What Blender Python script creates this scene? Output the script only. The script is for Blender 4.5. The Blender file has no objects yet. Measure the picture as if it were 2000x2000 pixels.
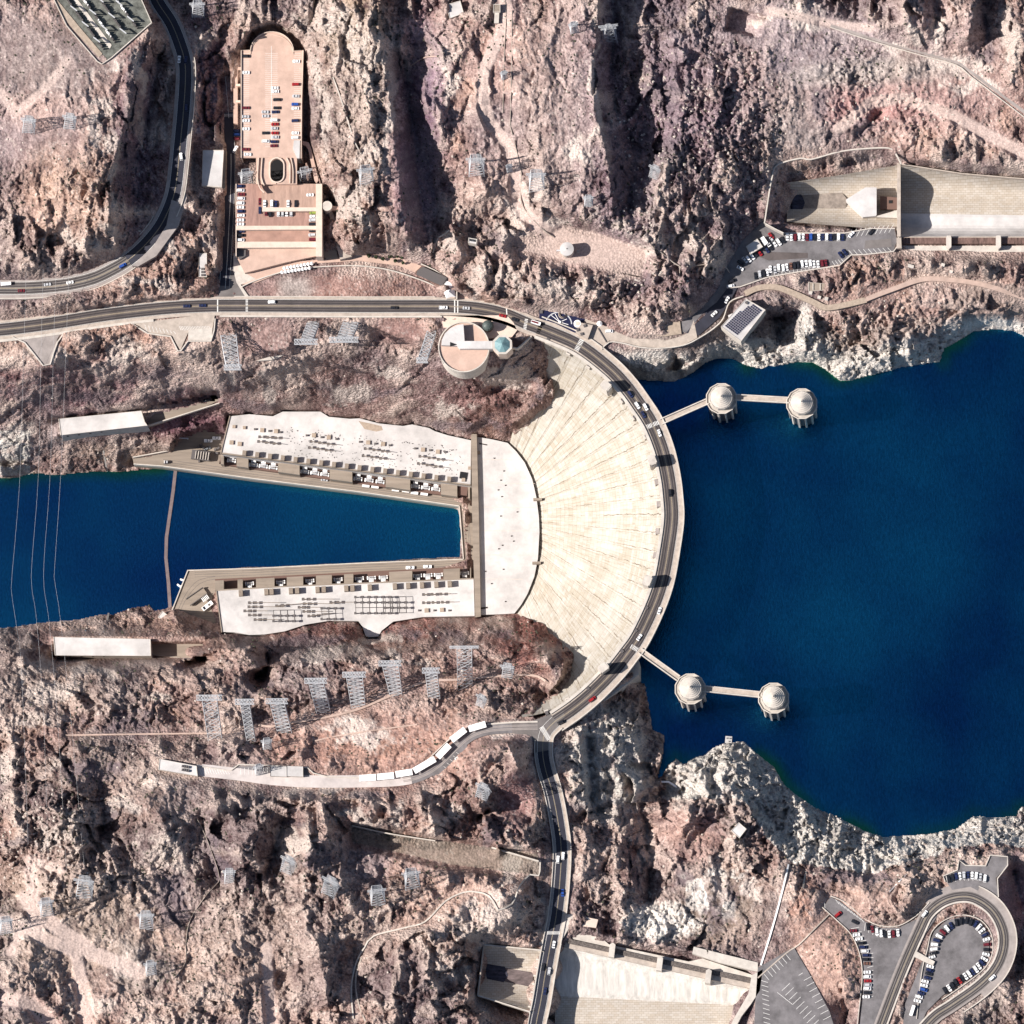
import bpy, bmesh, math, random
import numpy as np
from mathutils import Vector, Matrix
random.seed(7); rng = np.random.default_rng(11)
C = bpy.context.scene.collection
# ------------------------------------------------------------------ camera
S = 0.35                                   # metres per photo pixel at z = 0
DIST = 8000.0; FW = 2000*S
TILT = math.radians(9.0); AZ = math.radians(-72)      # seen from a high pass, a little off the vertical, from the south-south-east
nd = Vector((math.sin(TILT)*math.cos(AZ), math.sin(TILT)*math.sin(AZ), math.cos(TILT)))
CAM = nd*DIST
up = (Vector((0,1,0)) - nd*nd.y).normalized(); rt = up.cross(nd).normalized()
cd = bpy.data.cameras.new('camera'); cam = bpy.data.objects.new('camera', cd); C.objects.link(cam)
M = Matrix((rt, up, nd)).transposed().to_4x4(); M.translation = CAM; cam.matrix_world = M
cd.sensor_width = 36; cd.lens = 36*DIST/FW; cd.clip_start = 10; cd.clip_end = 30000
bpy.context.scene.camera = cam
# ------------------------------------------------------------------ light
SUN_EL, SUN_AZ_DIR = math.radians(40), math.radians(6)   # light travels towards +x, slightly +y
w = bpy.data.worlds.new('World'); bpy.context.scene.world = w; w.use_nodes = True
nt = w.node_tree; bg = nt.nodes['Background']
sky = nt.nodes.new('ShaderNodeTexSky'); sky.sky_type = 'NISHITA'; sky.sun_disc = False
sky.sun_elevation = SUN_EL
sv = Vector((-math.cos(SUN_EL)*math.cos(SUN_AZ_DIR), -math.cos(SUN_EL)*math.sin(SUN_AZ_DIR), math.sin(SUN_EL)))
sky.sun_rotation = math.atan2(sv.x, sv.y)
nt.links.new(sky.outputs[0], bg.inputs[0]); bg.inputs[1].default_value = 0.06
sl = bpy.data.lights.new('sun', 'SUN'); so = bpy.data.objects.new('sun', sl); C.objects.link(so)
sl.energy = 5.0; sl.angle = math.radians(0.5); sl.color = (1.0, 0.93, 0.86)
so.rotation_euler = (-sv).to_track_quat('-Z', 'Y').to_euler(); so.location = (0, 0, 900)
vs = bpy.context.scene.view_settings
bpy.context.scene.display_settings.display_device = 'sRGB'
vs.view_transform = 'Standard'; vs.look = 'None'; vs.gamma = 1; vs.use_curve_mapping = False
vs.exposure = 0.74
# ------------------------------------------------------------------ photo pixel + height -> world
_cx, _cy, _cz = CAM
def Pn(px, py, z):
    a = (np.asarray(px, float)-1000)/2000*FW/DIST; b = (1000-np.asarray(py, float))/2000*FW/DIST
    dx = -nd.x + rt.x*a + up.x*b; dy = -nd.y + rt.y*a + up.y*b; dz = -nd.z + rt.z*a + up.z*b
    t = (z-_cz)/dz
    return _cx+dx*t, _cy+dy*t
def P(px, py, z=0.0):
    x, y = Pn(px, py, z); return Vector((float(x), float(y), float(z)))
# ------------------------------------------------------------------ materials
def mat(name, col, rough=0.85, var=0.0, scale=0.3, metal=0.0, bump=0.0, streak=None, spec=0.3):
    m = bpy.data.materials.new(name); m.use_nodes = True; n = m.node_tree; L = n.links
    b = n.nodes['Principled BSDF']; b.inputs['Roughness'].default_value = rough; b.inputs['Metallic'].default_value = metal
    b.inputs['Specular IOR Level'].default_value = spec
    b.inputs['Base Color'].default_value = (*col, 1)
    if var > 0:
        tc = n.nodes.new('ShaderNodeTexCoord'); mp = n.nodes.new('ShaderNodeMapping')
        geo = n.nodes.new('ShaderNodeNewGeometry'); L.new(geo.outputs['Position'], mp.inputs[0])
        if streak: mp.inputs['Scale'].default_value = streak
        nz = n.nodes.new('ShaderNodeTexNoise'); nz.inputs['Scale'].default_value = scale; nz.inputs['Detail'].default_value = 8; nz.inputs['Roughness'].default_value = 0.7
        L.new(mp.outputs[0], nz.inputs[0])
        cr = n.nodes.new('ShaderNodeValToRGB'); cr.color_ramp.elements[0].position = 0.3; cr.color_ramp.elements[1].position = 0.7
        cr.color_ramp.elements[0].color = (*[c*(1-var) for c in col], 1); cr.color_ramp.elements[1].color = (*[min(1, c*(1+var*0.6)) for c in col], 1)
        L.new(nz.outputs['Fac'], cr.inputs[0]); L.new(cr.outputs[0], b.inputs['Base Color'])
        if bump:
            bp = n.nodes.new('ShaderNodeBump'); bp.inputs['Distance'].default_value = bump; L.new(nz.outputs['Fac'], bp.inputs['Height']); L.new(bp.outputs[0], b.inputs['Normal'])
    return m
MT = dict(
 concrete=mat('pale_concrete', (0.45,0.41,0.365), var=0.35, scale=0.12),
 cream=mat('cream_concrete', (0.52,0.475,0.425), var=0.25, scale=0.2),
 walk=mat('pavement_concrete', (0.42,0.36,0.31), var=0.3, scale=0.25),
 whiteroof=mat('white_roof', (0.53,0.51,0.50), var=0.32, scale=0.05),
 white=mat('white_paint', (0.85,0.84,0.83), rough=0.6),
 line=mat('road_paint', (0.72,0.71,0.68), var=0.3, scale=1.2),
 yellow=mat('yellow_paint', (0.36,0.30,0.21), var=0.3, scale=1.0),
 asphalt=mat('dark_asphalt', (0.030,0.031,0.045), var=0.3, scale=0.15),
 asphalt2=mat('worn_asphalt', (0.15,0.135,0.13), var=0.35, scale=0.1),
 asphalt3=mat('grey_asphalt', (0.165,0.155,0.16), var=0.5, scale=0.09),
 bridge=mat('bridge_asphalt', (0.105,0.088,0.085), var=0.4, scale=0.08),
 tyre=mat('tyre_streak', (0.045,0.040,0.042), var=0.3, scale=0.3),
 shoulder=mat('road_shoulder', (0.30,0.265,0.25), var=0.3, scale=0.12),
 ramp=mat('deck_concrete', (0.265,0.22,0.18), var=0.3, scale=0.15, streak=(0.15,1.5,1)),
 pink=mat('pink_paving', (0.50,0.355,0.29), var=0.22, scale=0.12),
 pinkwall=mat('pink_wall', (0.62,0.50,0.42), var=0.15, scale=0.3),
 dark=mat('dark_opening', (0.012,0.012,0.014)),
 gap=mat('dark_gap', (0.03,0.022,0.02)),
 steel=mat('galvanised_steel', (0.46,0.47,0.49), rough=0.6, metal=0.1),
 darksteel=mat('dark_steel', (0.10,0.09,0.09), rough=0.6),
 brown=mat('brown_metal', (0.14,0.085,0.07)),
 glass=mat('window_glass', (0.012,0.014,0.02), rough=0.15, spec=0.6),
 green=mat('greenish_glass', (0.16,0.27,0.29), rough=0.4, var=0.3, scale=0.6),
 copper=mat('dark_patina', (0.07,0.09,0.085), rough=0.5, var=0.4, scale=0.8),
 plaza=mat('blue_black_terrazzo', (0.012,0.014,0.045), rough=0.4),
 solar=mat('solar_panel', (0.012,0.015,0.05), rough=0.25, spec=0.6),
 paleroad=mat('pale_road', (0.50,0.455,0.44), var=.25, scale=.1),
 tan=mat('tan_gravel', (0.36,0.29,0.23), var=0.3, scale=0.5),
 dirt=mat('dirt_track', (0.43,0.32,0.27), var=0.25, scale=0.15),
 wood=mat('boom_timber', (0.17,0.13,0.13), var=0.3, scale=0.3),
 leaf=mat('tree_leaves', (0.045,0.06,0.03), var=0.5, scale=0.8),
 bark=mat('tree_bark', (0.12,0.09,0.06)),
 scrub=mat('scrub_leaves', (0.055,0.055,0.038), var=0.5, scale=0.4),
 boulder=mat('boulder_rock', (0.50,0.44,0.39), var=0.4, scale=0.4),
 wire=mat('cable_metal', (0.55,0.55,0.56), rough=0.5),
 grating=mat('brown_grating', (0.26,0.215,0.175), var=0.4, scale=1.5),
)
CARC = dict(white=(0.80,0.80,0.80), silver=(0.45,0.46,0.48), black=(0.012,0.013,0.018), blue=(0.02,0.07,0.30), red=(0.28,0.012,0.015), grey=(0.16,0.17,0.18), navy=(0.012,0.02,0.07), brown=(0.14,0.07,0.05), maroon=(0.12,0.012,0.02), lime=(0.22,0.28,0.06))
for k, v in CARC.items(): MT['car_'+k] = mat('car_paint_'+k, v, rough=0.35, spec=0.5)
# ------------------------------------------------------------------ building helpers
def link(o, parent=None):
    C.objects.link(o)
    if parent is not None: o.parent = parent
    return o
def tag(o, label=None, cat=None, group=None, kind=None):
    if label: o['label'] = label
    if cat: o['category'] = cat
    if group: o['group'] = group
    if kind: o['kind'] = kind
    return o
def mesh(name, V, F, m, parent=None, smooth=False):
    me = bpy.data.meshes.new(name)
    if parent is not None and parent.location.length > 0: V = [Vector(v)-parent.location for v in V]
    me.from_pydata([tuple(v) for v in V], [], F)
    for mm in (m if isinstance(m, (list, tuple)) else [m]): me.materials.append(MT[mm] if isinstance(mm, str) else mm)
    me.update()
    if smooth:
        for p in me.polygons: p.use_smooth = True
    return link(bpy.data.objects.new(name, me), parent)
def thing(name, label, cat, px, py, z=0, group=None, kind=None):
    o = bpy.data.objects.new(name, None); o.location = P(px, py, z); C.objects.link(o)
    return tag(o, label, cat, group, kind)
class B:                                       # collects shapes, then becomes one mesh
    def __init__(s): s.V=[]; s.F=[]
    def add(s, V, F): k=len(s.V); s.V += V; s.F += [[i+k for i in f] for f in F]; return s
    def prism(s, pts, zt, zb):                  # outline in photo pixels at height zt, straight down to zb
        z = (lambda i: zt[i]) if isinstance(zt, (list, tuple)) else (lambda i: zt)
        T = [P(x, y, z(i)) for i, (x, y) in enumerate(pts)]; n = len(T)
        a = sum(T[i].x*T[(i+1)%n].y-T[(i+1)%n].x*T[i].y for i in range(n))
        if a < 0: T.reverse()
        Bt = [Vector((v.x, v.y, zb if zb is not None else v.z-1)) for v in T]
        F = [list(range(n)), list(range(2*n-1, n-1, -1))] + [[i, n+i, n+(i+1)%n, (i+1)%n] for i in range(n)]
        return s.add(T+Bt, F)
    def box(s, cx, cy, w, l, ang, zt, zb):      # w,l in metres; centre in photo px at height zt; ang degrees, world ccw
        c = P(cx, cy, zt); return s.wbox(c.x, c.y, w, l, ang, zt, zb)
    def wbox(s, x, y, w, l, ang, zt, zb):
        a = math.radians(ang); ca, sa = math.cos(a), math.sin(a)
        T = [Vector((x+u*ca-v*sa, y+u*sa+v*ca, zt)) for u, v in ((-w/2,-l/2),(w/2,-l/2),(w/2,l/2),(-w/2,l/2))]
        Bt = [Vector((v.x, v.y, zb)) for v in T]
        return s.add(T+Bt, [[0,1,2,3],[7,6,5,4]]+[[i,4+i,4+(i+1)%4,(i+1)%4] for i in range(4)])
    def cyl(s, c, r0, r1, z0, z1, n=16, a0=0, cap=True):
        V = [Vector((c.x+r0*math.cos(a0+2*math.pi*i/n), c.y+r0*math.sin(a0+2*math.pi*i/n), z0)) for i in range(n)]
        V += [Vector((c.x+r1*math.cos(a0+2*math.pi*i/n), c.y+r1*math.sin(a0+2*math.pi*i/n), z1)) for i in range(n)]
        F = [[i, (i+1)%n, n+(i+1)%n, n+i] for i in range(n)]
        if cap: F += [list(range(n, 2*n)), list(range(n-1, -1, -1))]
        return s.add(V, F)
    def bar(s, a, b, t=0.25):
        a = Vector(a); b = Vector(b); d = b-a
        if d.length < 1e-6: return s
        u = d.orthogonal().normalized()*t/2; v = d.cross(u).normalized()*t/2
        V = [a+u+v, a-u+v, a-u-v, a+u-v, b+u+v, b-u+v, b-u-v, b+u-v]
        return s.add(V, [[0,1,2,3],[7,6,5,4],[0,4,5,1],[1,5,6,2],[2,6,7,3],[3,7,4,0]])
    def strip(s, pts, o0, o1, dz=0.0, th=1.0, closed=False):   # ribbon along (x,y,z) photo polyline between offsets o0..o1 (px), positive = right of travel
        W = offs(pts, o0, dz), offs(pts, o1, dz); n = len(pts)
        V = []
        for l, r in zip(*W): V += [l, r, l-Vector((0,0,th)), r-Vector((0,0,th))]
        F = []
        for i in range(n-1):
            k = 4*i; F += [[k, k+1, k+5, k+4], [k+2, k+6, k+7, k+3], [k, k+4, k+6, k+2], [k+1, k+3, k+7, k+5]]
        F += [[0,2,3,1], [4*n-4, 4*n-3, 4*n-1, 4*n-2]]
        return s.add(V, F)
    def build(s, name, m, parent=None, smooth=False): return mesh(name, s.V, s.F, m, parent, smooth)
def offs(pts, o, dz=0.0):
    out = []
    for i, p in enumerate(pts):
        a = pts[max(0, i-1)]; b = pts[min(len(pts)-1, i+1)]
        dx, dy = b[0]-a[0], b[1]-a[1]; l = math.hypot(dx, dy) or 1
        oo = o[i] if isinstance(o, (list, tuple)) else o
        out.append(P(p[0]-dy/l*oo, p[1]+dx/l*oo, p[2]+dz))
    return out
def spline(pts, step=7.0):                     # Catmull-Rom through (x,y[,z]) photo points
    pts = [tuple(p) if len(p) == 3 else (*p, 0.0) for p in pts]; out = []
    for i in range(len(pts)-1):
        p0, p1, p2, p3 = pts[max(0, i-1)], pts[i], pts[i+1], pts[min(len(pts)-1, i+2)]
        n = max(1, int(math.hypot(p2[0]-p1[0], p2[1]-p1[1])/step))
        for k in range(n):
            t = k/n
            out.append(tuple(0.5*(2*p1[j]+(p2[j]-p0[j])*t+(2*p0[j]-5*p1[j]+4*p2[j]-p3[j])*t*t+(3*p1[j]-p0[j]-3*p2[j]+p3[j])*t**3) for j in range(3)))
    out.append(pts[-1]); return out
def zc(pts, z): return [(p[0], p[1], z) for p in pts]
# ------------------------------------------------------------------ main lines of the place (photo px, height m)
RA = spline([(296,-60,32),(304,-5,31),(334,44,30),(352,88,29),(361,122,28),(362,160,27),(358,220,26),(353,272,25),(348,323,24),(342,370,23),(331,406,22),(311,445,20),(282,480,18),(250,508,16),(220,526,15),(181,544,14),(129,556,13),(65,562,12),(0,563,11),(-120,562,10)])
RB = spline([(-120,652,0),(0,644,0),(104,631,0),(207,615,0),(311,603,0),(388,598,0),(470,597,0),(700,598,0),(850,598,0),(892,599,0),(943,604,0),(989,615,0),(1030,632,0),(1080,651,0),(1134,676,0),(1188,717,0),(1222,752,0),(1250,790,0),(1274,828,0),(1294,878,0),(1306,930,0),(1311,971,0),(1313,1013,0),(1306,1068,0),(1294,1133,0),(1275,1188,0),(1247,1246,0),(1225,1277,0),(1198,1311,0),(1157,1353,0),(1120,1384,0),(1085,1408,0)])
RE = spline([(1085,1408,0),(1064,1432,0),(1060,1470,0),(1066,1505,0),(1078,1545,0),(1089,1600,0),(1096,1658,0),(1093,1726,0),(1086,1790,0),(1075,1846,0),(1065,1901,0),(1056,1956,0),(1047,2000,0),(1035,2080,0)])
RD = spline([(440,150,3),(446,220,2.5),(451,300,2),(450,380,1.5),(447,440,1),(444,500,.5),(440,560,0),(438,585,0)])
RC = spline([(1050,1420,0),(1003,1421,0),(952,1425,0),(918,1437,0),(888,1462,0),(856,1494,0),(822,1514,0),(778,1524,0),(696,1527,0),(600,1527,0),(530,1522,0),(470,1514,0),(420,1508,0),(384,1504,0),(310,1492,0)])
CREST = [p for p in RB if p[0] > 1025 and True][0:]                # the part of the road on the dam
CO = (960.0, 1010.0)
def polar(x, y): return math.atan2(y-CO[1], x-CO[0]), math.hypot(x-CO[0], y-CO[1])
_cr = []
for p, q in zip(RB[:-1], RB[1:]):
    if p[0] > 1030:
        dx, dy = q[0]-p[0], q[1]-p[1]; l = math.hypot(dx, dy); _cr.append(polar(p[0]-dy/l*23, p[1]+dx/l*23))
_cr.sort(); CRA = np.array([c[0] for c in _cr]); CRR = np.array([c[1] for c in _cr])
TOE = [(976,856),(991,862),(1012,880),(1028,901),(1043,934),(1051,969),(1056,1012),(1057,1041),(1054,1093),(1047,1128),(1034,1161),(1022,1182),(1010,1199),(996,1204)]
_t = sorted(polar(*p) for p in TOE); TRA = np.array([c[0] for c in _t]); TRR = np.array([c[1] for c in _t])
def facez(px, py):
    a, r = polar(px, py); rc = np.interp(a, CRA, CRR); r0 = np.interp(a, TRA, TRR)
    t = min(1.05, max(0.0, (rc-r)/(rc-r0))); return -3-129*t**0.72
RIVER_Z, LAKE_Z, ROOF_Z = -170.0, -45.0, -130.0
# ================================================================== TERRAIN
SH_LN = [(1236,735),(1244,741),(1283,743),(1318,746),(1353,727),(1378,708),(1399,700),(1432,702),(1459,715),(1490,721),(1500,715),(1517,715),(1552,708),(1588,708),(1614,723),(1640,742),(1660,744),(1694,734),(1759,718),(1821,708),(1836,708),(1844,680),(1867,669),(1901,648),(1940,643),(1979,645),(2000,656),(2100,670),(2300,640),(2750,620)]
SH_LS = [(1240,1322),(1248,1333),(1259,1335),(1266,1370),(1273,1425),(1297,1436),(1295,1468),(1284,1520),(1293,1516),(1306,1494),(1321,1483),(1336,1494),(1361,1479),(1376,1476),(1394,1459),(1420,1452),(1453,1448),(1478,1472),(1511,1498),(1530,1531),(1555,1553),(1591,1577),(1632,1594),(1686,1622),(1723,1635),(1777,1631),(1830,1627),(1867,1618),(1904,1594),(1945,1598),(1987,1594),(1991,1579),(2000,1577),(2120,1560),(2350,1590),(2750,1600)]
RING_S = [(1450,1560),(1500,1640),(1550,1684),(1591,1692),(1645,1697),(1707,1709),(1752,1688),(1834,1672),(1847,1657),(1941,1647),(2000,1655),(2120,1650),(2350,1660),(2750,1680)]
SH_RN = [(-700,930),(-300,940),(0,933),(39,932),(65,924),(111,928),(155,923),(207,920),(243,921),(280,917),(313,915)]
SH_RS = [(-700,1240),(-300,1235),(0,1228),(78,1217),(155,1211),(197,1201),(223,1200),(259,1187),(292,1183),(303,1193),(336,1186)]
# powerhouse outline (roof height) and yards
PHN = [(449,813),(487,809),(533,813),(552,804),(626,804),(642,814),(684,818),(702,817),(740,827),(787,832),(805,829),(838,836),(849,842),(874,850),(920,860)]
PHS = [(433,1234),(458,1235),(487,1240),(517,1239),(556,1233),(596,1220),(645,1212),(700,1213),(708,1224),(714,1242),(720,1244),(739,1243),(745,1232),(768,1214),(826,1205),(927,1203)]
CEN = [(931,851),(962,856),(993,863),(1012,880),(1028,901),(1043,934),(1051,969),(1056,1012),(1057,1041),(1054,1093),(1047,1128),(1034,1161),(1022,1182),(1006,1200),(990,1201),(938,1203)]
LOTN = [(1300,640),(1340,650),(1372,612),(1400,590),(1423,560),(1440,560),(1500,540),(1570,528),(1640,516),(1662,498),(1690,496),(1745,490),(1752,470),(1747,445),(1700,446),(1650,456),(1533,455),(1490,432),(1450,470),(1420,520),(1405,560),(1375,600),(1340,625)]
HAIR = spline([(1690,2080,3.05),(1718,2010,3.05),(1760,1900,3.05),(1795,1820,3.2),(1815,1782,3.9),(1850,1757,4.8),(1895,1752,5),(1935,1775,5),(1957,1812,4.6),(1960,1850,4),(1945,1890,3.4),(1912,1925,3),(1860,1962,2.6),(1820,1990,2.4),(1770,2050,2.4)])
LOTSE1 = [(1622,1752),(1640,1760),(1690,1800),(1720,1812),(1755,1812),(1790,1795),(1816,1765),(1830,1790),(1790,1850),(1750,1950),(1720,2040),(1675,2040),(1685,1950),(1688,1900),(1682,1860),(1660,1820),(1635,1795),(1608,1772)]
LOTSE2 = [(1762,2020),(1768,1960),(1800,1880),(1815,1865),(1812,1850),(1825,1818),(1850,1797),(1885,1790),(1915,1800),(1932,1830),(1932,1860),(1920,1885),(1880,1915),(1840,1945),(1810,1975),(1785,2030)]
LOTSE3 = [(1843,1711),(1870,1700),(1872,1682),(1885,1690),(1925,1692),(1935,1672),(1968,1674),(1968,1690),(1945,1715),(1950,1750),(1930,1750),(1895,1732),(1860,1738),(1848,1722)]
LOTS4 = [(1480,1890),(1550,1850),(1580,1900),(1620,1975),(1640,2040),(1470,2060),(1475,1960)]
CONS = []                                   # (points with z, weightless): the heights the ground is stretched over
def L(z, pts, step=4):
    pts = [tuple(p) if len(p) == 3 else (*p, z) for p in pts]; CONS.append(pts)
def road_c(R, hw, dz=-0.8):
    for o in (-hw, 0, hw):
        q = []
        for i, p in enumerate(R):
            a = R[max(0, i-1)]; b = R[min(len(R)-1, i+1)]; dx, dy = b[0]-a[0], b[1]-a[1]; l = math.hypot(dx, dy) or 1
            q.append((p[0]-dy/l*o, p[1]+dx/l*o, p[2]+dz))
        CONS.append(q)
# shores
for s_, z_ in ((SH_LN, LAKE_Z+.3), (SH_LS, LAKE_Z+.3), (SH_RN, RIVER_Z+.3), (SH_RS, RIVER_Z+.3)): L(z_, s_)
L(-62, [(x, y+14) for x, y in SH_LN]); L(-62, [(x+(6 if x>1300 else 10), y-16) for x, y in SH_LS[4:]])
L(-85, [(1300,850),(1400,900),(1500,1000),(1600,1100),(1500,1200),(1400,1300),(2600,1100),(2000,900),(2000,1300)])
L(-182, [(-700,960),(300,950)]); L(-182, [(-700,1200),(300,1160)]); L(-185, [(-700,1080),(300,1060),(900,1040)])
L(-20, [(x-8, y) for x, y in SH_LN if x > 9e9] or [(1255,720),(1262,716)])
# river under the powerhouse ramps
L(-180, [(258,899),(330,925),(500,945),(700,970),(890,1000),(893,1080),(700,1090),(500,1100),(375,1106),(345,1180)])
# pads of the powerhouse and yards
L(-158, [(262,897),(340,905),(440,915),(700,950),(900,985),(912,1090),(700,1110),(420,1120),(375,1130),(350,1190),(420,1215)])
L(-156, [(300,888),(335,882),(356,856),(400,840),(438,850),(430,900)])
L(-150, [(460,850),(700,860),(900,900),(915,1150),(700,1160),(450,1180)])
L(-161, [(905,985),(908,1092)]); L(-161, [(926,900),(934,1000),(936,1190)]); L(-150, [(960,870),(1010,920),(1035,1000),(1030,1100),(1000,1180),(950,1190),(960,1000)])
# rock that meets the powerhouse roof, just outside the black gap
def out(pts, dy): return [(x, y+dy) for x, y in pts]
L(-129.5, out([(445,813)]+PHN+[(931,851),(962,856)], -4)); L(-150, out(PHN, 5)); L(-129.5, out(PHS, 5)); L(-150, out(PHS, -5)); L(-129.5, [(938,1207),(975,1206),(1004,1206)])
L(-129, [(441,815),(436,835)]); L(-128, [(430,1238)])
L(-128, [(330,872),(350,848),(383,834),(437,812)]); L(-125, [(338,1197),(352,1218),(383,1232),(430,1241)])
# dam: ground below the face; rock contact beside it
for k, dz in ((4, -14),):
    for t in (0.0, .2, .4, .6, .8, 1.0):
        q = []
        for a in np.linspace(-1.28, 1.33, 60):
            r = np.interp(a, CRA, CRR)*(1-t)+np.interp(a, TRA, TRR)*t; x, y = CO[0]+r*math.cos(a), CO[1]+r*math.sin(a)
            if a < 0 and x < 1062+max(0, (y-700)*0.3) - max(0, (y-790)*1.45): continue
            if a > 0 and x < 1122-max(0, (1290-y)*1.15) - max(0, (y-1290)*0.75)+4: continue
            q.append((x, y, facez(x, y)-14))
        if len(q) > 1: CONS.append(q)
CN = [(1052,655),(1059,668),(1065,708),(1076,748),(1079,768),(1075,789),(1058,806),(1038,822),(1015,839),(992,849),(985,856)]
CS = [(1004,1206),(1030,1211),(1058,1219),(1075,1240),(1103,1264),(1117,1279),(1115,1296),(1103,1325),(1088,1342),(1070,1356),(1047,1383),(1040,1398)]
CONS.append([(x, y, facez(x+3, y)+1.5) for x, y in CN]); CONS.append([(x, y, facez(x+2, y)+1.5) for x, y in CS])
CONS.append([(x-16, y-(2 if y < 800 else 12), facez(x, y)+(9 if y < 800 else 22)) for x, y in CN[2:9]])
CONS.append([(x-16, y+12, facez(x, y)+24) for x, y in CS[2:9]])
L(-60, [(1320,700),(1330,800),(1345,1000),(1335,1150),(1290,1250),(1262,1300)])
L(-2, [(1080,655),(1150,690),(1200,735),(1240,790),(1280,860),(1300,1000),(1290,1100),(1240,1230),(1180,1320),(1110,1380)])
# roads
road_c(RA, 15); road_c(RE, 17); road_c(RC, 12); road_c(RD, 8)
for o in (-14, 0, 14): CONS.append([(p[0], p[1]+o, -0.8) for p in RB if p[0] < 1060])
# plazas and pads
L(-0.8, [(462,590),(480,560),(560,540),(640,515),(700,500),(780,505),(840,530),(890,570),(930,590)])
L(-0.8, [(1005,622),(1060,608),(1140,625),(1180,640),(1230,668),(1300,672),(1350,655),(1375,635)]); L(-.8, [(1150,668),(1200,676),(1290,684),(1340,672),(1375,655),(1405,625)])
L(-0.5, LOTN+[LOTN[0]]); L(-.5, [(1360,620),(1420,545),(1470,500),(1560,495),(1650,475),(1740,465)])
for pl, z in ((LOTSE1, 2.2), (LOTSE2, 1.2), (LOTSE3, 4.2), (LOTS4, 1.2)): L(z, pl+[pl[0]])
road_c(HAIR, 17, -1.0); L(1.2, [(1800,1960),(1870,1860),(1880,1820)]); L(2.2, [(1700,1990),(1720,1880),(1760,1830)]); L(1.2, [(1520,1900),(1540,1960),(1560,2030)])
L(-0.8, [(260,638),(300,652),(345,656),(415,662),(420,628)]); L(-.8, [(30,660),(60,690),(88,712),(98,710),(108,670),(118,655)]); L(-.8, [(870,640),(880,670),(900,700),(930,715),(960,690),(1000,660)])
# garage cut
L(0.5, [(470,170),(470,300),(468,350),(455,350),(455,490)]); L(-3, [(500,200),(500,300),(560,400),(620,480)]); L(-6, [(522,300),(522,365),(560,365),(560,300),(522,300)]); L(4, [(482,98),(492,70),(530,52),(565,70),(590,98),(599,200),(600,285),(622,360),(652,395),(656,430)])
L(26, [(462,92),(480,62),(505,44),(530,38),(560,42),(585,66),(606,100),(610,200),(614,275),(640,350),(668,395),(672,440),(690,490)])
L(14, [(456,120),(452,180)]); L(-.8, [(470,505),(560,520),(640,500),(665,490)])
# below the main road, the ravine walls with the two gravel fills
L(-1, [(-100,675),(20,668),(48,690),(80,718),(104,714),(122,665),(250,632),(258,640),(300,660),(340,668),(350,690),(420,668),(430,622),(500,620),(600,620),(700,620),(850,622),(862,650)])
L(-10, [(490,690),(560,680),(575,650)]); L(-6, [(480,640),(560,640)]); L(-22, [(500,705),(560,695)]); L(-8, [(740,640),(820,665)]); L(-24, [(740,655),(800,680)])
L(-30, [(-100,730),(60,740),(200,715),(330,705),(430,730),(520,722),(620,690),(700,690),(800,700),(870,730)])
L(-66, [(-100,780),(60,775),(200,755),(330,745),(430,760),(560,745),(700,735),(850,765),(940,790),(1000,790)])
L(-96, [(-100,830),(60,815),(110,808),(280,792),(420,765),(520,775),(620,775),(720,780),(830,800),(930,825)])
L(-116, [(105,822),(190,812),(285,803),(300,790),(420,770),(430,780),(300,810),(288,828),(112,850),(105,822)])
L(-140, [(-100,880),(60,880),(120,870),(200,868),(290,850),(330,845)])
L(-12, [(900,722),(960,712),(1010,680)]); L(-30, [(930,735),(1000,720),(1040,700)]); L(-62, [(960,760),(1040,750)])
L(20, [(100,590),(200,578),(300,548),(340,520),(380,470)]); L(13, [(150,600),(330,575),(400,560),(425,500),(425,400)]); L(5, [(385,490),(415,490),(415,540),(385,540),(385,490)]); L(8, [(380,285),(435,285),(435,375),(380,375),(380,285)])
L(22, [(390,120),(392,200),(392,260)]); L(16, [(380,400),(385,450)]); L(15, [(425,120),(425,200)]); L(30, [(420,30),(440,60)]); L(34, [(490,10),(520,30)]); L(30, [(560,10),(590,60)])
# west hill and its scarp
L(62, [(-300,100),(-50,50),(100,60),(170,150),(200,230)]); L(56, [(60,300),(150,350),(180,420)]); L(40, [(0,440),(100,490),(180,490)]); L(24, [(-60,530),(60,528),(150,520)])
L(60, [(196,124),(215,120),(150,60),(110,0)]); L(60, [(205,128),(290,60),(280,0)])
L(58, [(292,70),(286,115),(268,140),(258,200),(232,262),(220,330),(210,400),(214,440)]); L(22, [(312,110),(305,170),(292,230),(270,300),(262,370),(262,430),(270,455)]); L(20, [(335,160),(325,260),(310,360)])
L(28, [(150,500),(200,490),(235,470)])
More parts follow.
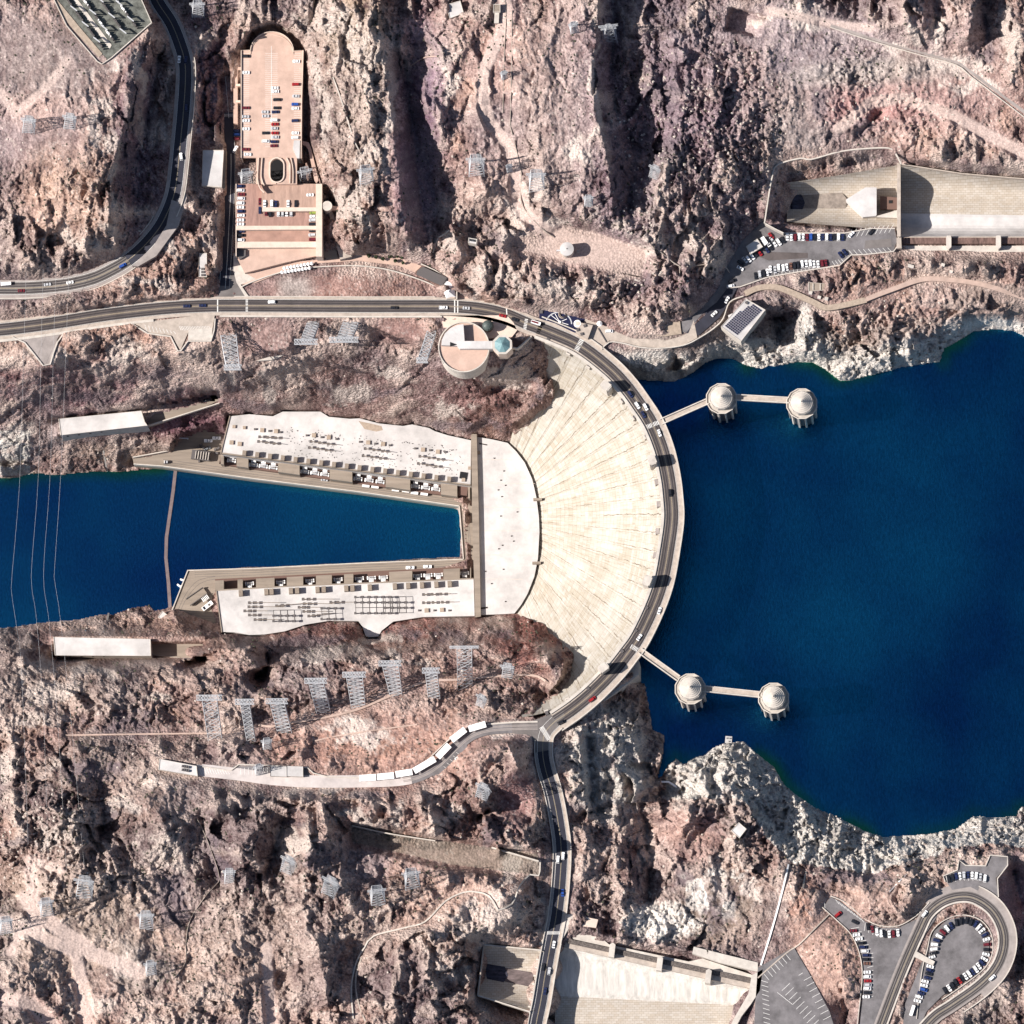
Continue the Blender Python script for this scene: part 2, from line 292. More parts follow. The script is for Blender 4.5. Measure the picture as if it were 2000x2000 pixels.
# ridge east of the garage, and its dark east face
L(40, [(630,60),(640,160),(650,250),(665,340),(690,440)]); L(52, [(690,20),(700,120),(715,220),(735,300),(750,380),(770,440)])
L(52, [(738,-60),(740,40),(748,120),(762,200),(768,260),(778,330),(784,400),(796,460)]); L(14, [(790,120),(800,190),(806,260),(815,330),(822,400),(838,470)]); L(12, [(830,300),(850,380),(860,440),(865,485)])
L(30, [(780,20),(830,40),(880,30)]); L(38, [(870,80),(850,140),(868,180)]); L(40, [(830,190),(850,240)]); L(22, [(830,130),(810,100)])
L(40, [(900,300),(940,330),(950,380)]); L(16, [(920,440),(940,470)]); L(30, [(880,440),(900,500)]); L(18, [(870,560),(960,580),(1000,580)]); L(6, [(900,560),(960,588),(1040,596),(1100,596),(1140,610),(1220,625),(1330,625)])
L(46, [(985,-60),(985,50),(960,100),(945,150),(940,200)]); L(36, [(965,260),(990,290),(1005,330)]); L(24, [(1010,390),(1040,430)]); L(52, [(1050,50),(1060,200),(1100,300)]); L(42, [(1060,380),(1130,420)])
L(54, [(1172,-60),(1166,50),(1158,120),(1156,180),(1166,240),(1182,290),(1190,350),(1196,400)]); L(22, [(1205,-60),(1196,80),(1192,160),(1204,240),(1228,300),(1232,360),(1230,410)]); L(18, [(1250,100),(1262,250),(1270,350)])
TERR = [(1100,444),(1160,455),(1262,490),(1250,545),(1130,512),(1000,482),(1005,470),(1060,468)]
L(16, TERR+[TERR[0]]); L(16, [(1020,475),(1200,505)]); L(34, [(1120,430),(1190,448),(1250,465),(1285,485)]); L(15, [(940,430),(1000,445)])
L(20, [(960,520),(1040,545),(1120,560),(1190,570)]); L(8, [(1090,590),(1190,596),(1250,610)]); L(24, [(1290,520),(1330,540),(1350,570)]); L(22, [(1300,470),(1390,500)]); L(16, [(1270,600),(1340,600)])
L(40, [(1310,60),(1330,200),(1300,330)]); L(30, [(1270,150),(1290,260)]); L(42, [(1390,100),(1410,200),(1380,300)]); L(34, [(1440,150),(1450,260)]); L(30, [(1340,400),(1440,350)]); L(48, [(1480,-20),(1560,-20)])
# pit with flat floor, north-east
L(40, [(1422,10),(1502,28),(1485,78),(1412,62),(1422,10)]); L(27, [(1432,18),(1495,34)]); L(27, [(1425,55),(1470,66)]); L(27, [(1428,24),(1422,56)])
L(38, [(1500,70),(1560,110),(1600,150)]); L(36, [(1600,46),(1640,56),(1740,88),(1870,122),(1900,145),(2000,222),(2150,330)]); L(36, [(1630,160),(1730,170),(1860,210)]); L(30, [(1640,190),(1760,195),(1880,240)]); L(25, [(1600,260),(1750,230),(1900,280)]); L(14, [(1720,220),(1680,260)])
L(66, [(1780,0),(1800,50)]); L(70, [(1880,-40),(1900,30),(1890,70)]); L(40, [(1925,30),(1930,70),(1915,100)]); L(62, [(1990,20),(2000,100)]); L(44, [(1830,40),(1820,85)]); L(36, [(1535,110),(1550,140)])
L(14, [(1493,425),(1512,322),(1563,308),(1580,311),(1680,290),(1738,289),(1750,300)]); L(3, [(1758,317),(1880,335),(2000,345),(2340,376)]); L(-12, [(1764,330),(1880,346),(2000,357),(2340,387)]); L(-24, [(1766,342),(2000,368),(2340,398)])
L(-2, [(1520,420),(1530,380),(1545,342),(1600,334),(1700,318)]); L(20, [(1780,310),(1900,320),(2050,335)])
L(-9, [(1545,368),(1640,354),(1750,336)]); L(-20, [(1700,356),(1750,350)]); L(-24, [(1545,425),(1740,440),(2300,450)]); L(-26, [(1560,395),(1900,400),(2300,410)]); L(2, [(1530,445),(1660,448)]); L(-2, [(1760,500),(2100,505)]); L(-8, [(1760,470),(2100,470)])
# rock between the north lots and the lake
L(-1.5, [(1455,568),(1500,560),(1548,568),(1590,585),(1620,598),(1690,590),(1740,566),(1800,545),(1900,552),(2000,582),(2200,640)])
L(-4, [(1460,640),(1500,600),(1545,592)]); L(-10, [(1440,665),(1490,660)]); L(-34, [(1512,618),(1530,622)]); L(-36, [(1520,640),(1524,668)]); L(-10, [(1560,600),(1562,650)]); L(-20, [(1550,680),(1600,690)])
L(-12, [(1600,640),(1680,640),(1740,660)]); L(-10, [(1760,600),(1850,610),(1960,610)]); L(-28, [(1420,690),(1300,730),(1260,725)]); L(-14, [(1340,700),(1280,705)]); L(-24, [(1700,700),(1780,690)]); L(-30, [(1900,630),(1980,628)]); L(2, [(1620,540),(1700,530),(1740,520)]); L(-6, [(1755,520),(1800,530)]); L(6, [(1880,520),(1990,520)])
# south bank of the river
L(-108, [(100,1242),(400,1244),(402,1252),(104,1252)]); L(-122, [(104,1285),(400,1282)]); L(-122, [(108,1260),(395,1258)]); L(-96, [(100,1296),(400,1292)]); L(-150, [(0,1238),(250,1222),(300,1215)]); L(-110, [(-100,1270),(60,1262)])
L(-60, [(-100,1320),(100,1320),(300,1310),(420,1270),(500,1265)]); L(-92, [(470,1262),(560,1262),(700,1262),(850,1240),(960,1232)]); L(-88, [(520,1280),(525,1300),(505,1320)])
L(-44, [(-100,1370),(100,1350),(200,1340),(330,1325),(440,1305),(560,1300),(680,1285),(800,1275),(900,1270),(1000,1262)]); L(-72, [(500,1322),(512,1328)])
L(-26, [(130,1436),(250,1432),(380,1432),(520,1410),(640,1392),(700,1375),(770,1340),(830,1332),(900,1326),(1000,1318),(1040,1322),(1080,1350)]); L(-34, [(240,1390),(350,1380),(480,1360),(560,1350)]); L(-22, [(1020,1290),(1080,1285)])
L(-16, [(600,1440),(800,1410),(950,1380)]); L(-8, [(450,1470),(640,1470),(800,1450),(930,1400),(1030,1405)]); L(0, [(300,1478),(440,1495),(600,1500),(780,1502),(840,1470)])
L(2, [(300,1512),(450,1540),(680,1545),(800,1540),(870,1510),(915,1465),(940,1445),(1030,1440)])
L(-30, [(-100,1440),(20,1440),(120,1400)]); L(12, [(60,1560),(150,1540)]); L(-10, [(130,1460),(260,1470)]); L(-6, [(280,1530),(200,1560)])
# hills to the south-west
L(20, [(290,1560),(240,1600)]); L(30, [(310,1590),(330,1640)]); L(-2, [(205,1580),(200,1620)]); L(28, [(100,1610),(160,1620)]); L(2, [(235,1640),(180,1665)]); L(30, [(420,1580),(460,1600)]); L(2, [(395,1600),(410,1700),(430,1730)])
L(34, [(520,1600),(470,1650),(480,1720)]); L(8, [(555,1600),(535,1660),(520,1710)]); L(36, [(640,1620),(600,1680),(640,1740)]); L(20, [(560,1560),(660,1570)]); L(10, [(340,1680),(370,1780),(360,1860)]); L(26, [(120,1700),(200,1730)])
L(14, [(60,1720),(30,1650)]); L(16, [(140,1800),(250,1880)]); L(10, [(150,1920),(160,2000)]); L(24, [(60,1870),(30,1980)]); L(26, [(440,1850),(480,1950)]); L(12, [(560,1900),(560,2000)]); L(34, [(620,1840),(640,1960)])
L(28, [(720,1580),(860,1600),(880,1640)]); L(8, [(780,1560),(700,1570)]); L(2, [(930,1600),(990,1560),(1040,1600)]); L(26, [(900,1540),(930,1560),(975,1660)]); L(34, [(900,1480),(990,1450),(1010,1500)]); L(4, [(1030,1480),(1045,1560),(1060,1640)])
BEN = [(687,1612),(850,1640),(1050,1668),(1056,1710),(880,1688),(688,1645)]
L(5, BEN+[BEN[0]]); L(5, [(720,1635),(1030,1690)]); L(22, [(690,1604),(860,1630),(1055,1658)]); L(15, [(700,1660),(860,1700),(1000,1720)])
L(16, [(720,1880),(740,1800),(850,1750),(900,1735)]); L(24, [(880,1780),(960,1760),(1020,1740)]); L(30, [(870,1860),(920,1820),(1000,1790)]); L(2, [(1040,1700),(1050,1780)]); L(10, [(690,1850),(690,1950)]); L(22, [(780,1840),(760,1960)]); L(20, [(860,1990),(930,1990)])
SWB = [(947,1846),(1085,1860),(1160,1840),(1480,1890),(1500,1930),(1460,2010),(1060,2010),(930,1965)]
L(-20, [(955,1855),(1080,1868),(1200,1880),(1460,1925)]); L(-22, [(945,1940),(1060,1985),(1400,2020)]); L(-26, [(960,1900),(1400,1970)]); L(-22,[(1060,2100),(1420,2100)]); L(4, [(940,1838),(1040,1848)]); L(6, [(925,1860),(915,1970),(980,2010)])
L(-1, [(1110,1800),(1170,1825),(1490,1885)]); L(-9, [(1180,1822),(1340,1862),(1470,1885)])
# rock east of the south road
L(-4, [(1110,1420),(1130,1440),(1138,1500),(1150,1600)]); L(-12, [(1140,1450),(1143,1560)]); L(-22, [(1150,1440),(1158,1570)]); L(-14, [(1168,1440),(1175,1560)]); L(-26, [(1215,1340),(1225,1450),(1230,1520)]); L(-4, [(1150,1380),(1200,1340),(1238,1318)]); L(-15, [(1200,1400),(1200,1500)])
L(-36, [(1284,1540),(1250,1560),(1262,1610),(1265,1660)]); L(-20, [(1130,1595),(1200,1570),(1255,1545)]); L(-10, [(1150,1620),(1180,1650),(1190,1700)]); L(-30, [(1270,1700),(1268,1760)]); L(-4, [(1220,1680),(1240,1740)])
L(-8, [(1330,1620),(1390,1570),(1430,1540)]); L(-18, [(1350,1640),(1430,1590)]); L(-12, [(1300,1690),(1440,1610),(1465,1640)]); L(-26, [(1470,1560),(1520,1620)]); L(-30, [(1420,1490),(1460,1500)]); L(-8, [(1320,1780),(1420,1720),(1500,1700)]); L(-7, [(1200,1790),(1300,1830),(1350,1850)]); L(-5, [(1400,1820),(1480,1860)])
L(-10, RING_S); L(-2, [(x, y+12) for x, y in RING_S[3:]]); L(3, [(1530,1700),(1500,1850)]); L(6, [(1580,1740),(1570,1820),(1640,1850),(1650,1950)]); L(10, [(1680,1740),(1760,1750),(1800,1740)]); L(2, [(1700,1720),(1760,1715)])
L(-6, [(1560,1850),(1610,1900),(1660,2000)][:0] or [(1645,1930),(1660,2040)]); L(4, [(1860,1762+8),(1900,1770)][:0] or [(1770,1900),(1745,2000)])
L(-26, [(1980,1700),(1995,1760),(2040,1850)]); L(-14, [(1975,1800),(1990,1900)]); L(4, [(1900,1990),(1980,1920)]); L(-40, [(2060,1700),(2100,1800)])
L(30, [(-700,-700),(1000,-700),(2700,-700)]); L(20, [(-700,2700),(1000,2700),(2700,2700)]); L(60, [(-700,300)]); L(-2, [(-700,650),(-300,650)]); L(40, [(2300,100),(2700,200)])
# ---- stretch a smooth surface over them
X0, X1 = -700, 2700
def solve():
    prev = None
    for st, it in ((32, 300), (16, 200), (8, 160), (4, 120)):
        n = (X1-X0)//st+1; A = np.zeros((n, n)); Wt = np.zeros((n, n))
        for pts in CONS:
            if len(pts) == 1: pts = [pts[0], pts[0]]
            for a, b in zip(pts[:-1], pts[1:]):
                k = max(2, int(math.hypot(b[0]-a[0], b[1]-a[1])/st*1.5)+1); t = np.linspace(0, 1, k)
                ix = np.clip(np.rint((a[0]+(b[0]-a[0])*t-X0)/st).astype(int), 0, n-1); iy = np.clip(np.rint((a[1]+(b[1]-a[1])*t-X0)/st).astype(int), 0, n-1)
                np.add.at(A, (iy, ix), a[2]+(b[2]-a[2])*t); np.add.at(Wt, (iy, ix), 1)
        fix = Wt > 0; A[fix] /= Wt[fix]
        if prev is None: Z = np.full((n, n), 20.0)
        else: Z = upsample(prev, n)
        Z[fix] = A[fix]
        for _ in range(it):
            Q = np.pad(Z, 1, mode='edge')
            Zn = (Q[:-2,1:-1]+Q[2:,1:-1]+Q[1:-1,:-2]+Q[1:-1,2:])/4
            Z = np.where(fix, A, Zn)
        prev = Z
    return Z
def upsample(Z, n):
    m = Z.shape[0]; u = np.linspace(0, m-1, n); i = np.minimum(u.astype(int), m-2); f = u-i
    R = Z[i]*(1-f)[:, None]+Z[i+1]*f[:, None]; return R[:, i]*(1-f)+R[:, i+1]*f
Z4 = solve()
g = np.concatenate([np.arange(-700, -60, 20), np.arange(-60, 2061, 2), np.arange(2080, 2701, 20)]).astype(float); N = len(g)
def samp(Z, X, Y):
    u = (X-X0)/4; v = (Y-X0)/4; i = np.clip(v.astype(int), 0, Z.shape[0]-2); j = np.clip(u.astype(int), 0, Z.shape[1]-2); fu = np.clip(u-j, 0, 1); fv = np.clip(v-i, 0, 1)
    return (Z[i, j]*(1-fu)+Z[i, j+1]*fu)*(1-fv)+(Z[i+1, j]*(1-fu)+Z[i+1, j+1]*fu)*fv
GX, GY = np.meshgrid(g, g); ZB = samp(Z4, GX, GY)
def vn(X, Y, wl, seed):                        # smooth value noise, wavelength in px
    r = np.random.default_rng(seed); T = r.random((512, 512)); u = X/wl+100; v = Y/wl+100
    i = np.floor(u).astype(int); j = np.floor(v).astype(int); fu = u-i; fv = v-j; fu = fu*fu*(3-2*fu); fv = fv*fv*(3-2*fv)
    i0, i1, j0, j1 = i % 512, (i+1) % 512, j % 512, (j+1) % 512
    return (T[j0, i0]*(1-fu)+T[j0, i1]*fu)*(1-fv)+(T[j1, i0]*(1-fu)+T[j1, i1]*fu)*fv
def worley(X, Y, wl, seed):                    # F1, F2 and the cell's own random value
    r = np.random.default_rng(seed); TX = r.random((256, 256)); TY = r.random((256, 256)); TV = r.random((256, 256))
    u = X/wl+50; v = Y/wl+50; i = np.floor(u).astype(int); j = np.floor(v).astype(int)
    f1 = np.full(X.shape, 9.0); f2 = f1.copy(); val = np.zeros(X.shape)
    for di in (-1, 0, 1):
        for dj in (-1, 0, 1):
            a, b = (j+dj) % 256, (i+di) % 256
            d = np.hypot(i+di+TX[a, b]-u, j+dj+TY[a, b]-v); c = d < f1
            f2 = np.where(c, f1, np.minimum(f2, d)); f1 = np.where(c, d, f1); val = np.where(c, TV[a, b], val)
    return f1, f2, val
def facet(X, Y, wl, seed, sl=.7):               # broken rock: every cell is a plane of its own tilt
    r = np.random.default_rng(seed); TX = r.random((256, 256)); TY = r.random((256, 256)); TA = r.uniform(-sl, sl, (256, 256)); TB = r.uniform(-sl, sl, (256, 256)); TV = r.random((256, 256))
    u = X/wl+50; v = Y/wl+50; i = np.floor(u).astype(int); j = np.floor(v).astype(int); f1 = np.full(X.shape, 9.0); h = np.zeros(X.shape); val = h.copy()
    for di in (-1, 0, 1):
        for dj in (-1, 0, 1):
            a, b = (j+dj) % 256, (i+di) % 256; ex = u-(i+di+TX[a, b]); ey = v-(j+dj+TY[a, b]); d = np.hypot(ex, ey); c = d < f1
            f1 = np.where(c, d, f1); h = np.where(c, ex*TA[a, b]+ey*TB[a, b]+(TV[a, b]-.5)*.35, h); val = np.where(c, TV[a, b], val)
    return h*wl*S, val
def dist_mask(polys, lines):                   # 1 far from built ground, 0 on it
    D = np.full(GX.shape, 99.0)
    def seg(a, b, hw):
        x0, x1 = min(a[0], b[0])-hw-20, max(a[0], b[0])+hw+20; y0, y1 = min(a[1], b[1])-hw-20, max(a[1], b[1])+hw+20
        i0, i1 = np.searchsorted(g, (x0, x1)); j0, j1 = np.searchsorted(g, (y0, y1))
        if i1 <= i0 or j1 <= j0: return
        X, Y = GX[j0:j1, i0:i1], GY[j0:j1, i0:i1]; dx, dy = b[0]-a[0], b[1]-a[1]; l2 = dx*dx+dy*dy+1e-9
        t = np.clip(((X-a[0])*dx+(Y-a[1])*dy)/l2, 0, 1); d = np.hypot(X-a[0]-t*dx, Y-a[1]-t*dy)-hw
        D[j0:j1, i0:i1] = np.minimum(D[j0:j1, i0:i1], d)
    for pl in polys:
        ins = inside(pl); D[ins] = 0
        for a, b in zip(pl, pl[1:]+pl[:1]): seg(a, b, 0)
    for ln, hw in lines:
        for a, b in zip(ln[:-1], ln[1:]): seg(a, b, hw)
    return np.maximum(D, 0)
def inside(pl, X=None, Y=None):
    X = GX if X is None else X; Y = GY if Y is None else Y
    r = np.zeros(X.shape, bool)
    for a, b in zip(pl, pl[1:]+pl[:1]):
        if a[1] == b[1]: continue
        c = ((a[1] > Y) != (b[1] > Y)) & (X < (b[0]-a[0])*(Y-a[1])/(b[1]-a[1])+a[0]); r ^= c
    return r
GAR = [(456,98),(490,98),(495,80),(531,55),(565,75),(572,98),(592,98),(592,270),(612,280),(630,360),(632,500),(690,500),(700,512),(480,590),(455,560)]
PLZ = [(470,590),(470,540),(600,512),(700,495),(830,500),(900,560),(960,600),(960,620),(460,600)]
FLAT = dist_mask([LOTN, LOTSE1, LOTSE2, LOTSE3, LOTS4, GAR, TERR, SWB, [(440,813)]+PHN+[(931,851),(993,863)]+[(x, y) for x, y in CEN[3:]]+PHS[::-1]+[(352,1213),(338,1186),(367,1113),(258,905),(258,890),(335,878)],
   [(1005,600),(1090,600),(1250,640),(1300,660),(1300,690),(1150,690),(1000,640)], [(1530,345),(1760,318),(2700,360),(2700,505),(1740,500),(1530,435)], [(255,625),(425,615),(420,662),(345,690),(300,652)], [(25,655),(120,650),(100,715),(80,712)],
   [(105,820),(288,800),(420,765),(430,785),(290,832),(115,858)], [(100,1245),(402,1245),(402,1287),(105,1290)], [(1350,570),(1480,560),(1480,600),(1440,670),(1400,640)], BEN, [(96,-40),(100,-60),(250,-60),(300,44),(218,120),(199,131),(186,124),(126,50)], [(1418,8),(1506,26),(1488,84),(1405,64)], [(890,980),(930,980),(932,1100),(900,1098)], [(860,630),(1010,625),(1000,670),(940,720),(870,700)], [(382,285),(438,285),(438,375),(382,375)],
   [(306,1475),(400,1492),(600,1500),(600,1540),(400,1535),(306,1508)], PLZ],
   [(zc(spline([(1455,573),(1480,562),(1515,560),(1550,572),(1590,590),(1612,600),(1640,597),(1692,585),(1740,566),(1800,546),(1850,546),(1920,556),(2010,585),(2100,620)]),0),8),(zc(spline([(1493,436),(1500,390),(1508,345),(1518,322),(1563,309),(1584,311),(1640,296),(1690,290),(1735,289),(1748,298),(1760,320)]),0),3),
    (zc([(1622,52),(1700,76),(1800,104),(1870,124),(1898,145),(1948,182),(2010,228)],0),7),(zc(spline([(690,1990),(686,1930),(696,1880),(712,1850),(730,1828),(790,1812),(830,1800),(870,1760),(905,1743),(930,1742),(955,1750),(973,1778),(1000,1765),(1015,1730),(1035,1708)]),0),3),(zc([(1540,1688),(1528,1740),(1512,1800),(1497,1850),(1486,1885)],0),4),(zc(spline([(128,1436),(250,1434),(340,1433),(400,1432),(455,1430),(530,1419),(560,1413),(640,1400),(700,1385),(760,1360),(830,1332),(900,1327),(980,1320),(1040,1319),(1065,1330),(1090,1352)]),0),3),(zc([(1620,1785),(1590,1815),(1560,1845),(1535,1862),(1480,1910)],0),3),
    (zc([(1130,655),(1170,668),(1215,668),(1260,672),(1300,674),(1340,666),(1365,650),(1395,625),(1420,590)],0), 17), (RA, 18), ([p for p in RB], 19), (RE, 21), (RC, 15), (RD, 10), (HAIR, 19)])
MSK = np.clip(FLAT/22, 0, 1)**0.9
DAMZONE = (np.hypot(GX-960, GY-1010) < 400) & (GX > 985) & (GX < 1330)
# smooth, gravelly or earthy ground: (cx, cy, rx, ry, smoothness)
SOFT = [(90,110,170,110,.88),(80,260,120,90,.8),(90,400,90,60,.5),(1500,180,120,110,.5),(950,200,90,180,.5),(700,1680,120,50,.4),(330,1560,80,40,.5),(230,1850,160,110,.6),(1340,1640,70,60,.4),(800,330,60,150,.5),(1240,300,50,150,.35),(1100,180,70,200,.65),(1000,150,60,180,.75),(850,160,50,60,.5),(1720,190,260,110,.8),(1850,60,90,60,.45),(1560,60,120,60,.7),(1840,620,160,60,.55),(770,1450,260,70,.7),(1340,180,80,120,.35),(1600,1900,90,120,.7),(1400,1770,110,80,.6),(530,1480,120,30,.5),(1150,490,120,35,.9),(1600,130,130,60,.85),(1750,200,150,70,.85),(1560,250,60,60,.8),(530,660,50,45,.9),(780,645,60,30,.9),(600,560,130,25,.9),(1010,1560,35,60,.8),(200,1500,70,50,.5),(800,1470,150,60,.6),(1600,1850,60,90,.75),(1700,1740,60,50,.7),(150,1850,120,90,.6),(860,1680,200,30,.8),(980,200,50,240,.6),(1080,200,90,250,.35),(1980,1760,60,70,.7),(330,1770,80,80,.4),(1290,1800,90,50,.7),(1460,45,40,30,.9),(850,60,60,40,.5),(540,1890,120,120,.35),(830,330,30,130,.6),(880,1750,120,60,.4),(1920,620,100,30,.6),(60,1130,10,10,.1)]
SM = np.zeros(GX.shape)
for cx, cy, rx, ry, s in SOFT: SM = np.maximum(SM, s*np.exp(-(((GX-cx)/rx)**2+((GY-cy)/ry)**2)**2))
DIRTS = [([(985,-40),(986,30),(982,60),(962,98),(948,135),(944,170),(945,210),(957,240),(985,275),(1003,305),(1007,345),(1010,385),(1025,415),(1050,440),(1085,462)],9),([(1085,462),(1110,478),(1180,490)],16),([(120,1700),(60,1680)],5),([(60,1700),(75,1830),(150,1860),(170,2000)],9),([(95,1800),(180,1860),(270,1900)],12),([(0,1800),(60,1818),(95,1840)],9),([(10,1950),(60,1960),(100,2000)],10),([(45,1750),(70,1800)],6),([(520,1850),(530,2000)],7),([(1640,250),(1700,200),(1760,192),(1860,225),(2000,300)],8),([(1500,20),(1620,46),(1700,55)],5),([(40,1820),(20,1860)],5),([(0,180),(30,220),(100,160),(130,120)],5)]
DDM = dist_mask([], [(zc(a, 0), b) for a, b in DIRTS]); SM = np.maximum(SM, .93*np.exp(-(DDM/9)**2))
# domain-warped noises in true ground units
WX = GX+14*(vn(GX, GY, 45, 1)-.5)+6*(vn(GX, GY, 16, 2)-.5); WY = GY+14*(vn(GX, GY, 45, 3)-.5)+6*(vn(GX, GY, 16, 4)-.5)
ANG = 0.30; ca, sa = math.cos(ANG), math.sin(ANG)
kst = np.clip(1-np.abs(GY-760)/170, 0, 1)*np.clip((1080-GX)/80, 0, 1); kst = np.clip(kst*1.6, 0, 1); gu = np.clip((600-GY)/60, 0, 1); ks2 = np.clip(1-np.abs(GY-1290)/140, 0, 1)*np.clip((1080-GX)/80, 0, 1)
def relief(wx, wy):
    def ridged(wl, s): return 1-np.abs(2*vn(wx, wy, wl, s)-1)
    big = ridged(130, 10)*1.1+ridged(62, 11)*.75-1.05
    def mf(wls, s0, q=.62):                    # each finer layer grows on the crests of the coarser one
        a = 1.0; out_ = np.zeros(GX.shape); w0 = np.ones(GX.shape)
        for k_, wl in enumerate(wls):
            r_ = ridged(wl, s0+k_)**2; out_ += a*r_*w0; w0 = np.clip(r_*1.6, .15, 1); a *= q
        return out_
    mfa = mf((90, 44, 22, 11, 6), 60, .60)-.75; mfb = mf((34, 17, 9, 5), 70, .66)-.7
    reg = np.clip((vn(GX, GY, 90, 24)-.30)*3, 0, 1); reg2 = np.clip((vn(GX, GY, 48, 27)-.30)*3, 0, 1)
    fa, cv = facet(wx, wy, 46, 20, .75); fb, cv2 = facet(wx+9*vn(GX, GY, 9, 25), wy+9*vn(GX, GY, 9, 26), 19, 21, .8)
    return 6.8*big+6.0*mfa+2.0*mfb+.85*fa*reg+.8*fb*reg2, mfa, mfb, cv, cv2
R0 = relief(WX, WY); R1 = relief(WX*1.3, WY*.78); R2 = relief((WX*ca-WY*sa)*0.42, WX*sa+WY*ca); R3 = relief((WX*.9+WY*.43)*.6, WY*.9-WX*.43)
def bl(k): 
    a = R0[k]*(1-gu)+R1[k]*gu; a = a*(1-ks2)+R3[k]*ks2; return a*(1-kst)+R2[k]*kst
REL, mfa, mfb, cv, cv2 = [bl(k) for k in range(5)]
blk3, cv3 = facet(WX+4*vn(GX, GY, 5, 28), WY+3*cv2, 8.5, 23, .9)
ff = vn(GX, GY, 5, 14)-.5; fff = vn(GX, GY, 2.6, 15)-.5
rough = 1-SM
scree = np.zeros(GX.shape)
for cx, cy, rx, ry in ((1420,250,120,170),(1260,300,60,200),(1650,170,60,70),(1750,240,90,60),(1290,1790,90,55),(1640,1640,140,60),(1850,1610,200,50),(1500,1600,70,60),(1240,560,100,60),(1380,560,60,60),(1750,640,200,60),(100,1640,120,90)): scree = np.maximum(scree, np.exp(-(((GX-cx)/rx)**2+((GY-cy)/ry)**2)**2))
amp = .55+.9*vn(GX, GY, 140, 29)
disp = rough*amp*REL+(0.08+.92*rough)*(.75*blk3+.75*ff+.6*fff)+scree*(1.0*blk3+1.2*ff)*.8
steepN = np.clip(1-np.abs(GY-770)/150, 0, 1)*(GX < 1080)
disp *= (1-.35*steepN)
ZT = ZB+disp*MSK
lakez = np.where(GX > 1235, LAKE_Z, np.where((GX < 330) | ((GX < 905) & inside([(310,912),(335,915),(500,940),(895,995),(900,1088),(500,1105),(370,1112),(338,1186),(300,1200)])), RIVER_Z, -999.))
inl = inside(SH_LN+[(2750,1100),(2750,1600)]+SH_LS[::-1]+[(1236,1200)]) | inside(SH_RN+[(335,915),(500,940),(895,995),(900,1088),(500,1105),(370,1112),(338,1186)]+SH_RS[::-1]+[(-700,1100)])
ZT = np.where(inl, np.minimum(ZT, lakez-1.5), np.where(lakez > -900, np.maximum(ZT, lakez+.4+1.5*np.clip(ff+.5, 0, 1)), ZT))
DMZ = inside([(1056,640),(1065,708),(1078,748),(1082,768),(1078,790),(1060,808),(1038,824),(1015,841),(990,852),(1000,1000),(1004,1206),(1030,1209),(1059,1216),(1076,1238),(1105,1261),(1121,1279),(1119,1297),(1107,1327),(1090,1344),(1072,1358),(1049,1385),(1043,1402),(1100,1402),(1200,1330),(1320,1150),(1340,950),(1280,800),(1180,690)])
ZT = np.where(DMZ, np.minimum(ZB, ZT), ZT)
def hz(px, py):
    i = min(max(int(np.searchsorted(g, px)), 1), N-1); j = min(max(int(np.searchsorted(g, py)), 1), N-1)
    return float(ZT[j, i])
XX, YY = Pn(GX, GY, ZT)
V = np.stack([XX, YY, ZT], -1).reshape(-1, 3).astype(np.float32)
idx = np.arange(N*N).reshape(N, N); q = np.stack([idx[:-1, :-1], idx[1:, :-1], idx[1:, 1:], idx[:-1, 1:]], -1).reshape(-1, 4)
me = bpy.data.meshes.new('terrain'); me.vertices.add(N*N); me.vertices.foreach_set('co', V.ravel())
me.loops.add(q.size); me.loops.foreach_set('vertex_index', q.ravel().astype(np.int32)); me.polygons.add(len(q)); me.polygons.foreach_set('loop_start', np.arange(0, q.size, 4, dtype=np.int32))
me.update(calc_edges=True)
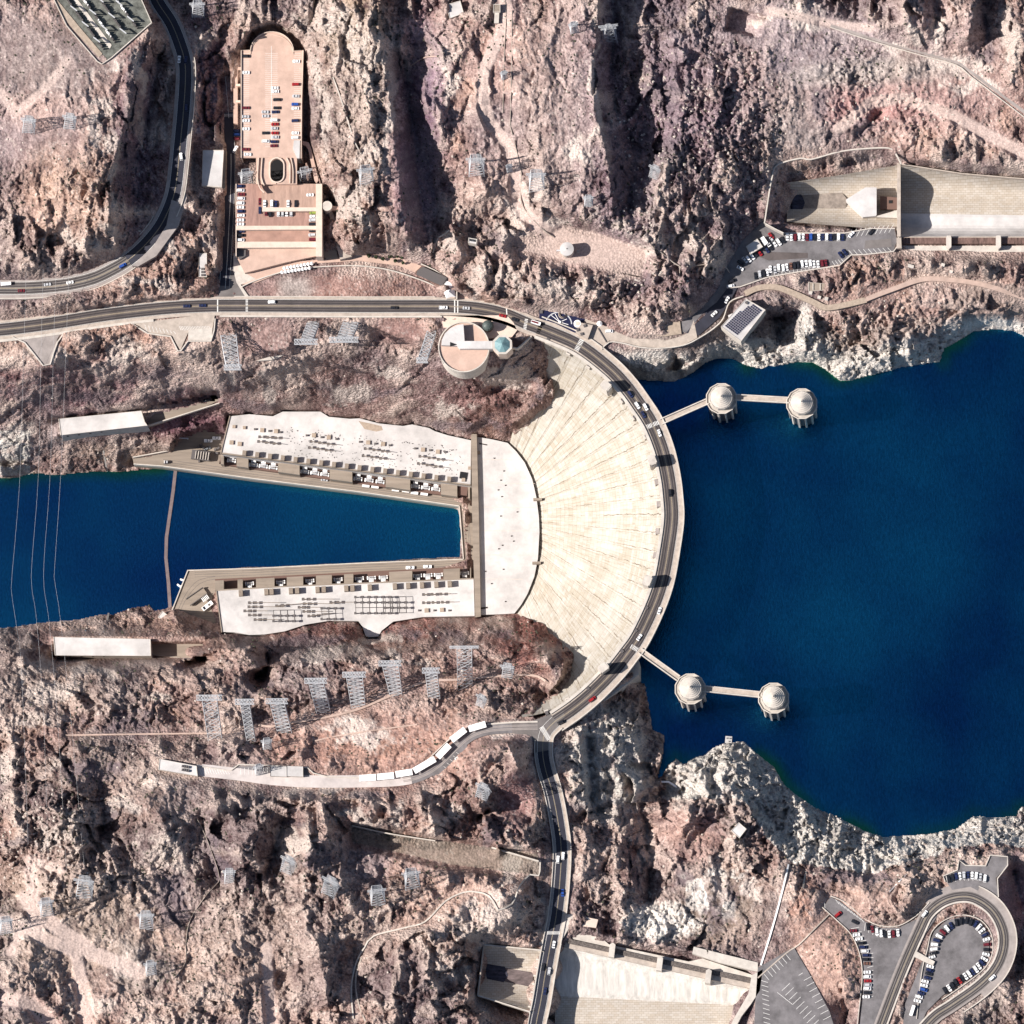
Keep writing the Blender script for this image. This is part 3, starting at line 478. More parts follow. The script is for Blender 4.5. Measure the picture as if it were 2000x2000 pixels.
# ---- rock colour (the stone's own, plus shade and highlights put into it): tan rock, red earth, white bathtub ring, grey gravel
col = np.zeros(GX.shape+(3,)); n1 = vn(WX, WY, 120, 31); n2 = vn(WX, WY, 34, 32); n3 = vn(GX, GY, 9, 33); n4 = vn(GX, GY, 3.2, 34)
def lerp(a, b, t): return a+(np.array(b)-a)*t[..., None]
col[:] = (0.40, 0.30, 0.265)
col = lerp(col, (0.47,0.335,0.27), np.clip((n2-.5)*3, 0, 1)*.7)
col = lerp(col, (0.30,0.255,0.25), np.clip((.5-n1)*4, 0, 1)*.8)
col = lerp(col, (0.52,0.43,0.375), np.clip(cv-.62, 0, 1)*2.2*(1-SM))
ZONES = [ # (cx, cy, rx, ry, colour, strength); some purple ones put valley shade into the colour
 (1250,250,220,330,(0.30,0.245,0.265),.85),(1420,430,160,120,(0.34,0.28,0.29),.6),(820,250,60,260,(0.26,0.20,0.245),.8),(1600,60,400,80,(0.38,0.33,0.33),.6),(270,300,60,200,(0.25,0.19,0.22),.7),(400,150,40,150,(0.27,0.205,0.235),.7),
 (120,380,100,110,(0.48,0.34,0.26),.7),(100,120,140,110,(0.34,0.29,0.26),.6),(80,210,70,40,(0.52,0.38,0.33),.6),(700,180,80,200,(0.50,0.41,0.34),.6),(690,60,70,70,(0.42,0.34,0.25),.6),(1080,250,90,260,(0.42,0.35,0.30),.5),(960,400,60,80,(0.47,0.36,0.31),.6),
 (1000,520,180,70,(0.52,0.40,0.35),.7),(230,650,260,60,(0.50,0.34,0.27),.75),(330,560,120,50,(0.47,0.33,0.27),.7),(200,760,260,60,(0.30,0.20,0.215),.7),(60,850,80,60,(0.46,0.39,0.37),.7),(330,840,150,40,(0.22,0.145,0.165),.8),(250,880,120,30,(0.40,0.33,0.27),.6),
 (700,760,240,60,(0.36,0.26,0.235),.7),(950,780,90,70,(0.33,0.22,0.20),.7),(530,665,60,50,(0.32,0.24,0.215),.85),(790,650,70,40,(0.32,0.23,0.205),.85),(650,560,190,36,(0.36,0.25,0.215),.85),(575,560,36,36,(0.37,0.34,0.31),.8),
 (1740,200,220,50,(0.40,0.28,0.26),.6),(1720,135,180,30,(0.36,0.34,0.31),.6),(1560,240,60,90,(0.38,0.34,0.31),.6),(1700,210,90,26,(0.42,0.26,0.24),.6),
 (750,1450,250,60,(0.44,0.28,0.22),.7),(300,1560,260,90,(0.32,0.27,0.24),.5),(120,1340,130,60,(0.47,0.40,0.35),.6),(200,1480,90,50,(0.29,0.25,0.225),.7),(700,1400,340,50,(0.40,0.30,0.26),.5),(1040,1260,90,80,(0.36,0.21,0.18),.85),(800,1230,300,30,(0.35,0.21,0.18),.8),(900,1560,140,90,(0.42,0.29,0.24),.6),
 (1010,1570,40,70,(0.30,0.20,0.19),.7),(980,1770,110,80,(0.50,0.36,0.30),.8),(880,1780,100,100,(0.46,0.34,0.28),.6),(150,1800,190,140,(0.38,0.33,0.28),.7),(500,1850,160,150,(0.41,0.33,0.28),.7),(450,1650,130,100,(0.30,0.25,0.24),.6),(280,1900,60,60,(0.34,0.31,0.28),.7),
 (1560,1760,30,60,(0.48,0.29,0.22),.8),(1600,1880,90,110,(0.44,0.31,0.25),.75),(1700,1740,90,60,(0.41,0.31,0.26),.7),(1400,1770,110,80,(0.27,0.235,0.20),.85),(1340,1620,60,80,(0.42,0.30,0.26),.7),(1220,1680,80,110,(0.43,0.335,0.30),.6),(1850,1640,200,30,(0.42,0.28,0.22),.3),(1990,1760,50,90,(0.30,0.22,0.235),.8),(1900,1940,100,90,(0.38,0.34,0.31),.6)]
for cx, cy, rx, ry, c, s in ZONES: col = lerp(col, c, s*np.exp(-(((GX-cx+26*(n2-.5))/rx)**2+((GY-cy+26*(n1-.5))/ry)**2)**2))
# pale mineral band below the old waterline
pal = np.zeros(GX.shape)
north = np.array([np.interp(g, [p[0] for p in SH_LN], [p[1] for p in SH_LN])]*N)
dn = north-GY; bn = np.interp(GX, [1240,1330,1400,1500,1600,1700,1830,1900,2000], [30,45,40,90,90,75,75,35,30])
pal = np.maximum(pal, np.clip(1.15-dn/bn, 0, 1)*(GX > 1240)*(dn > -20))
south = np.array([np.interp(g, [p[0] for p in SH_LS], [p[1] for p in SH_LS])]*N); rg = np.array([np.interp(g, [1100,1250,1300]+[p[0] for p in RING_S], [1560,1560,1560]+[p[1] for p in RING_S])]*N)
pal = np.maximum(pal, ((GY > south-20) & (GY < rg+8*(n3-.5)) & (GX > 1300)).astype(float)*.9)
pal = np.maximum(pal, .75*np.exp(-(((GX-1190)/90)**2+((GY-1490)/120)**2)**2)); pal = np.maximum(pal, .9*np.exp(-(((GX-1572)/20)**2+((GY-650)/60)**2)**2)); pal = np.maximum(pal, .8*np.exp(-(((GX-1290)/80)**2+((GY-1800)/40)**2)**2)*(.5+n4)); pal = np.maximum(pal, .6*np.exp(-(((GX-1400)/90)**2+((GY-1740)/60)**2)**2)*(n2 > .55))
pal = np.maximum(pal, .7*np.exp(-(((GX-1290)/100)**2+((GY-705)/26)**2)**2)); pal = np.maximum(pal, .8*((GX < 60) & (GY > 840) & (GY < 930))*np.clip(n3+.2, 0, 1))
# scattered dark varnish and pale chips
col *= (1-.42*np.clip(.46-n4, 0, 1)*2.2*(1-.5*SM))[..., None]
col = lerp(col, (0.60,0.52,0.46), np.clip(n4-.68, 0, 1)*2.4*(cv2 > .45))
col *= (0.84+.30*cv3)[..., None]
n5 = vn(GX, GY, 18, 81); n6 = vn(WX, WY, 60, 82); col = lerp(col, (0.15,0.12,0.115), np.clip(n5*.6+n4*.5-.60, 0, 1)*3.0*(1-.6*SM)*(1-.7*np.clip(pal, 0, 1)))
col = lerp(col, (0.56,0.46,0.40), np.clip(mfa*.9+mfb*.5-.12, 0, 1)*.9*rough*(1-SM))  # relief crests turned paler: highlights put into the colour
col = (col-.30)*1.25+.25; col[..., 2] += .012; col = np.clip(col, .04, .8); lum = col.mean(-1, keepdims=True); col = col*.86+lum*.14*np.array((1.02,.98,1.0)); col *= 1.07*(1+(rng.random(GX.shape)[..., None]-.5)*.34)
LT = [(1110,1470,26,70),(1170,1480,16,80),(1290,1800,70,30),(1260,1640,10,60),(1440,1560,60,16),(1340,1560,30,20),(1560,1640,60,20),(1150,1400,50,16),(1390,1730,24,40),(1460,1740,20,40),(60,1300,40,20),(740,1250,50,10),(20,1500,20,40),(1250,700,60,10),(1860,130,60,16),(1550,30,60,20),(880,160,20,60),(620,150,14,60),(1160,200,8,160),(755,220,10,120),(275,150,8,60),(220,330,10,80),(380,90,20,30),(700,110,40,60),(640,230,16,90),(715,170,12,30),(720,300,30,40),(690,400,40,50),(1000,430,20,40),(1080,440,60,14),(1230,445,30,14),(960,540,60,30),(1080,560,90,20),(880,470,20,15),(150,470,60,20),(225,450,26,16),(200,240,26,40),(225,130,30,20),(450,730,12,60),(530,750,14,40),(690,760,40,16),(760,720,40,16),(870,800,40,20),(990,740,60,20),(30,870,34,50),(100,1350,70,30),(60,1400,40,20),(112,1480,14,25),(180,1318,60,12),(300,1350,30,12),(640,1275,60,15),(800,1290,60,12),(630,1535,60,10),(310,1525,30,16),(140,1600,40,16),(250,1580,30,20),(120,1640,60,25),(330,1655,50,30),(560,1650,40,50),(700,1600,40,16),(770,1590,20,20),(880,1590,34,22),(990,1430,40,20),(1000,1700,30,40),(930,1800,50,60),(890,1900,30,40),(980,1770,60,40),(700,1430,60,30),(250,1880,40,20),(60,1810,40,14),(170,1960,40,30),(1900,170,60,16),(1750,110,40,14),(1780,60,16,30),(1970,60,14,70),(1830,70,14,30),(1600,40,30,12),(640,40,50,30),(1120,300,40,30),(1040,380,30,40),(1330,470,60,30),(1240,500,40,20),(1380,520,40,20),(230,680,60,30),(100,690,40,20),(300,560,60,14),(340,490,20,20)]
DK = [(820,300,36,180),(1235,330,46,140),(1300,180,50,60),(1320,300,40,50),(1430,450,40,40),(962,470,20,40),(1230,560,40,24),(1340,580,40,20),(150,775,150,14),(300,730,60,12),(480,790,80,16),(700,765,90,10),(900,830,80,12),(1045,740,16,40),(225,1420,70,20),(290,1390,40,14),(180,1500,60,30),(510,1320,26,25),(480,1360,30,16),(625,1360,18,25),(205,1590,14,30),(60,1640,40,10),(190,1680,30,14),(400,1640,30,40),(425,1700,16,30),(560,1600,40,9),(545,1640,18,30),(640,1560,60,10),(720,1560,50,10),(330,1760,40,50),(1150,1572,70,8),(1205,1450,12,60),(1200,1600,40,10),(1252,1700,12,50),(1385,1595,26,26),(1390,1760,56,50),(1350,1720,30,20),(1700,1725,60,14),(1640,1720,40,10),(1840,1662,60,7),(1985,1700,20,60),(1530,120,22,18),(1600,190,18,30),(1680,250,20,12),(1925,60,9,50),(1910,105,22,10),(270,200,24,80),(240,320,20,80),(400,60,20,20),(860,1240,120,12),(600,1250,100,10),(1080,1290,14,40),(860,640,10,40),(700,650,8,30),(620,1680,14,40),(480,1560,40,14),(960,1620,16,30)]  # dark rock, and shade of scarps and gullies painted into the colour
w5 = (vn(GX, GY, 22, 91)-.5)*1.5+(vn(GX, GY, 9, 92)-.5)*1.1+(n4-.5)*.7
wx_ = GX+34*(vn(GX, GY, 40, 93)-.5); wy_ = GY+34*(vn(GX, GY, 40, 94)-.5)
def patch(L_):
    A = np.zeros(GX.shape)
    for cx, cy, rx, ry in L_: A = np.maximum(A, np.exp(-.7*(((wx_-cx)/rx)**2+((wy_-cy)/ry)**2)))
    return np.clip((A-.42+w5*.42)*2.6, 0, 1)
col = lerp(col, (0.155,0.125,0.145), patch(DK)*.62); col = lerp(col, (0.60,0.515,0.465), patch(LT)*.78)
pal = np.clip(pal*1.25, 0, 1)*np.clip(.30+1.5*n3*.7+.5*cv-.1, 0, 1); pal = np.clip((pal-.25)*1.9, 0, 1)
col = lerp(col, (0.235,0.20,0.18), np.clip(pal*0+((dn > -30) & (dn < 90) & (GX > 1240))*.5, 0, 1)*(1-pal)); col = lerp(col, (0.66,0.62,0.575)*1, pal*.93); col *= (1-.35*np.clip(w5, 0, 1)*pal)[..., None]
DD = dist_mask([TERR], [(zc(a, 0), b) for a, b in DIRTS]); col = lerp(col, (0.50,0.395,0.355), np.exp(-(DD/4)**2)*.85*(.8+.3*n4))
it = inside(TERR); col[it] = col[it]*.35+np.array((0.46,0.36,0.32))*.65; ins_ = inside(BEN); col[ins_] = col[ins_]*.45+np.array((0.15,0.15,0.12))*.5
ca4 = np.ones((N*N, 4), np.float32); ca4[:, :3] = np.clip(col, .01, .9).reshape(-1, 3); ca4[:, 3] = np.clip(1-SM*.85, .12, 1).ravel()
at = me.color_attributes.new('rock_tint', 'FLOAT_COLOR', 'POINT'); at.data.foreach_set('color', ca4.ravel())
m = bpy.data.materials.new('desert_rock'); m.use_nodes = True; n = m.node_tree; b = n.nodes['Principled BSDF']; b.inputs['Roughness'].default_value = .95; b.inputs['Specular IOR Level'].default_value = .1
a = n.nodes.new('ShaderNodeAttribute'); a.attribute_name = 'rock_tint'; geo = n.nodes.new('ShaderNodeNewGeometry')
nz = n.nodes.new('ShaderNodeTexNoise'); nz.inputs['Scale'].default_value = .9; nz.inputs['Detail'].default_value = 6; nz.inputs['Roughness'].default_value = .75; n.links.new(geo.outputs['Position'], nz.inputs[0])
mr = n.nodes.new('ShaderNodeMapRange'); mr.inputs[1].default_value = .3; mr.inputs[2].default_value = .7; mr.inputs[3].default_value = .5; mr.inputs[4].default_value = 1.38; n.links.new(nz.outputs['Fac'], mr.inputs[0])
mx = n.nodes.new('ShaderNodeVectorMath'); mx.operation = 'SCALE'; n.links.new(a.outputs['Color'], mx.inputs[0]); n.links.new(mr.outputs[0], mx.inputs['Scale']); n.links.new(mx.outputs[0], b.inputs['Base Color'])
vo = n.nodes.new('ShaderNodeTexVoronoi'); vo.inputs['Scale'].default_value = .55; n.links.new(geo.outputs['Position'], vo.inputs['Vector'])
ad = n.nodes.new('ShaderNodeMath'); ad.operation = 'ADD'; n.links.new(vo.outputs['Distance'], ad.inputs[0]); n.links.new(nz.outputs['Fac'], ad.inputs[1])
bp = n.nodes.new('ShaderNodeBump'); bp.inputs['Distance'].default_value = 1.5; n.links.new(a.outputs['Alpha'], bp.inputs['Strength']); n.links.new(ad.outputs[0], bp.inputs['Height']); n.links.new(bp.outputs[0], b.inputs['Normal'])
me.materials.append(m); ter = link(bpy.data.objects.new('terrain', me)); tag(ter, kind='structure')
# ---- water
GLS = 10.5
def water(name, poly, z, c1, c2, sc):
    mm = bpy.data.materials.new(name); mm.use_nodes = True; n = mm.node_tree; b = n.nodes['Principled BSDF']; b.inputs['Roughness'].default_value = .9; b.inputs['Specular IOR Level'].default_value = 0
    geo = n.nodes.new('ShaderNodeNewGeometry'); nz = n.nodes.new('ShaderNodeTexNoise'); nz.inputs['Scale'].default_value = .0055; nz.inputs['Detail'].default_value = 7; n.links.new(geo.outputs['Position'], nz.inputs[0])
    cr = n.nodes.new('ShaderNodeValToRGB'); cr.color_ramp.elements[0].position = .35; cr.color_ramp.elements[1].position = .68; cr.color_ramp.elements[0].color = (*c1, 1); cr.color_ramp.elements[1].color = (*c2, 1); n.links.new(nz.outputs['Fac'], cr.inputs[0])
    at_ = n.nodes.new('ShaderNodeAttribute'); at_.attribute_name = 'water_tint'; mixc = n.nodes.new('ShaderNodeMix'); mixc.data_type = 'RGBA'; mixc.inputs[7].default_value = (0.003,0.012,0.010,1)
    rp = n.nodes.new('ShaderNodeTexNoise'); rp.inputs['Scale'].default_value = .5; rp.inputs['Detail'].default_value = 5; rp.inputs['Roughness'].default_value = .8; rmp = n.nodes.new('ShaderNodeMapping'); rmp.inputs['Rotation'].default_value = (0,0,.9); rmp.inputs['Scale'].default_value = (2.0,.8,1); n.links.new(geo.outputs['Position'], rmp.inputs[0]); n.links.new(rmp.outputs[0], rp.inputs[0])
    rr_ = n.nodes.new('ShaderNodeMapRange'); rr_.inputs[1].default_value = .3; rr_.inputs[2].default_value = .7; rr_.inputs[3].default_value = .62; rr_.inputs[4].default_value = 1.45; n.links.new(rp.outputs['Fac'], rr_.inputs[0]); rs_ = n.nodes.new('ShaderNodeVectorMath'); rs_.operation = 'SCALE'; n.links.new(cr.outputs[0], rs_.inputs[0]); n.links.new(rr_.outputs[0], rs_.inputs['Scale'])
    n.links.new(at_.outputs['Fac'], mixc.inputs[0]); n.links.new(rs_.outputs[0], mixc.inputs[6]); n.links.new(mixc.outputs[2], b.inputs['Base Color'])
    mp = n.nodes.new('ShaderNodeMapping'); mp.inputs['Rotation'].default_value = (0,0,.5); mp.inputs['Scale'].default_value = (1.6,.7,1); n.links.new(geo.outputs['Position'], mp.inputs[0])
    n2 = n.nodes.new('ShaderNodeTexNoise'); n2.inputs['Scale'].default_value = sc; n2.inputs['Detail'].default_value = 5; n2.inputs['Roughness'].default_value = .7; n.links.new(mp.outputs[0], n2.inputs[0])
    bp = n.nodes.new('ShaderNodeBump'); bp.inputs['Distance'].default_value = .45; bp.inputs['Strength'].default_value = .5; n.links.new(n2.outputs['Fac'], bp.inputs['Height']); n.links.new(bp.outputs[0], b.inputs['Normal'])
    gl = n.nodes.new('ShaderNodeBsdfGlossy'); gl.inputs['Roughness'].default_value = .06; n.links.new(bp.outputs[0], gl.inputs['Normal']); gc = n.nodes.new('ShaderNodeVectorMath'); gc.operation = 'SCALE'; gc.inputs['Scale'].default_value = GLS; gm = n.nodes.new('ShaderNodeVectorMath'); gm.operation = 'MULTIPLY'; gm.inputs[1].default_value = (1.0,2.0,.92); n.links.new(mixc.outputs[2], gm.inputs[0]); n.links.new(gm.outputs[0], gc.inputs[0]); n.links.new(gc.outputs[0], gl.inputs['Color'])
    mxs = n.nodes.new('ShaderNodeMixShader'); mxs.inputs[0].default_value = .8; n.links.new(b.outputs[0], mxs.inputs[1]); n.links.new(gl.outputs[0], mxs.inputs[2]); n.links.new(mxs.outputs[0], n.nodes['Material Output'].inputs[0])
    return mm
def water_grid(name, pl, z, c1, c2, sc, shores):
    xs = sorted(p[0] for p in pl); ys = sorted(p[1] for p in pl); gx = np.arange(xs[0], xs[-1]+12, 12.); gy = np.arange(ys[0], ys[-1]+12, 12.); X, Y = np.meshgrid(gx, gy)
    keep = inside(pl, X[:-1, :-1]+6, Y[:-1, :-1]+6); wx, wy = Pn(X, Y, z); V = [(float(a), float(b), z) for a, b in zip(wx.ravel(), wy.ravel())]
    nx = len(gx); F = [[j*nx+i, (j+1)*nx+i, (j+1)*nx+i+1, j*nx+i+1] for j, i in zip(*np.nonzero(keep))]
    d = np.full(X.shape, 999.)
    for sh in shores:
        for a, b in zip(sh[:-1], sh[1:]):
            dx, dy = b[0]-a[0], b[1]-a[1]; t = np.clip(((X-a[0])*dx+(Y-a[1])*dy)/(dx*dx+dy*dy+1e-9), 0, 1); d = np.minimum(d, np.hypot(X-a[0]-t*dx, Y-a[1]-t*dy))
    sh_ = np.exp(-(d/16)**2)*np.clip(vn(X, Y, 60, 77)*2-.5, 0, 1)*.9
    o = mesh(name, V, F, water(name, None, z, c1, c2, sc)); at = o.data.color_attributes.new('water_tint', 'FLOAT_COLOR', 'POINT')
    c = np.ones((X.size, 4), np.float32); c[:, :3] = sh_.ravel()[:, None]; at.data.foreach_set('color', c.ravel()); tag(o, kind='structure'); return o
lp = [(p[0]+6, p[1]) for p in CREST if p[1] > 700 and p[1] < 1330]
water_grid('lake_water', lp+[(1262,1560),(1330,1600),(1600,1700),(2760,1760),(2760,560),(2000,600),(1800,760),(1600,760),(1450,760),(1240,700)][:0]+[(1200,1560),(1600,1720),(2760,1760),(2760,560),(1900,600),(1230,690)], LAKE_Z, (0.0008,0.0030,0.021), (0.0016,0.014,0.046), .45, [SH_LN[8:], SH_LS[8:]])
water_grid('river_water', [(-760,860),(320,880),(920,940),(920,1120),(320,1240),(-760,1300)], RIVER_Z, (0.0015,0.005,0.030), (0.002,0.015,0.050), .45, [SH_RN])
# ================================================================== ROADS
def sub(R, f): return [p for p in R if f(p)]
def surf(name, R, o0, o1, m, th=1.6, dz=0.0): return tag(B().strip(R, o0, o1, dz, th).build(name, m), kind='structure')
RA1 = sub(RA, lambda p: p[1] < 512 and p[0] > 245); RA2 = [p for p in RA if not (p[1] < 512 and p[0] > 245)]; RA2 = [RA1[-1]]+RA2
surf('highway', RA1, -13, 13, 'asphalt'); surf('highway', RA2, -13, 13, 'asphalt2')
surf('highway_shoulder', RA1, 13, 19, 'shoulder', dz=-.05); surf('highway_shoulder', RA1, -18, -13, 'shoulder', dz=-.05); surf('highway_shoulder', RA2, -22, -13, 'shoulder', dz=-.05); surf('highway_shoulder', RA2, 13, 19, 'shoulder', dz=-.05)
# the travel direction of RA is downwards in the photo, so + is the photo's left
tag(B().prism([(343,350),(358,355),(365,386),(349,440),(305,500),(270,520),(258,519),(300,480),(325,440)], 22.5, 16).build('lay_by', 'shoulder'), kind='structure')
mk = B().strip(RA, -.7, -.2, .02, .01).strip(RA, .2, .7, .02, .01); tag(mk.build('highway_centre_line', 'yellow'), kind='structure')
tag(B().strip(RA, 12, 12.6, .02, .01).strip(RA, -12.6, -12, .02, .01).build('highway_edge_line', 'line'), kind='structure')
for o in (-8.5, -4, 4, 8.5): surf('tyre_track', RA2, o-1.2, o+1.2, 'tyre', .01, .015)
wl = B().strip([p for p in RA if p[1] > 110], -20.4, -18.8, .9, 3); tag(wl.build('roadside_wall', 'cream'), 'long pale parapet wall on the valley side of the curving highway', 'wall')
wl = B().strip([p for p in RA if p[0] < 330 and p[1] > 430], 21, 22.4, .8, 2); tag(wl.build('roadside_wall', 'cream'), 'pale wall along the uphill edge of the highway, left of the bend', 'wall')
# main road and the road on the dam
W1 = [p for p in RB if p[0] <= 862 and p[1] < 660]; W1 = sub(W1, lambda p: p[1] > 590 or True); i_dam = max(i for i, p in enumerate(RB) if p[0] <= 1062 and p[1] < 700); 
W1 = [p for p in RB[:i_dam+1]]; W2 = RB[i_dam:]
surf('main_road', W1, -13, 13, 'bridge', 2); surf('pavement', W1, -17.5, -13, 'walk', 2, .12); surf('pavement', W1, 13, 19, 'walk', 2, .12)
for o0, o1 in ((-11,-8.2),(-6.6,-3.8),(3.8,6.4),(8.0,10.8)): surf('tyre_track', RB, o0, o1, 'tyre', .01, .015)
for o0, o1 in ((-10,-7),(-5,-2),(3,6),(7.6,10)): surf('tyre_track', RC[:40], o0*.5, o1*.5, 'shoulder', .01, .015)
tag(B().strip(RB, -.9, -.3, .03, .01).strip(RB, .3, .9, .03, .01).build('road_centre_line', 'yellow'), kind='structure')
tag(B().strip(RB, -12.5, -12, .03, .01).strip(RB, 12, 12.5, .03, .01).build('road_edge_line', 'line'), kind='structure')
tag(B().strip([p for p in RB if 455 < p[0] < 860], -19, -17.5, 1.0, 3).build('bridge_parapet', 'cream'), 'low pale parapet on the uphill side of the straight ravine crossing', 'parapet')
tag(B().strip([p for p in RB if 425 < p[0] < 866], 19, 22, 1.0, 14).build('bridge_parapet', 'cream'), 'thick pale parapet on the canyon side of the straight ravine crossing', 'parapet')
tag(B().strip([p for p in RB if p[0] < 300], 19, 24, .6, 6).build('retaining_wall', 'cream'), 'pale retaining wall below the main road at the left edge', 'wall')
surf('south_road', RE, -13, 11, 'asphalt'); surf('pavement', RE, -18, -13, 'walk', 1.6, .12); surf('road_shoulder', RE, 11, 15, 'shoulder', 1.6, -.05)
tag(B().strip(RE, -.7, -.2, .02, .01).strip(RE, .2, .7, .02, .01).build('road_centre_line', 'yellow'), kind='structure')
tag(B().strip(RE, -12.4, -11.9, .02, .01).strip(RE, 10, 10.5, .02, .01).build('road_edge_line', 'line'), kind='structure')
tag(B().strip(RE, -20, -18, 1.0, 3).build('roadside_wall', 'cream'), 'pale parapet wall on the lake side of the south road', 'wall')
tag(B().strip([p for p in RE if p[1] > 1440], 15, 16.5, .9, 3).build('roadside_wall', 'cream'), 'thin pale wall on the hill side of the south road', 'wall')
tag(B().prism([(1040,1408),(1100,1385),(1105,1415),(1080,1440),(1072,1465),(1045,1470),(1040,1440),(1000,1432),(1000,1412)], .01, -2).build('road_junction', 'asphalt2'), kind='structure')
surf('access_road', [p for p in RD if p[1] > 215], -8.5, 12, 'asphalt'); tag(B().strip(RD, -.5, .2, .02, .01).strip(RD, -8, -7.6, .02, .01).strip(RD, 11, 11.5, .02, .01).build('lane_line', 'line'), kind='structure')
tag(B().prism([(432,500),(457,500),(462,545),(478,572),(489,582),(300,592),(300,588),(370,577),(405,560),(425,535)], .01, -2).build('road_junction', 'asphalt2'), kind='structure')
tag(B().prism([(433,500),(457,500),(456,525),(420,545),(428,530)], .04, -1).build('road_patch', 'asphalt'), kind='structure')
tag(B().prism([(408,212),(425,218),(456,222),(456,300),(440,300),(412,292),(425,262)], 2.45, -2).build('side_parking', 'asphalt'), kind='structure')
b = B()
for i in range(7): b.prism([(414+i*3.5,286-i*6),(415+i*3.5,286-i*6),(436,262-i*2+18),(435,262-i*2+18)][:4], 2.5, 2.4)
for i in range(9): b.prism([(436+i*2.3,222),(436.6+i*2.3,222),(436.6+i*2.3,228),(436+i*2.3,228)], 2.5, 2.4)
tag(b.build('parking_line', 'line'), kind='structure')
tag(B().strip([(1050,1409,.1),(1003,1410,.1),(952,1414,.1)], -2, 1, .3, 3).build('roadside_wall', 'cream'), 'pale wall closing the junction beside the dam end', 'wall')
RC1 = [p for p in RC if p[0] > 800]; RC2 = [RC1[-1]]+[p for p in RC if 384 < p[0] <= 800]
surf('lower_road', RC1, -11, 11, 'asphalt3'); surf('lower_road', RC2, -11, 13, 'paleroad')
tag(B().prism([(455,1497),(465,1494),(605,1499),(605,1518),(455,1512)], -.05, -3).build('side_parking', 'asphalt3'), kind='structure')
tag(B().prism([(384,1493),(455,1503),(455,1512),(405,1516),(384,1515)], .08, -3).build('road_apron', 'paleroad'), kind='structure')
tag(B().prism([(840,1508),(912,1440),(912,1470),(892,1492),(850,1520)], -.02, -3).build('side_parking', 'asphalt3'), kind='structure')
tag(B().strip([(380,1495,0),(440,1504,0),(452,1504,0),(466,1493,0),(525,1495,0),(600,1499,0),(612,1510,0),(640,1517,0),(700,1519,0),(780,1512,0),(825,1494,0),(858,1462,0),(890,1432,0),(930,1413,0),(952,1410,0)], -1, 1, .9, 3).build('roadside_wall', 'cream'), 'pale wall on the river side of the lower road', 'wall')
b = B()
for i in range(11): b.prism([(470+i*7.4,1499.5),(470.7+i*7.4,1499.5),(470.7+i*7.4,1513),(470+i*7.4,1513)], .05, .0)
for i in range(12): b.prism([(388+i*5,1497+i*.6),(389+i*5,1497+i*.6),(394+i*5,1512),(393+i*5,1512)], .14, .1)
for i in range(5): b.prism([(866+i*6,1497-i*7),(867+i*6,1497-i*7),(876+i*6,1503-i*7),(875+i*6,1503-i*7)], .05, .0)
tag(b.build('parking_line', 'line'), kind='structure')
# zebra crossings
def zebra(cx, cy, ang, n, L_, W_, z=.03, gap=1.1, label=None):
    b = B(); a = math.radians(ang); c = P(cx, cy, z)
    for i in range(n):
        u = (i-(n-1)/2)*gap; b.wbox(c.x+u*math.cos(a), c.y+u*math.sin(a), gap*.5, W_, ang, z, z-.02)
    tag(b.build('zebra_crossing', 'line'), kind='structure')
zebra(1026, 636, 80, 9, 0, 2.2); zebra(1132, 672, 62, 11, 0, 3.2, gap=1.0); zebra(1276, 829, 22, 10, 0, 3.0, gap=1.0); zebra(1243, 1268, 150, 10, 0, 3, gap=.9); zebra(1065, 1432, 122, 13, 0, 3.2, gap=.8, z=.05); zebra(482, 596, 90, 10, 0, 1.6, gap=1.0)
tag(B().prism([(887,582),(889,582),(889,612),(887,612)], .03, 0).prism([(893,582),(895,582),(895,612),(893,612)], .03, 0).prism([(424,581),(426,581),(426,612),(424,612)], .03, 0).prism([(988,600),(990,600),(992,632),(990,632)], .03, 0).build('stop_line', 'line'), kind='structure')
zebra(1081, 1822, 0, 11, 0, 2.2, gap=.8)
# ================================================================== DAM
dam = thing('arch_dam', 'pale tan concrete arch dam with a curved road along its crest', 'dam', 1200, 1000, -60)
nA, nT = 150, 34; V = []; UV = []
for i in range(nA):
    a = -1.33+(1.42+1.33)*i/(nA-1); rc = float(np.interp(a, CRA, CRR)); r0 = float(np.interp(a, TRA, TRR))
    for j in range(nT):
        t = -.01+1.07*j/(nT-1); r = rc*(1-t)+r0*t; z = -3-129*max(0, t)**.72 if t > 0 else 0
        groove = -0.55*(1 if (i % 6) == 0 else 0)
        V.append(P(CO[0]+r*math.cos(a), CO[1]+r*math.sin(a), z+groove)); UV.append((i/6.0, -z/9.0))
F = [[i*nT+j, (i+1)*nT+j, (i+1)*nT+j+1, i*nT+j+1] for i in range(nA-1) for j in range(nT-1)]
m = bpy.data.materials.new('dam_concrete'); m.use_nodes = True; n = m.node_tree; b_ = n.nodes['Principled BSDF']; b_.inputs['Roughness'].default_value = .9; b_.inputs['Specular IOR Level'].default_value = .1
uv = n.nodes.new('ShaderNodeUVMap'); uv.uv_map = 'UVMap'
br = n.nodes.new('ShaderNodeTexBrick'); br.inputs['Scale'].default_value = 1; br.inputs['Brick Width'].default_value = .5; br.inputs['Row Height'].default_value = .38; br.inputs['Mortar Size'].default_value = .012; br.offset = 0
br.inputs['Color1'].default_value = (0.42,0.395,0.355,1); br.inputs['Color2'].default_value = (0.36,0.325,0.27,1); br.inputs['Mortar'].default_value = (0.25,0.215,0.17,1); n.links.new(uv.outputs[0], br.inputs[0])
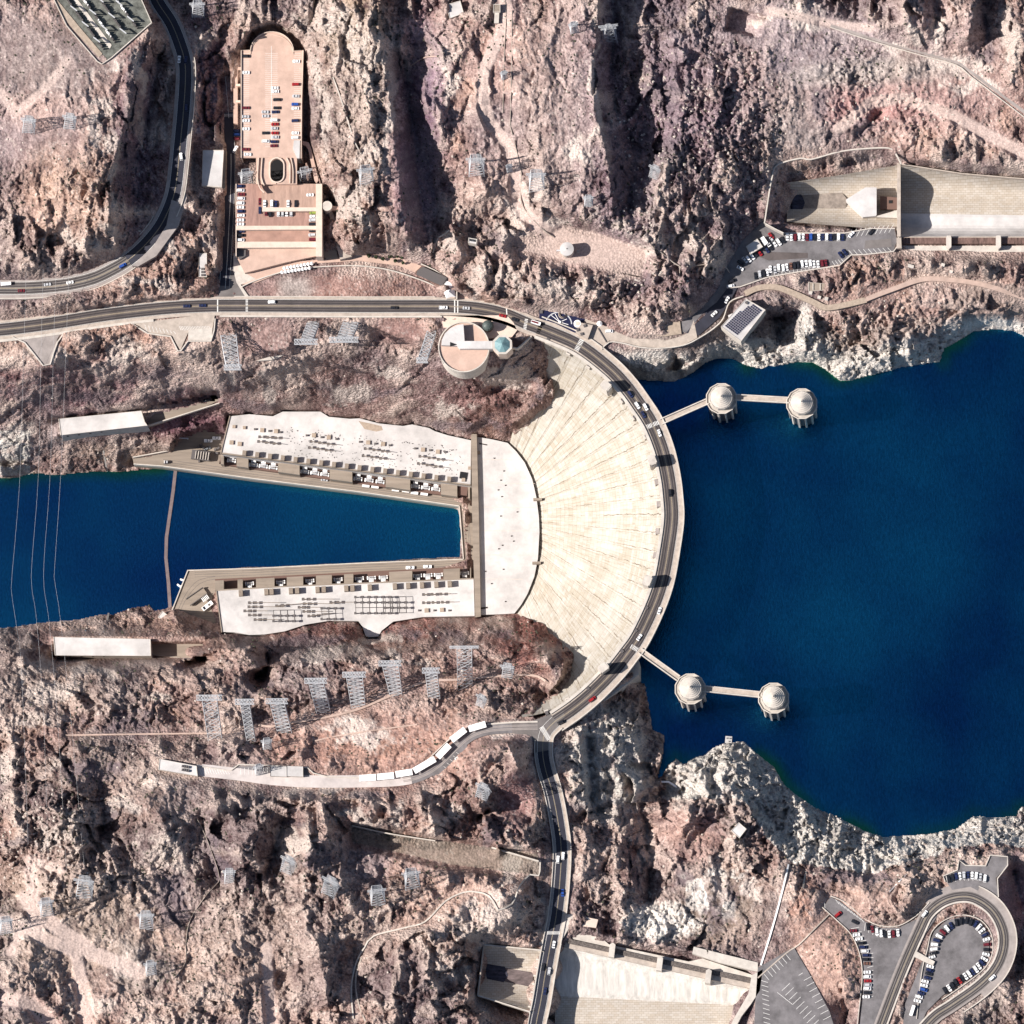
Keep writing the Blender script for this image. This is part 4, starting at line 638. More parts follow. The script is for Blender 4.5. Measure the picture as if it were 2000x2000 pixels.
def streaks(sx, sy, det):
    mp = n.nodes.new('ShaderNodeMapping'); mp.inputs['Scale'].default_value = (sx, sy, 1); n.links.new(uv.outputs[0], mp.inputs[0])
    nz = n.nodes.new('ShaderNodeTexNoise'); nz.inputs['Scale'].default_value = 1; nz.inputs['Detail'].default_value = det; nz.inputs['Roughness'].default_value = .7; n.links.new(mp.outputs[0], nz.inputs[0]); return nz
nz1 = streaks(9, .55, 6); nz2 = streaks(1.2, 5, 5); nz3 = streaks(.5, .3, 4)
def mixc(fac, a, b, mode='MIX'):
    x = n.nodes.new('ShaderNodeMix'); x.data_type = 'RGBA'; x.blend_type = mode
    if isinstance(fac, float): x.inputs[0].default_value = fac
    else: n.links.new(fac, x.inputs[0])
    n.links.new(a, x.inputs[6])
    if isinstance(b, tuple): x.inputs[7].default_value = b
    else: n.links.new(b, x.inputs[7])
    return x.outputs[2]
def ramp(inp, p0, p1, v0, v1):
    r = n.nodes.new('ShaderNodeMapRange'); r.inputs[1].default_value = p0; r.inputs[2].default_value = p1; r.inputs[3].default_value = v0; r.inputs[4].default_value = v1; n.links.new(inp, r.inputs[0]); return r.outputs[0]
c1 = mixc(ramp(nz1.outputs['Fac'], .50, .66, 0, .6), br.outputs['Color'], (0.20,0.155,0.105,1)); c2 = mixc(ramp(nz2.outputs['Fac'], .54, .7, 0, .4), c1, (0.23,0.18,0.125,1)); c3 = mixc(ramp(nz3.outputs['Fac'], .45, .75, 0, .55), c2, (0.54,0.525,0.50,1))
bj = n.nodes.new('ShaderNodeTexBrick'); bj.inputs['Scale'].default_value = 1; bj.inputs['Brick Width'].default_value = 1.0; bj.inputs['Row Height'].default_value = 60; bj.inputs['Mortar Size'].default_value = .03; bj.offset = 0; wp = n.nodes.new('ShaderNodeVectorMath'); n.links.new(uv.outputs[0], wp.inputs[0]); nzj = streaks(.8, 1.2, 3); wv = n.nodes.new('ShaderNodeVectorMath'); wv.operation = 'MULTIPLY'; wv.inputs[1].default_value = (.3,0,0); n.links.new(nzj.outputs['Color'], wv.inputs[0]); n.links.new(wv.outputs[0], wp.inputs[1]); n.links.new(wp.outputs[0], bj.inputs[0])
mj = n.nodes.new('ShaderNodeMath'); mj.operation = 'MULTIPLY'; n.links.new(bj.outputs['Fac'], mj.inputs[0]); n.links.new(ramp(streaks(3, .8, 4).outputs['Fac'], .4, .6, .1, .85), mj.inputs[1])
c4 = mixc(mj.outputs[0], c3, (0.10,0.075,0.05,1)); n.links.new(c4, b_.inputs['Base Color'])
face = mesh('downstream_face', V, F, m, dam, smooth=False); ul = face.data.uv_layers.new(name='UVMap')
for l in face.data.loops: ul.data[l.index].uv = UV[l.vertex_index]
dr = [p for p in RB if p[0] > 1040 or p[1] > 1300]; dr = [p for p in RB[i_dam-1:]]
B().strip(dr, -13, 12, .0, 3).build('crest_road', 'bridge', dam)
B().strip(dr, -21.5, -13, .15, 3).build('crest_pavement', 'walk', dam); B().strip(dr, 12, 16, .15, 3).build('crest_pavement', 'walk', dam)
B().strip(dr, -23.5, -21.5, 1.2, 5).build('parapet', 'cream', dam); 
dm = [p for p in dr if p[1] > 700 and p[1] < 1345]
B().strip(dr, 16, 21.5, 1.1, 4).build('parapet', 'cream', dam)
V = []; F = []
for i, p in enumerate(offs(dm, 21.5)): V += [p, Vector((p.x+3, p.y, -58))]
F = [[2*i, 2*i+1, 2*i+3, 2*i+2] for i in range(len(dm)-1)]
o = mesh('upstream_face', V, F, 'concrete', dam)
B().prism([(1248,1318),(1248,1290),(1225,1300),(1180,1345),(1120,1390),(1110,1402),(1150,1390),(1200,1355)], -9, -50).build('abutment_wall', 'cream', dam)
for x, y, big_ in ((1110,690,0),(1149,716,0),(1214,783,0),(1237,816,0),(1260,853,0),(1259,1185,0),(1238,1229,0),(1212,1269,0),(1146,1341,0),(1108,1366,0),(1067,1389,0),(1069,668,0)):
    a, r = polar(x, y); x += 4*math.cos(a); y += 4*math.sin(a); t = P(x, y, -1)
    B().wbox(t.x, t.y, 2.6, 2.2, -math.degrees(a), 0.6, -6).build('parapet_pier', 'darksteel', dam); B().wbox(t.x-1.6*math.cos(a), t.y+1.6*math.sin(a), 1.6, 2.8, -math.degrees(a), -.8, -8).build('bracket', 'cream', dam)
for x, y in ((1282,941),(1286,984),(1284,1037),(1279,1084)):
    a, r = polar(x, y); t = P(x, y, -2); B().wbox(t.x, t.y, 2.4, 3.8, -math.degrees(a), -2, -12).build('parapet_pier', 'shoulder', dam)
for x, y in ((1183,752),(1273,897),(1264,1133),(1178,1303)):
    a, r = polar(x, y); c = P(x, y, 12); an = -math.degrees(a)
    e = B().wbox(c.x, c.y, 5.4, 5.8, an, 11, -14).wbox(c.x, c.y, 4.0, 7.2, an, 10.8, -14).build('elevator_tower', 'cream', dam)
    B().wbox(c.x, c.y, 4.6, 5.0, an, 12.4, 11).wbox(c.x+.6, c.y+.3, 1.2, 1.2, an, 13.4, 12).build('tower_roof', 'walk', e); B().wbox(c.x-1, c.y-.6, .8, 1.4, an, 12.7, 12.2).build('roof_vent', 'dark', e)
    B().wbox(c.x+4*math.cos(a), c.y-4*math.sin(a), 2.6, 5.6, an, 3.4, 0).build('entrance_porch', 'cream', e)
# crest lamp posts along both pavements
lp0 = None
for i, p in enumerate(dr[8:-2:5]): pass
# ================================================================== INTAKE TOWERS
def intake(cx, cy, lab):
    z = 4.0; t = thing('intake_tower', lab, 'tower', cx, cy, LAKE_Z, 'intake towers standing in the lake'); c = P(cx, cy, z+9)
    n_ = 12; a0 = math.pi/12
    sh = B().cyl(c, 7.2, 7.1, LAKE_Z-10, z-6, 24).build('shaft', 'concrete', t)
    b = B()
    for i in range(n_):
        a = a0+2*math.pi*i/n_
        V = []
        for r, zz in ((9.7, LAKE_Z-10), (9.9, -16), (10.1, -3)): 
            for s in (-.62, .62): V.append(Vector((c.x+r*math.cos(a)-s*math.sin(a), c.y+r*math.sin(a)+s*math.cos(a), zz)))
        for r, zz in ((7, LAKE_Z-10), (7, -16), (7, -3)):
            for s in (-.62, .62): V.append(Vector((c.x+r*math.cos(a)-s*math.sin(a), c.y+r*math.sin(a)+s*math.cos(a), zz)))
        F = [[0,1,3,2],[2,3,5,4],[0,2,8,6],[2,4,10,8],[1,7,9,3],[3,9,11,5],[4,5,11,10]]
        mesh('buttress', V, F, 'cream', t)
    B().cyl(c, 8.5, 8.5, LAKE_Z-10, -8, 12, a0).build('trash_rack', 'darksteel', t)
    B().cyl(c, 10.2, 10.2, -3.4, -1.2, 12, a0).cyl(c, 10.3, 10.3, -1.2, 0.4, 12, a0).build('deck', 'concrete', t)
    b = B().cyl(c, 10.9, 10.9, .4, 1.3, 12, a0, cap=False); 
    b.cyl(c, 10.3, 10.3, 1.3, .4, 12, a0, cap=False)
    for i in range(12): pass
    V = []; 
    for r in (10.9, 10.3): V += [Vector((c.x+r*math.cos(a0+2*math.pi*i/12), c.y+r*math.sin(a0+2*math.pi*i/12), 1.3)) for i in range(12)]
    b.add(V, [[i, (i+1)%12, 12+(i+1)%12, 12+i] for i in range(12)]).build('parapet', 'cream', t)
    h = B().cyl(c, 8.4, 8.2, .4, z+2.2, 12, a0).build('tower_house', 'cream', t); 
    for i in range(12):
        a = a0+math.pi/12+2*math.pi*i/12; B().wbox(c.x+8.15*math.cos(a), c.y+8.15*math.sin(a), .3, 1.5, math.degrees(a), z+.8, 1.4).build('window', 'glass', h)
    rings = [(7.6,2.2),(7.5,2.8),(6.4,3.1),(6.3,3.6),(5.2,3.9),(5.1,4.5),(4.0,4.8),(3.9,5.4),(2.8,5.7),(2.7,6.3),(1.6,6.6),(1.5,7.2),(.5,7.5),(.4,9.3)]
    b = B()
    for (r0, d0), (r1, d1) in zip(rings[:-1], rings[1:]): b.cyl(c, r0, r1, z+d0, z+d1, 24, cap=False)
    b.cyl(c, .4, .3, z+9.3, z+11, 8).build('stepped_roof', 'cream', t)
    b = B().cyl(c, 7.95, 7.95, z+2.21, z+2.25, 12, a0); b.build('roof_gutter', 'darksteel', t)
    return t
intake(1408, 773, 'intake tower nearest the dam crest at the upper footbridge, by the white shore')
intake(1565, 783, 'intake tower at the far end of the upper chain, farthest from the dam')
intake(1347, 1341, 'intake tower nearest the dam crest at the lower footbridge, above the dark cove')
intake(1510, 1359, 'outer intake tower of the lower pair, nearest the square raft')
def bridge(a, b_, lab, wdt=4.4):
    A = P(*a, 0); Bq = P(*b_, 0); d = (Bq-A); L_ = d.length; d.normalize(); n_ = Vector((-d.y, d.x, 0)); ang = math.degrees(math.atan2(d.y, d.x)); c = (A+Bq)/2
    t = thing('footbridge', lab, 'bridge', (a[0]+b_[0])/2, (a[1]+b_[1])/2, 0, 'footbridges to the intake towers')
    B().wbox(c.x, c.y, L_, wdt, ang, 0.3, -1.2).build('deck', 'walk', t)
    for s in (-1, 1): q = c+n_*s*(wdt/2-.35); B().wbox(q.x, q.y, L_, .7, ang, 1.4, .3).build('parapet', 'cream', t)
    for s in (-1, 1): q = c+n_*s*(wdt/2-.8); B().wbox(q.x, q.y, L_, .6, ang, -1.2, -3.2).build('girder', 'concrete', t)
bridge((1291, 824), (1382, 784), 'footbridge from the dam crest to the upper near intake tower'); bridge((1435, 776), (1541, 782), 'footbridge joining the two upper intake towers')
bridge((1250, 1271), (1325, 1325), 'footbridge from the dam crest to the lower near intake tower'); bridge((1373, 1345), (1486, 1357), 'footbridge joining the two lower intake towers')
# ================================================================== POWERHOUSE
c = thing('powerhouse', 'white flat roofed powerhouse block at the foot of the dam', 'building', 980, 1020, ROOF_Z)
ins_ = [(x-(3.5 if 1010 < x else 1.5), y+(2 if y < 1000 else -2)) for x, y in CEN]
B().prism(ins_, ROOF_Z, -162).build('roof_block', 'whiteroof', c)
gal = B().prism([(920,847),(931,848),(935,1000),(939,1204),(928,1206),(922,1000)], ROOF_Z+3, -162).build('gallery', 'ramp', c)
for y in (962, 988, 994, 1016, 1052, 1065, 1088, 1096, 1134): B().box(924.5+(y-990)*.03, y, 1.0, 2.3 if y not in (1065,) else 1.2, 0, ROOF_Z+3.3, ROOF_Z+3).build('window', 'dark', gal)
B().prism([(936,865),(951,868),(951,870),(936,867)], ROOF_Z+.3, ROOF_Z).prism([(936,1187),(952,1185),(952,1188),(936,1190)], ROOF_Z+.4, ROOF_Z).build('roof_slot', 'gap', c)
B().prism([(930,881),(938,881),(938,887),(930,887)], ROOF_Z+1, ROOF_Z).build('roof_hatch', 'tan', c)
b = B()
for i, (x, y) in enumerate(((984,920),(978,938),(987,948),(980,970),(973,957),(978,1008),(999,1047),(1003,1057),(974,1072),(981,1065),(983,1112),(948,1116),(987,1175),(965,895),(1010,1000),(960,1140))): q = P(x, y, ROOF_Z); b.cyl(q, .45, .4, ROOF_Z, ROOF_Z+.7, 8)
b.build('roof_vent', 'gap', c)
b = B()
for y in (897, 943, 990, 1036, 1083, 1130): b.prism([(938,y),(1045 if 930 < y < 1100 else 1020,y+1),(1045 if 930 < y < 1100 else 1020,y+1.6),(938,y+.6)], ROOF_Z+.03, ROOF_Z)
b.build('roof_joint', 'pinkwall', c)
B().box(1050,975,6,1.6,0,ROOF_Z+4,-140).build('face_bridge', 'ramp', c); B().box(1048,1099,6,1.6,0,ROOF_Z+4,-140).build('face_bridge', 'ramp', c)
def wing(lab, outline, edge, bayl, low):
    t = thing('powerhouse_wing', lab, 'building', outline[0][0], outline[0][1], ROOF_Z, 'wings of the powerhouse beside the river')
    B().prism(outline+edge, ROOF_Z, -160).build('roof_block', 'whiteroof', t); return t
EN = [(919,946),(433,884),(437,860)]
wn = wing('north powerhouse wing, long white roof under the rock wall', PHN, EN, 0, 0)
ES = [(925,1131),(700,1140),(560,1145),(422,1154)]
wsou = wing('south powerhouse wing, long white roof with a notch on its rock side', PHS, ES, 0, 0)
B().strip([(433,884,0),(919,946,0)][:2] and [(433,885,ROOF_Z),(919,947,ROOF_Z)], -1.2, 1.2, .5, 4).build('eaves_beam', 'ramp', wn); B().strip([(422,1153,ROOF_Z),(560,1145,ROOF_Z),(925,1130,ROOF_Z)], -1.2, 1.2, .5, 4).build('eaves_beam', 'ramp', wsou)
B().strip([(449,812,ROOF_Z),(437,860,ROOF_Z),(431,886,ROOF_Z)], -1, 1, .7, 4).build('eaves_beam', 'ramp', wn); B().strip([(422,1152,ROOF_Z),(433,1235,ROOF_Z)], -1, 1, .7, 4).build('eaves_beam', 'ramp', wsou)
# transformer gallery: roofed slabs between open bays
def lin(p, q, x): return p[1]+(q[1]-p[1])*(x-p[0])/(q[0]-p[0])
TOPN = ((433,888),(918,950)); BOTN = ((430,906),(915,973)); TOPS = ((420,1134),(919,1109)); BOTS = ((422,1153),(923,1131))
def gallery(t, T_, B_, bays, x0, x1, zt=-144):
    cur = x0; 
    for a, b_ in bays+[(x1, x1)]:
        if a > cur: B().prism([(cur, lin(*T_, cur)),(a, lin(*T_, a)),(a, lin(*B_, a)),(cur, lin(*B_, cur))], zt, -160).build('gallery_roof', 'ramp', t)
        cur = b_
    B().prism([(x0, lin(*T_, x0)-3),(x1, lin(*T_, x1)-3),(x1, lin(*B_, x1)+1),(x0, lin(*B_, x0)+1)], -152, -160).build('gallery_floor', 'brown', t)
gallery(wn, TOPN, BOTN, [(437,462),(485,543),(585,644),(688,753),(801,861),(893,914)], 431, 918)
gallery(wsou, TOPS, BOTS, [(437,464),(474,500),(536,560),(592,617),(648,672),(690,760),(805,866),(898,918)], 420, 920)
proto_tr = None
def kids(o): return [c_ for c_ in list(bpy.data.objects) if c_.parent == o]
def copy_tree(o, parent=None):
    c_ = o.copy(); C.objects.link(c_)
    if parent is not None: c_.parent = parent
    for k in PROTO_KIDS.get(o.name, []): copy_tree(k, c_)
    return c_
PROTO_KIDS = {}
def reg(o):
    for k in [x for x in C.objects if x.parent == o]: PROTO_KIDS.setdefault(o.name, []).append(k); reg(k)
def transformer():
    t = thing('transformer', 'x', 'transformer', 1000, 1000, 0, 'transformers in the open bays of the powerhouse'); c = t.location
    B().wbox(c.x, c.y, 3.6, 2.6, 0, 3.4, 0).build('tank', 'steel', t)
    for k in (-1, 1): B().wbox(c.x+k*2.6, c.y-.4, .9, 2.4, 0, 3.0, .2).build('radiator', 'white', t)
    b = B().cyl(Vector((c.x, c.y+2.1, 0)), .7, .7, 3.8, 5, 10); b.bar((c.x-1.6, c.y+2.1, 4.4), (c.x+1.6, c.y+2.1, 4.4), 1.1).build('conservator', 'white', t)
    for k in (-1, 0, 1): B().cyl(Vector((c.x+k*1.1, c.y-.5, 0)), .28, .16, 3.4, 5.6, 8).build('bushing', 'cream', t)
    reg(t); return t
trp = transformer(); first = True
TRS = []
for gx0, gx1, nm in ((485,543,'west'),(585,644,'second'),(688,753,'third'),(801,861,'east')):
    for k in range(3): x = gx0+(gx1-gx0)*(k+.5)/3; TRS.append((x, (lin(*TOPN, x)+lin(*BOTN, x))/2+1, '%s transformer in the %s open bay of the north wing' % (('left','middle','right')[k], {'west':'leftmost','second':'second','third':'third','east':'rightmost'}[nm]), -7))
for x, lb in ((487,'in the second open bay from the left of the south wing'),(548,'in the third open bay from the left of the south wing'),(605,'in the fourth open bay from the left of the south wing'),(660,'in the fifth open bay from the left of the south wing')): TRS.append((x, (lin(*TOPS, x)+lin(*BOTS, x))/2, 'white transformer '+lb, 3))
for gx0, gx1, nm in ((690,760,'long crowded'),(805,866,'right hand')):
    for k in range(3): x = gx0+(gx1-gx0)*(k+.5)/3; TRS.append((x, (lin(*TOPS, x)+lin(*BOTS, x))/2, '%s transformer in the %s open bay of the south wing' % (('left','middle','right')[k], nm), 3))
TRS.append((452, 898, 'white transformer alone in the end bay nearest the north yard', -7)); TRS.append((907, 1120, 'dark bay transformer next to the dam end of the south wing', 3))
for i, (x, y, lb, an) in enumerate(TRS):
    o = trp if i == 0 else copy_tree(trp); p = P(x, y, -148); o.location = (p.x, p.y, -152); o.rotation_euler = (0, 0, math.radians(an)+(math.pi if y > 1000 else 0)); o['label'] = lb
# roof furniture
for x, y, s in ((457,833,6),(477,835,6),(452,864,8),(468,867,8),(512,840,8),(539,842,8),(613,850,8),(642,854,8),(719,864,8),(748,867,8),(826,878,8),(855,882,8),(917,914,6),(905,937,7)): B().box(x, y, s*S, s*S, -4, ROOF_Z+1.1, ROOF_Z).build('roof_hatch', 'tan', wn)
for x, y, s in ((833,1192,8),(863,1191,8)): B().box(x, y, s*S, s*S, 2, ROOF_Z+1.1, ROOF_Z).build('roof_hatch', 'tan', wsou)
for x in (498,526,547,599,628,657,703,733,761,811,840,869): B().box(x, 838+(x-498)*.12, 1.5, 1.3, 0, ROOF_Z+1.3, ROOF_Z).build('roof_ventilator', 'darksteel', wn)
for x in (818,848,877): B().box(x, 1192, 1.2, 1.2, 0, ROOF_Z+1.2, ROOF_Z).build('roof_ventilator', 'darksteel', wsou)
B().prism([(899,921),(913,923),(911,936),(897,934)], ROOF_Z+.6, ROOF_Z).build('roof_light', 'dark', wn)
B().box(904, 958, 6.5, 6.5, -7, -146, -158).build('service_shed', 'brown', wn)
for i in range(17): x = 477+i*25; B().box(x, lin((433,884),(918,946),x)-5, 2.6, 3.6, -7, ROOF_Z+4, ROOF_Z).build('takeoff_frame', 'grating', wn)
for x in (470,520,530,568,580,620,632,676,688,722,771,797,824,852,878): B().box(x, lin((422,1153),(923,1131),x)+7, 2.8, 4.2, 3, ROOF_Z+4, ROOF_Z).build('takeoff_frame', 'grating', wsou)
def bus(x0, y0, x1, y1, lab, n_=3, m='darksteel', ext=0):
    t = thing('busbar_frame', lab, 'busbar frame', x0, y0, ROOF_Z, 'busbar frames on the powerhouse roofs'); a = P(x0, y0, ROOF_Z+3.4); b_ = P(x1, y1, ROOF_Z+3.4)
    for k in range(n_):
        p = a.lerp(b_, k/(n_-1)); B().wbox(p.x, p.y, 1.9, 1.9, 0, ROOF_Z+3.3, ROOF_Z+2.7).bar((p.x, p.y, ROOF_Z), (p.x, p.y, ROOF_Z+3), .4).build('insulator_post', 'darksteel', t)
    d = (b_-a)*(ext); B().bar(a, b_+d, .3).build('busbar', 'grating', t)
k_ = 0
for x0, y0, x1, y1 in ((507,853,538,855),(505,862,535,866),(607,862,641,867),(604,874,637,879),(713,876,747,881),(709,890,743,895),(820,891,856,897),(817,905,851,911)):
    bus(x0, y0, x1, y1, ('upper' if k_ % 2 == 0 else 'lower')+' of the two busbar rows, '+('leftmost','second','third','rightmost')[k_//2]+' set on the north roof', ext=.5); k_ += 1
for j, (x0, y0, x1, y1) in enumerate(((827,1161,861,1160),(827,1177,864,1176))): bus(x0, y0, x1, y1, ('upper','lower')[j]+' busbar row near the dam end of the south roof', ext=.6)
j = 0
for (x0, y0, x1, y1, n_) in ((487,1177,499,1177,2),(486,1185,500,1185,2),(478,1193,487,1193,2),(487,1201,497,1201,2),(498,1210,507,1210,2),(540,1183,552,1182,2),(592,1170,604,1170,2),(594,1179,606,1179,2),(584,1186,592,1186,2),(593,1194,602,1194,2),(603,1203,612,1202,2),(646,1176,660,1176,2)):
    bus(x0, y0, x1, y1, 'small post pair %s on the left half of the south roof' % ('nearest the yard, topmost','second down nearest the yard','third down nearest the yard','fourth down nearest the yard','bottom left of its cluster','alone between the two clusters','topmost of the middle cluster','second of the middle cluster','third of the middle cluster','fourth of the middle cluster','bottom of the middle cluster','right of the middle cluster')[j], n_, ext=4); j += 1
for j, (x0, y0, nx_, ny_) in enumerate(((534,1192,4,3),(628,1188,3,3),(694,1166,6,4),(752,1166,4,4))):
    t = thing('switch_rack', ('low rack of thin bars left of the roof centre, south wing','small rack of bars beside the notch, left side','large lattice rack of bars above the roof notch','lattice rack of bars right of the roof notch')[j], 'switch rack', x0, y0, ROOF_Z, 'switch racks on the south roof'); zz = ROOF_Z+4
    stx, sty = 13.5, 10.5; b = B()
    for i in range(nx_): b.bar(P(x0+i*stx, y0, zz), P(x0+i*stx+1, y0+(ny_-1)*sty, zz), .28)
    for i in range(ny_): b.bar(P(x0, y0+i*sty, zz), P(x0+(nx_-1)*stx, y0+i*sty-1, zz), .28)
    b.build('bus_grid', 'darksteel', t)
    for i in range(nx_):
        for k in range(ny_):
            if (i*3+k*5+j) % 3: p = P(x0+i*stx, y0+k*sty, zz); B().wbox(p.x, p.y, 1.6, 1.6, 0, zz+.3, zz-.6).bar((p.x, p.y, ROOF_Z), (p.x, p.y, zz), .35).build('insulator_post', 'darksteel', t)
b = B(); r_ = random.Random(3)
for _ in range(260):
    x = r_.uniform(560, 905); y = lin((433,884),(918,946),x)-r_.uniform(12, 70)
    if y > lin((626,808),(920,866),x)+3 or x < 626: p = P(x, y, ROOF_Z); b.wbox(p.x, p.y, r_.uniform(.25,.6), r_.uniform(.25,.6), r_.uniform(0,90), ROOF_Z+.25, ROOF_Z)
tag(b.build('roof_litter', 'gap'), 'dark pebbles and droppings scattered over the white north roof', 'litter', kind='stuff')
# stains lying on the north roof
tag(B().prism([(700,822),(745,832),(748,840),(735,843),(712,838)], ROOF_Z+.03, ROOF_Z).build('roof_silt', 'tan'), 'brown silt patch on the rock side of the north roof', 'silt')
# river decks (concrete ramps beside the tailwater)
DN = [(259,893),(262,891),(329,878),(352,850),(385,838),(436,813),(433,884),(428,906),(915,973),(920,1005),(897,989),(700,961),(500,936),(318,911),(261,907)]
tag(B().prism(DN, -156, -176).build('river_deck', 'ramp'), kind='structure')
DS = [(367,1113),(500,1109),(700,1099),(905,1091),(925,1092),(925,1112),(420,1138),(424,1165),(433,1236),(383,1231),(350,1217),(336,1192)]
tag(B().prism(DS, -156, -176).build('river_deck', 'ramp'), kind='structure')
tag(B().prism([(897,985),(922,988),(926,1095),(905,1092)], -155.9, -176).build('river_deck', 'ramp'), kind='structure')
for nm, lb, pts in (('deck_parapet','pale parapet between the north river deck and the water',[(261,906),(318,910),(500,935),(700,960),(897,988)]),('deck_parapet','pale parapet between the south river deck and the water',[(367,1114),(500,1110),(700,1100),(905,1092)]),('deck_parapet','short pale parapet at the dam end of the river',[(897,988),(905,1092)]),('deck_parapet','slanting parapet round the west tip of the south yard',[(367,1113),(336,1192),(350,1216)])):
    tag(B().strip(zc(pts, -156), -1, 1, 1.0, 6).build(nm, 'cream'), lb, 'parapet')
b = B()
for o in (5, 9, 14): b.strip([(318,911-o,-156),(500,936-o,-156),(700,961-o,-156),(900,987-o,-156)], -.3, .3, .02, .01); b.strip([(380,1113+o,-156),(500,1109+o,-156),(700,1099+o,-156),(905,1091+o,-156)], -.3, .3, .02, .01)
for o in (3, 7, 12, 15): b.strip([(898+o,992,-155.9),(907+o,1090,-155.9)], -.25, .25, .02, .01)
for pts in ([(345,1200),(360,1165),(385,1135),(420,1126)],[(348,1203),(365,1168),(390,1140),(420,1131)],[(350,1210),(380,1203),(430,1206)],[(352,1213),(380,1207),(430,1210)]): b.strip(spline(zc(pts, -156)), -.3, .3, .02, .01)
tag(b.build('rail_track', 'darksteel'), kind='structure')
tag(B().strip([(259,893,-152),(330,880,-152)], -1, 1, 0, 10).build('yard_wall', 'cream'), 'slanting pale wall at the west tip of the north yard', 'wall')
MT['tailrace'] = MT['ramp']
# ================================================================== BUILDINGS AND SMALLER THINGS
def building(name, lab, cat, pts, zt, zb, mroof='whiteroof', mwall='cream', group=None, rim=True):
    cx = sum(p[0] for p in pts)/len(pts); cy = sum(p[1] for p in pts)/len(pts); t = thing(name, lab, cat, cx, cy, zt, group)
    w_ = [P(x, y, zt) for x, y in pts]; a = sum(w_[i].x*w_[(i+1)%len(w_)].y-w_[(i+1)%len(w_)].x*w_[i].y for i in range(len(w_)))
    if a < 0: w_.reverse()
    n = len(w_); B().add(w_+[Vector((v.x, v.y, zb)) for v in w_], [[i, n+i, n+(i+1)%n, (i+1)%n] for i in range(n)]).build('wall', mwall, t)
    c = sum(w_, Vector())/n; i1 = [v+(c-v).normalized()*.5 for v in w_]
    rf = mesh('roof', [v-Vector((0,0,.35)) for v in w_], [list(range(n))], mroof, t)
    if rim: mesh('roof_edge', w_+i1+[v-Vector((0,0,.34)) for v in i1], [[i, (i+1)%n, n+(i+1)%n, n+i] for i in range(n)]+[[n+i, n+(i+1)%n, 2*n+(i+1)%n, 2*n+i] for i in range(n)], mwall, t)
    return t, rf
# --- outlet works houses on ledges above the river
t, rf = building('valve_house', 'long white roofed building on a ledge above the north river bank', 'building', [(114,818),(276,802),(283,824),(288,831),(118,850)], -104, -130)
t.name = 'valve_house'
for i in range(7): x = 132+i*22; B().box(x, 853-(x-118)*.125, 1.5, .3, 5, -109, -112).build('window', 'dark', t)
t, rf = building('valve_house', 'long white roofed building on a ledge above the south river bank', 'building', [(104,1244),(294,1248),(295,1281),(107,1280)], -104, -130)
for i in range(8): B().box(115+i*22, 1281.5, 1.5, .4, 0, -108, -111).build('window', 'dark', t)
building('loading_dock', 'grey walled concrete forecourt right of the south valve house', 'building', [(296,1249),(402,1250),(398,1290),(296,1279)], -118, -130, 'ramp', 'cream')
tag(B().prism([(286,812),(400,780),(420,768),(428,782),(400,795),(290,832)], -116, -124).build('ledge_road', 'ramp'), kind='structure')
tag(B().strip([(288,831,-115),(340,815,-115),(428,787,-115)], -1, 1, 1, 4).build('ledge_wall', 'cream'), 'pale wall along the ledge road north of the river', 'wall')
tag(B().strip([(194,850,-132),(203,885,-150),(209,921,-170)], -1.6, 1.6, 1, 2).build('drain_chute', 'cream'), 'narrow concrete chute dropping from the north valve house to the river', 'chute')
tag(B().strip([(212,1197,-168),(208,1220,-150),(205,1244,-130)], -1.6, 1.6, 1, 2).build('drain_chute', 'cream'), 'narrow concrete chute rising from the river to the south valve house', 'chute')
# --- white buildings near the garage
t, rf = building('warehouse', 'large white roofed warehouse beside the garage access road', 'building', [(396,293),(437,293),(433,366),(394,363)], 13, 0)
B().prism([(405,296),(409,296),(406,350),(401,350)], 12.75, 12.6).build('roof_strip', 'cream', rf); B().prism([(438,294),(442,294),(439,368),(434,367)], 9, 0).build('lean_to', 'ramp', t)
t, rf = building('utility_hut', 'small white hut with rooftop units left of the access road', 'hut', [(389,494),(404,494),(404,541),(388,541)], 9, 0)
B().prism([(404,496),(412,497),(411,520),(404,520)], 5, 0).build('annex', 'steel', t)
for y in (525, 531, 537): B().box(396, y, 2.2, 1.4, 0, 9.8, 8.6).build('air_unit', 'darksteel', t)
t, rf = building('pump_house', 'bright white square building at the top centre edge', 'building', [(871,9),(899,1),(906,26),(878,36)], 38, 20)
B().prism([(862,0),(871,0),(878,7),(871,8)], 33, 20).build('lean_to', 'steel', t); B().box(913, 25, 3.6, 1.2, 10, 38, 33).build('side_tank', 'white', t)
t, rf = building('relay_hut', 'grey hut with framed roof above the dirt track', 'hut', [(964,8),(977,8),(977,24),(963,24)], 50, 40, 'grating'); B().prism([(966,25),(975,25),(974,45),(965,45)], 48, 40).build('steps', 'cream', t)
building('control_box', 'tiny white box on the fence line by the dirt track', 'box', [(996,54),(1002,54),(1002,65),(996,65)], 48, 44)
t, rf = building('visitor_shed', 'small white shed with black vents on a rock knob above the plaza', 'shed', [(915,464),(932,467),(930,477),(914,474)], 34, 24)
for i in range(5): B().box(918+i*2.8, 468.5+i*.5, .5, 1.6, 0, 34, 33).build('vent', 'dark', t)
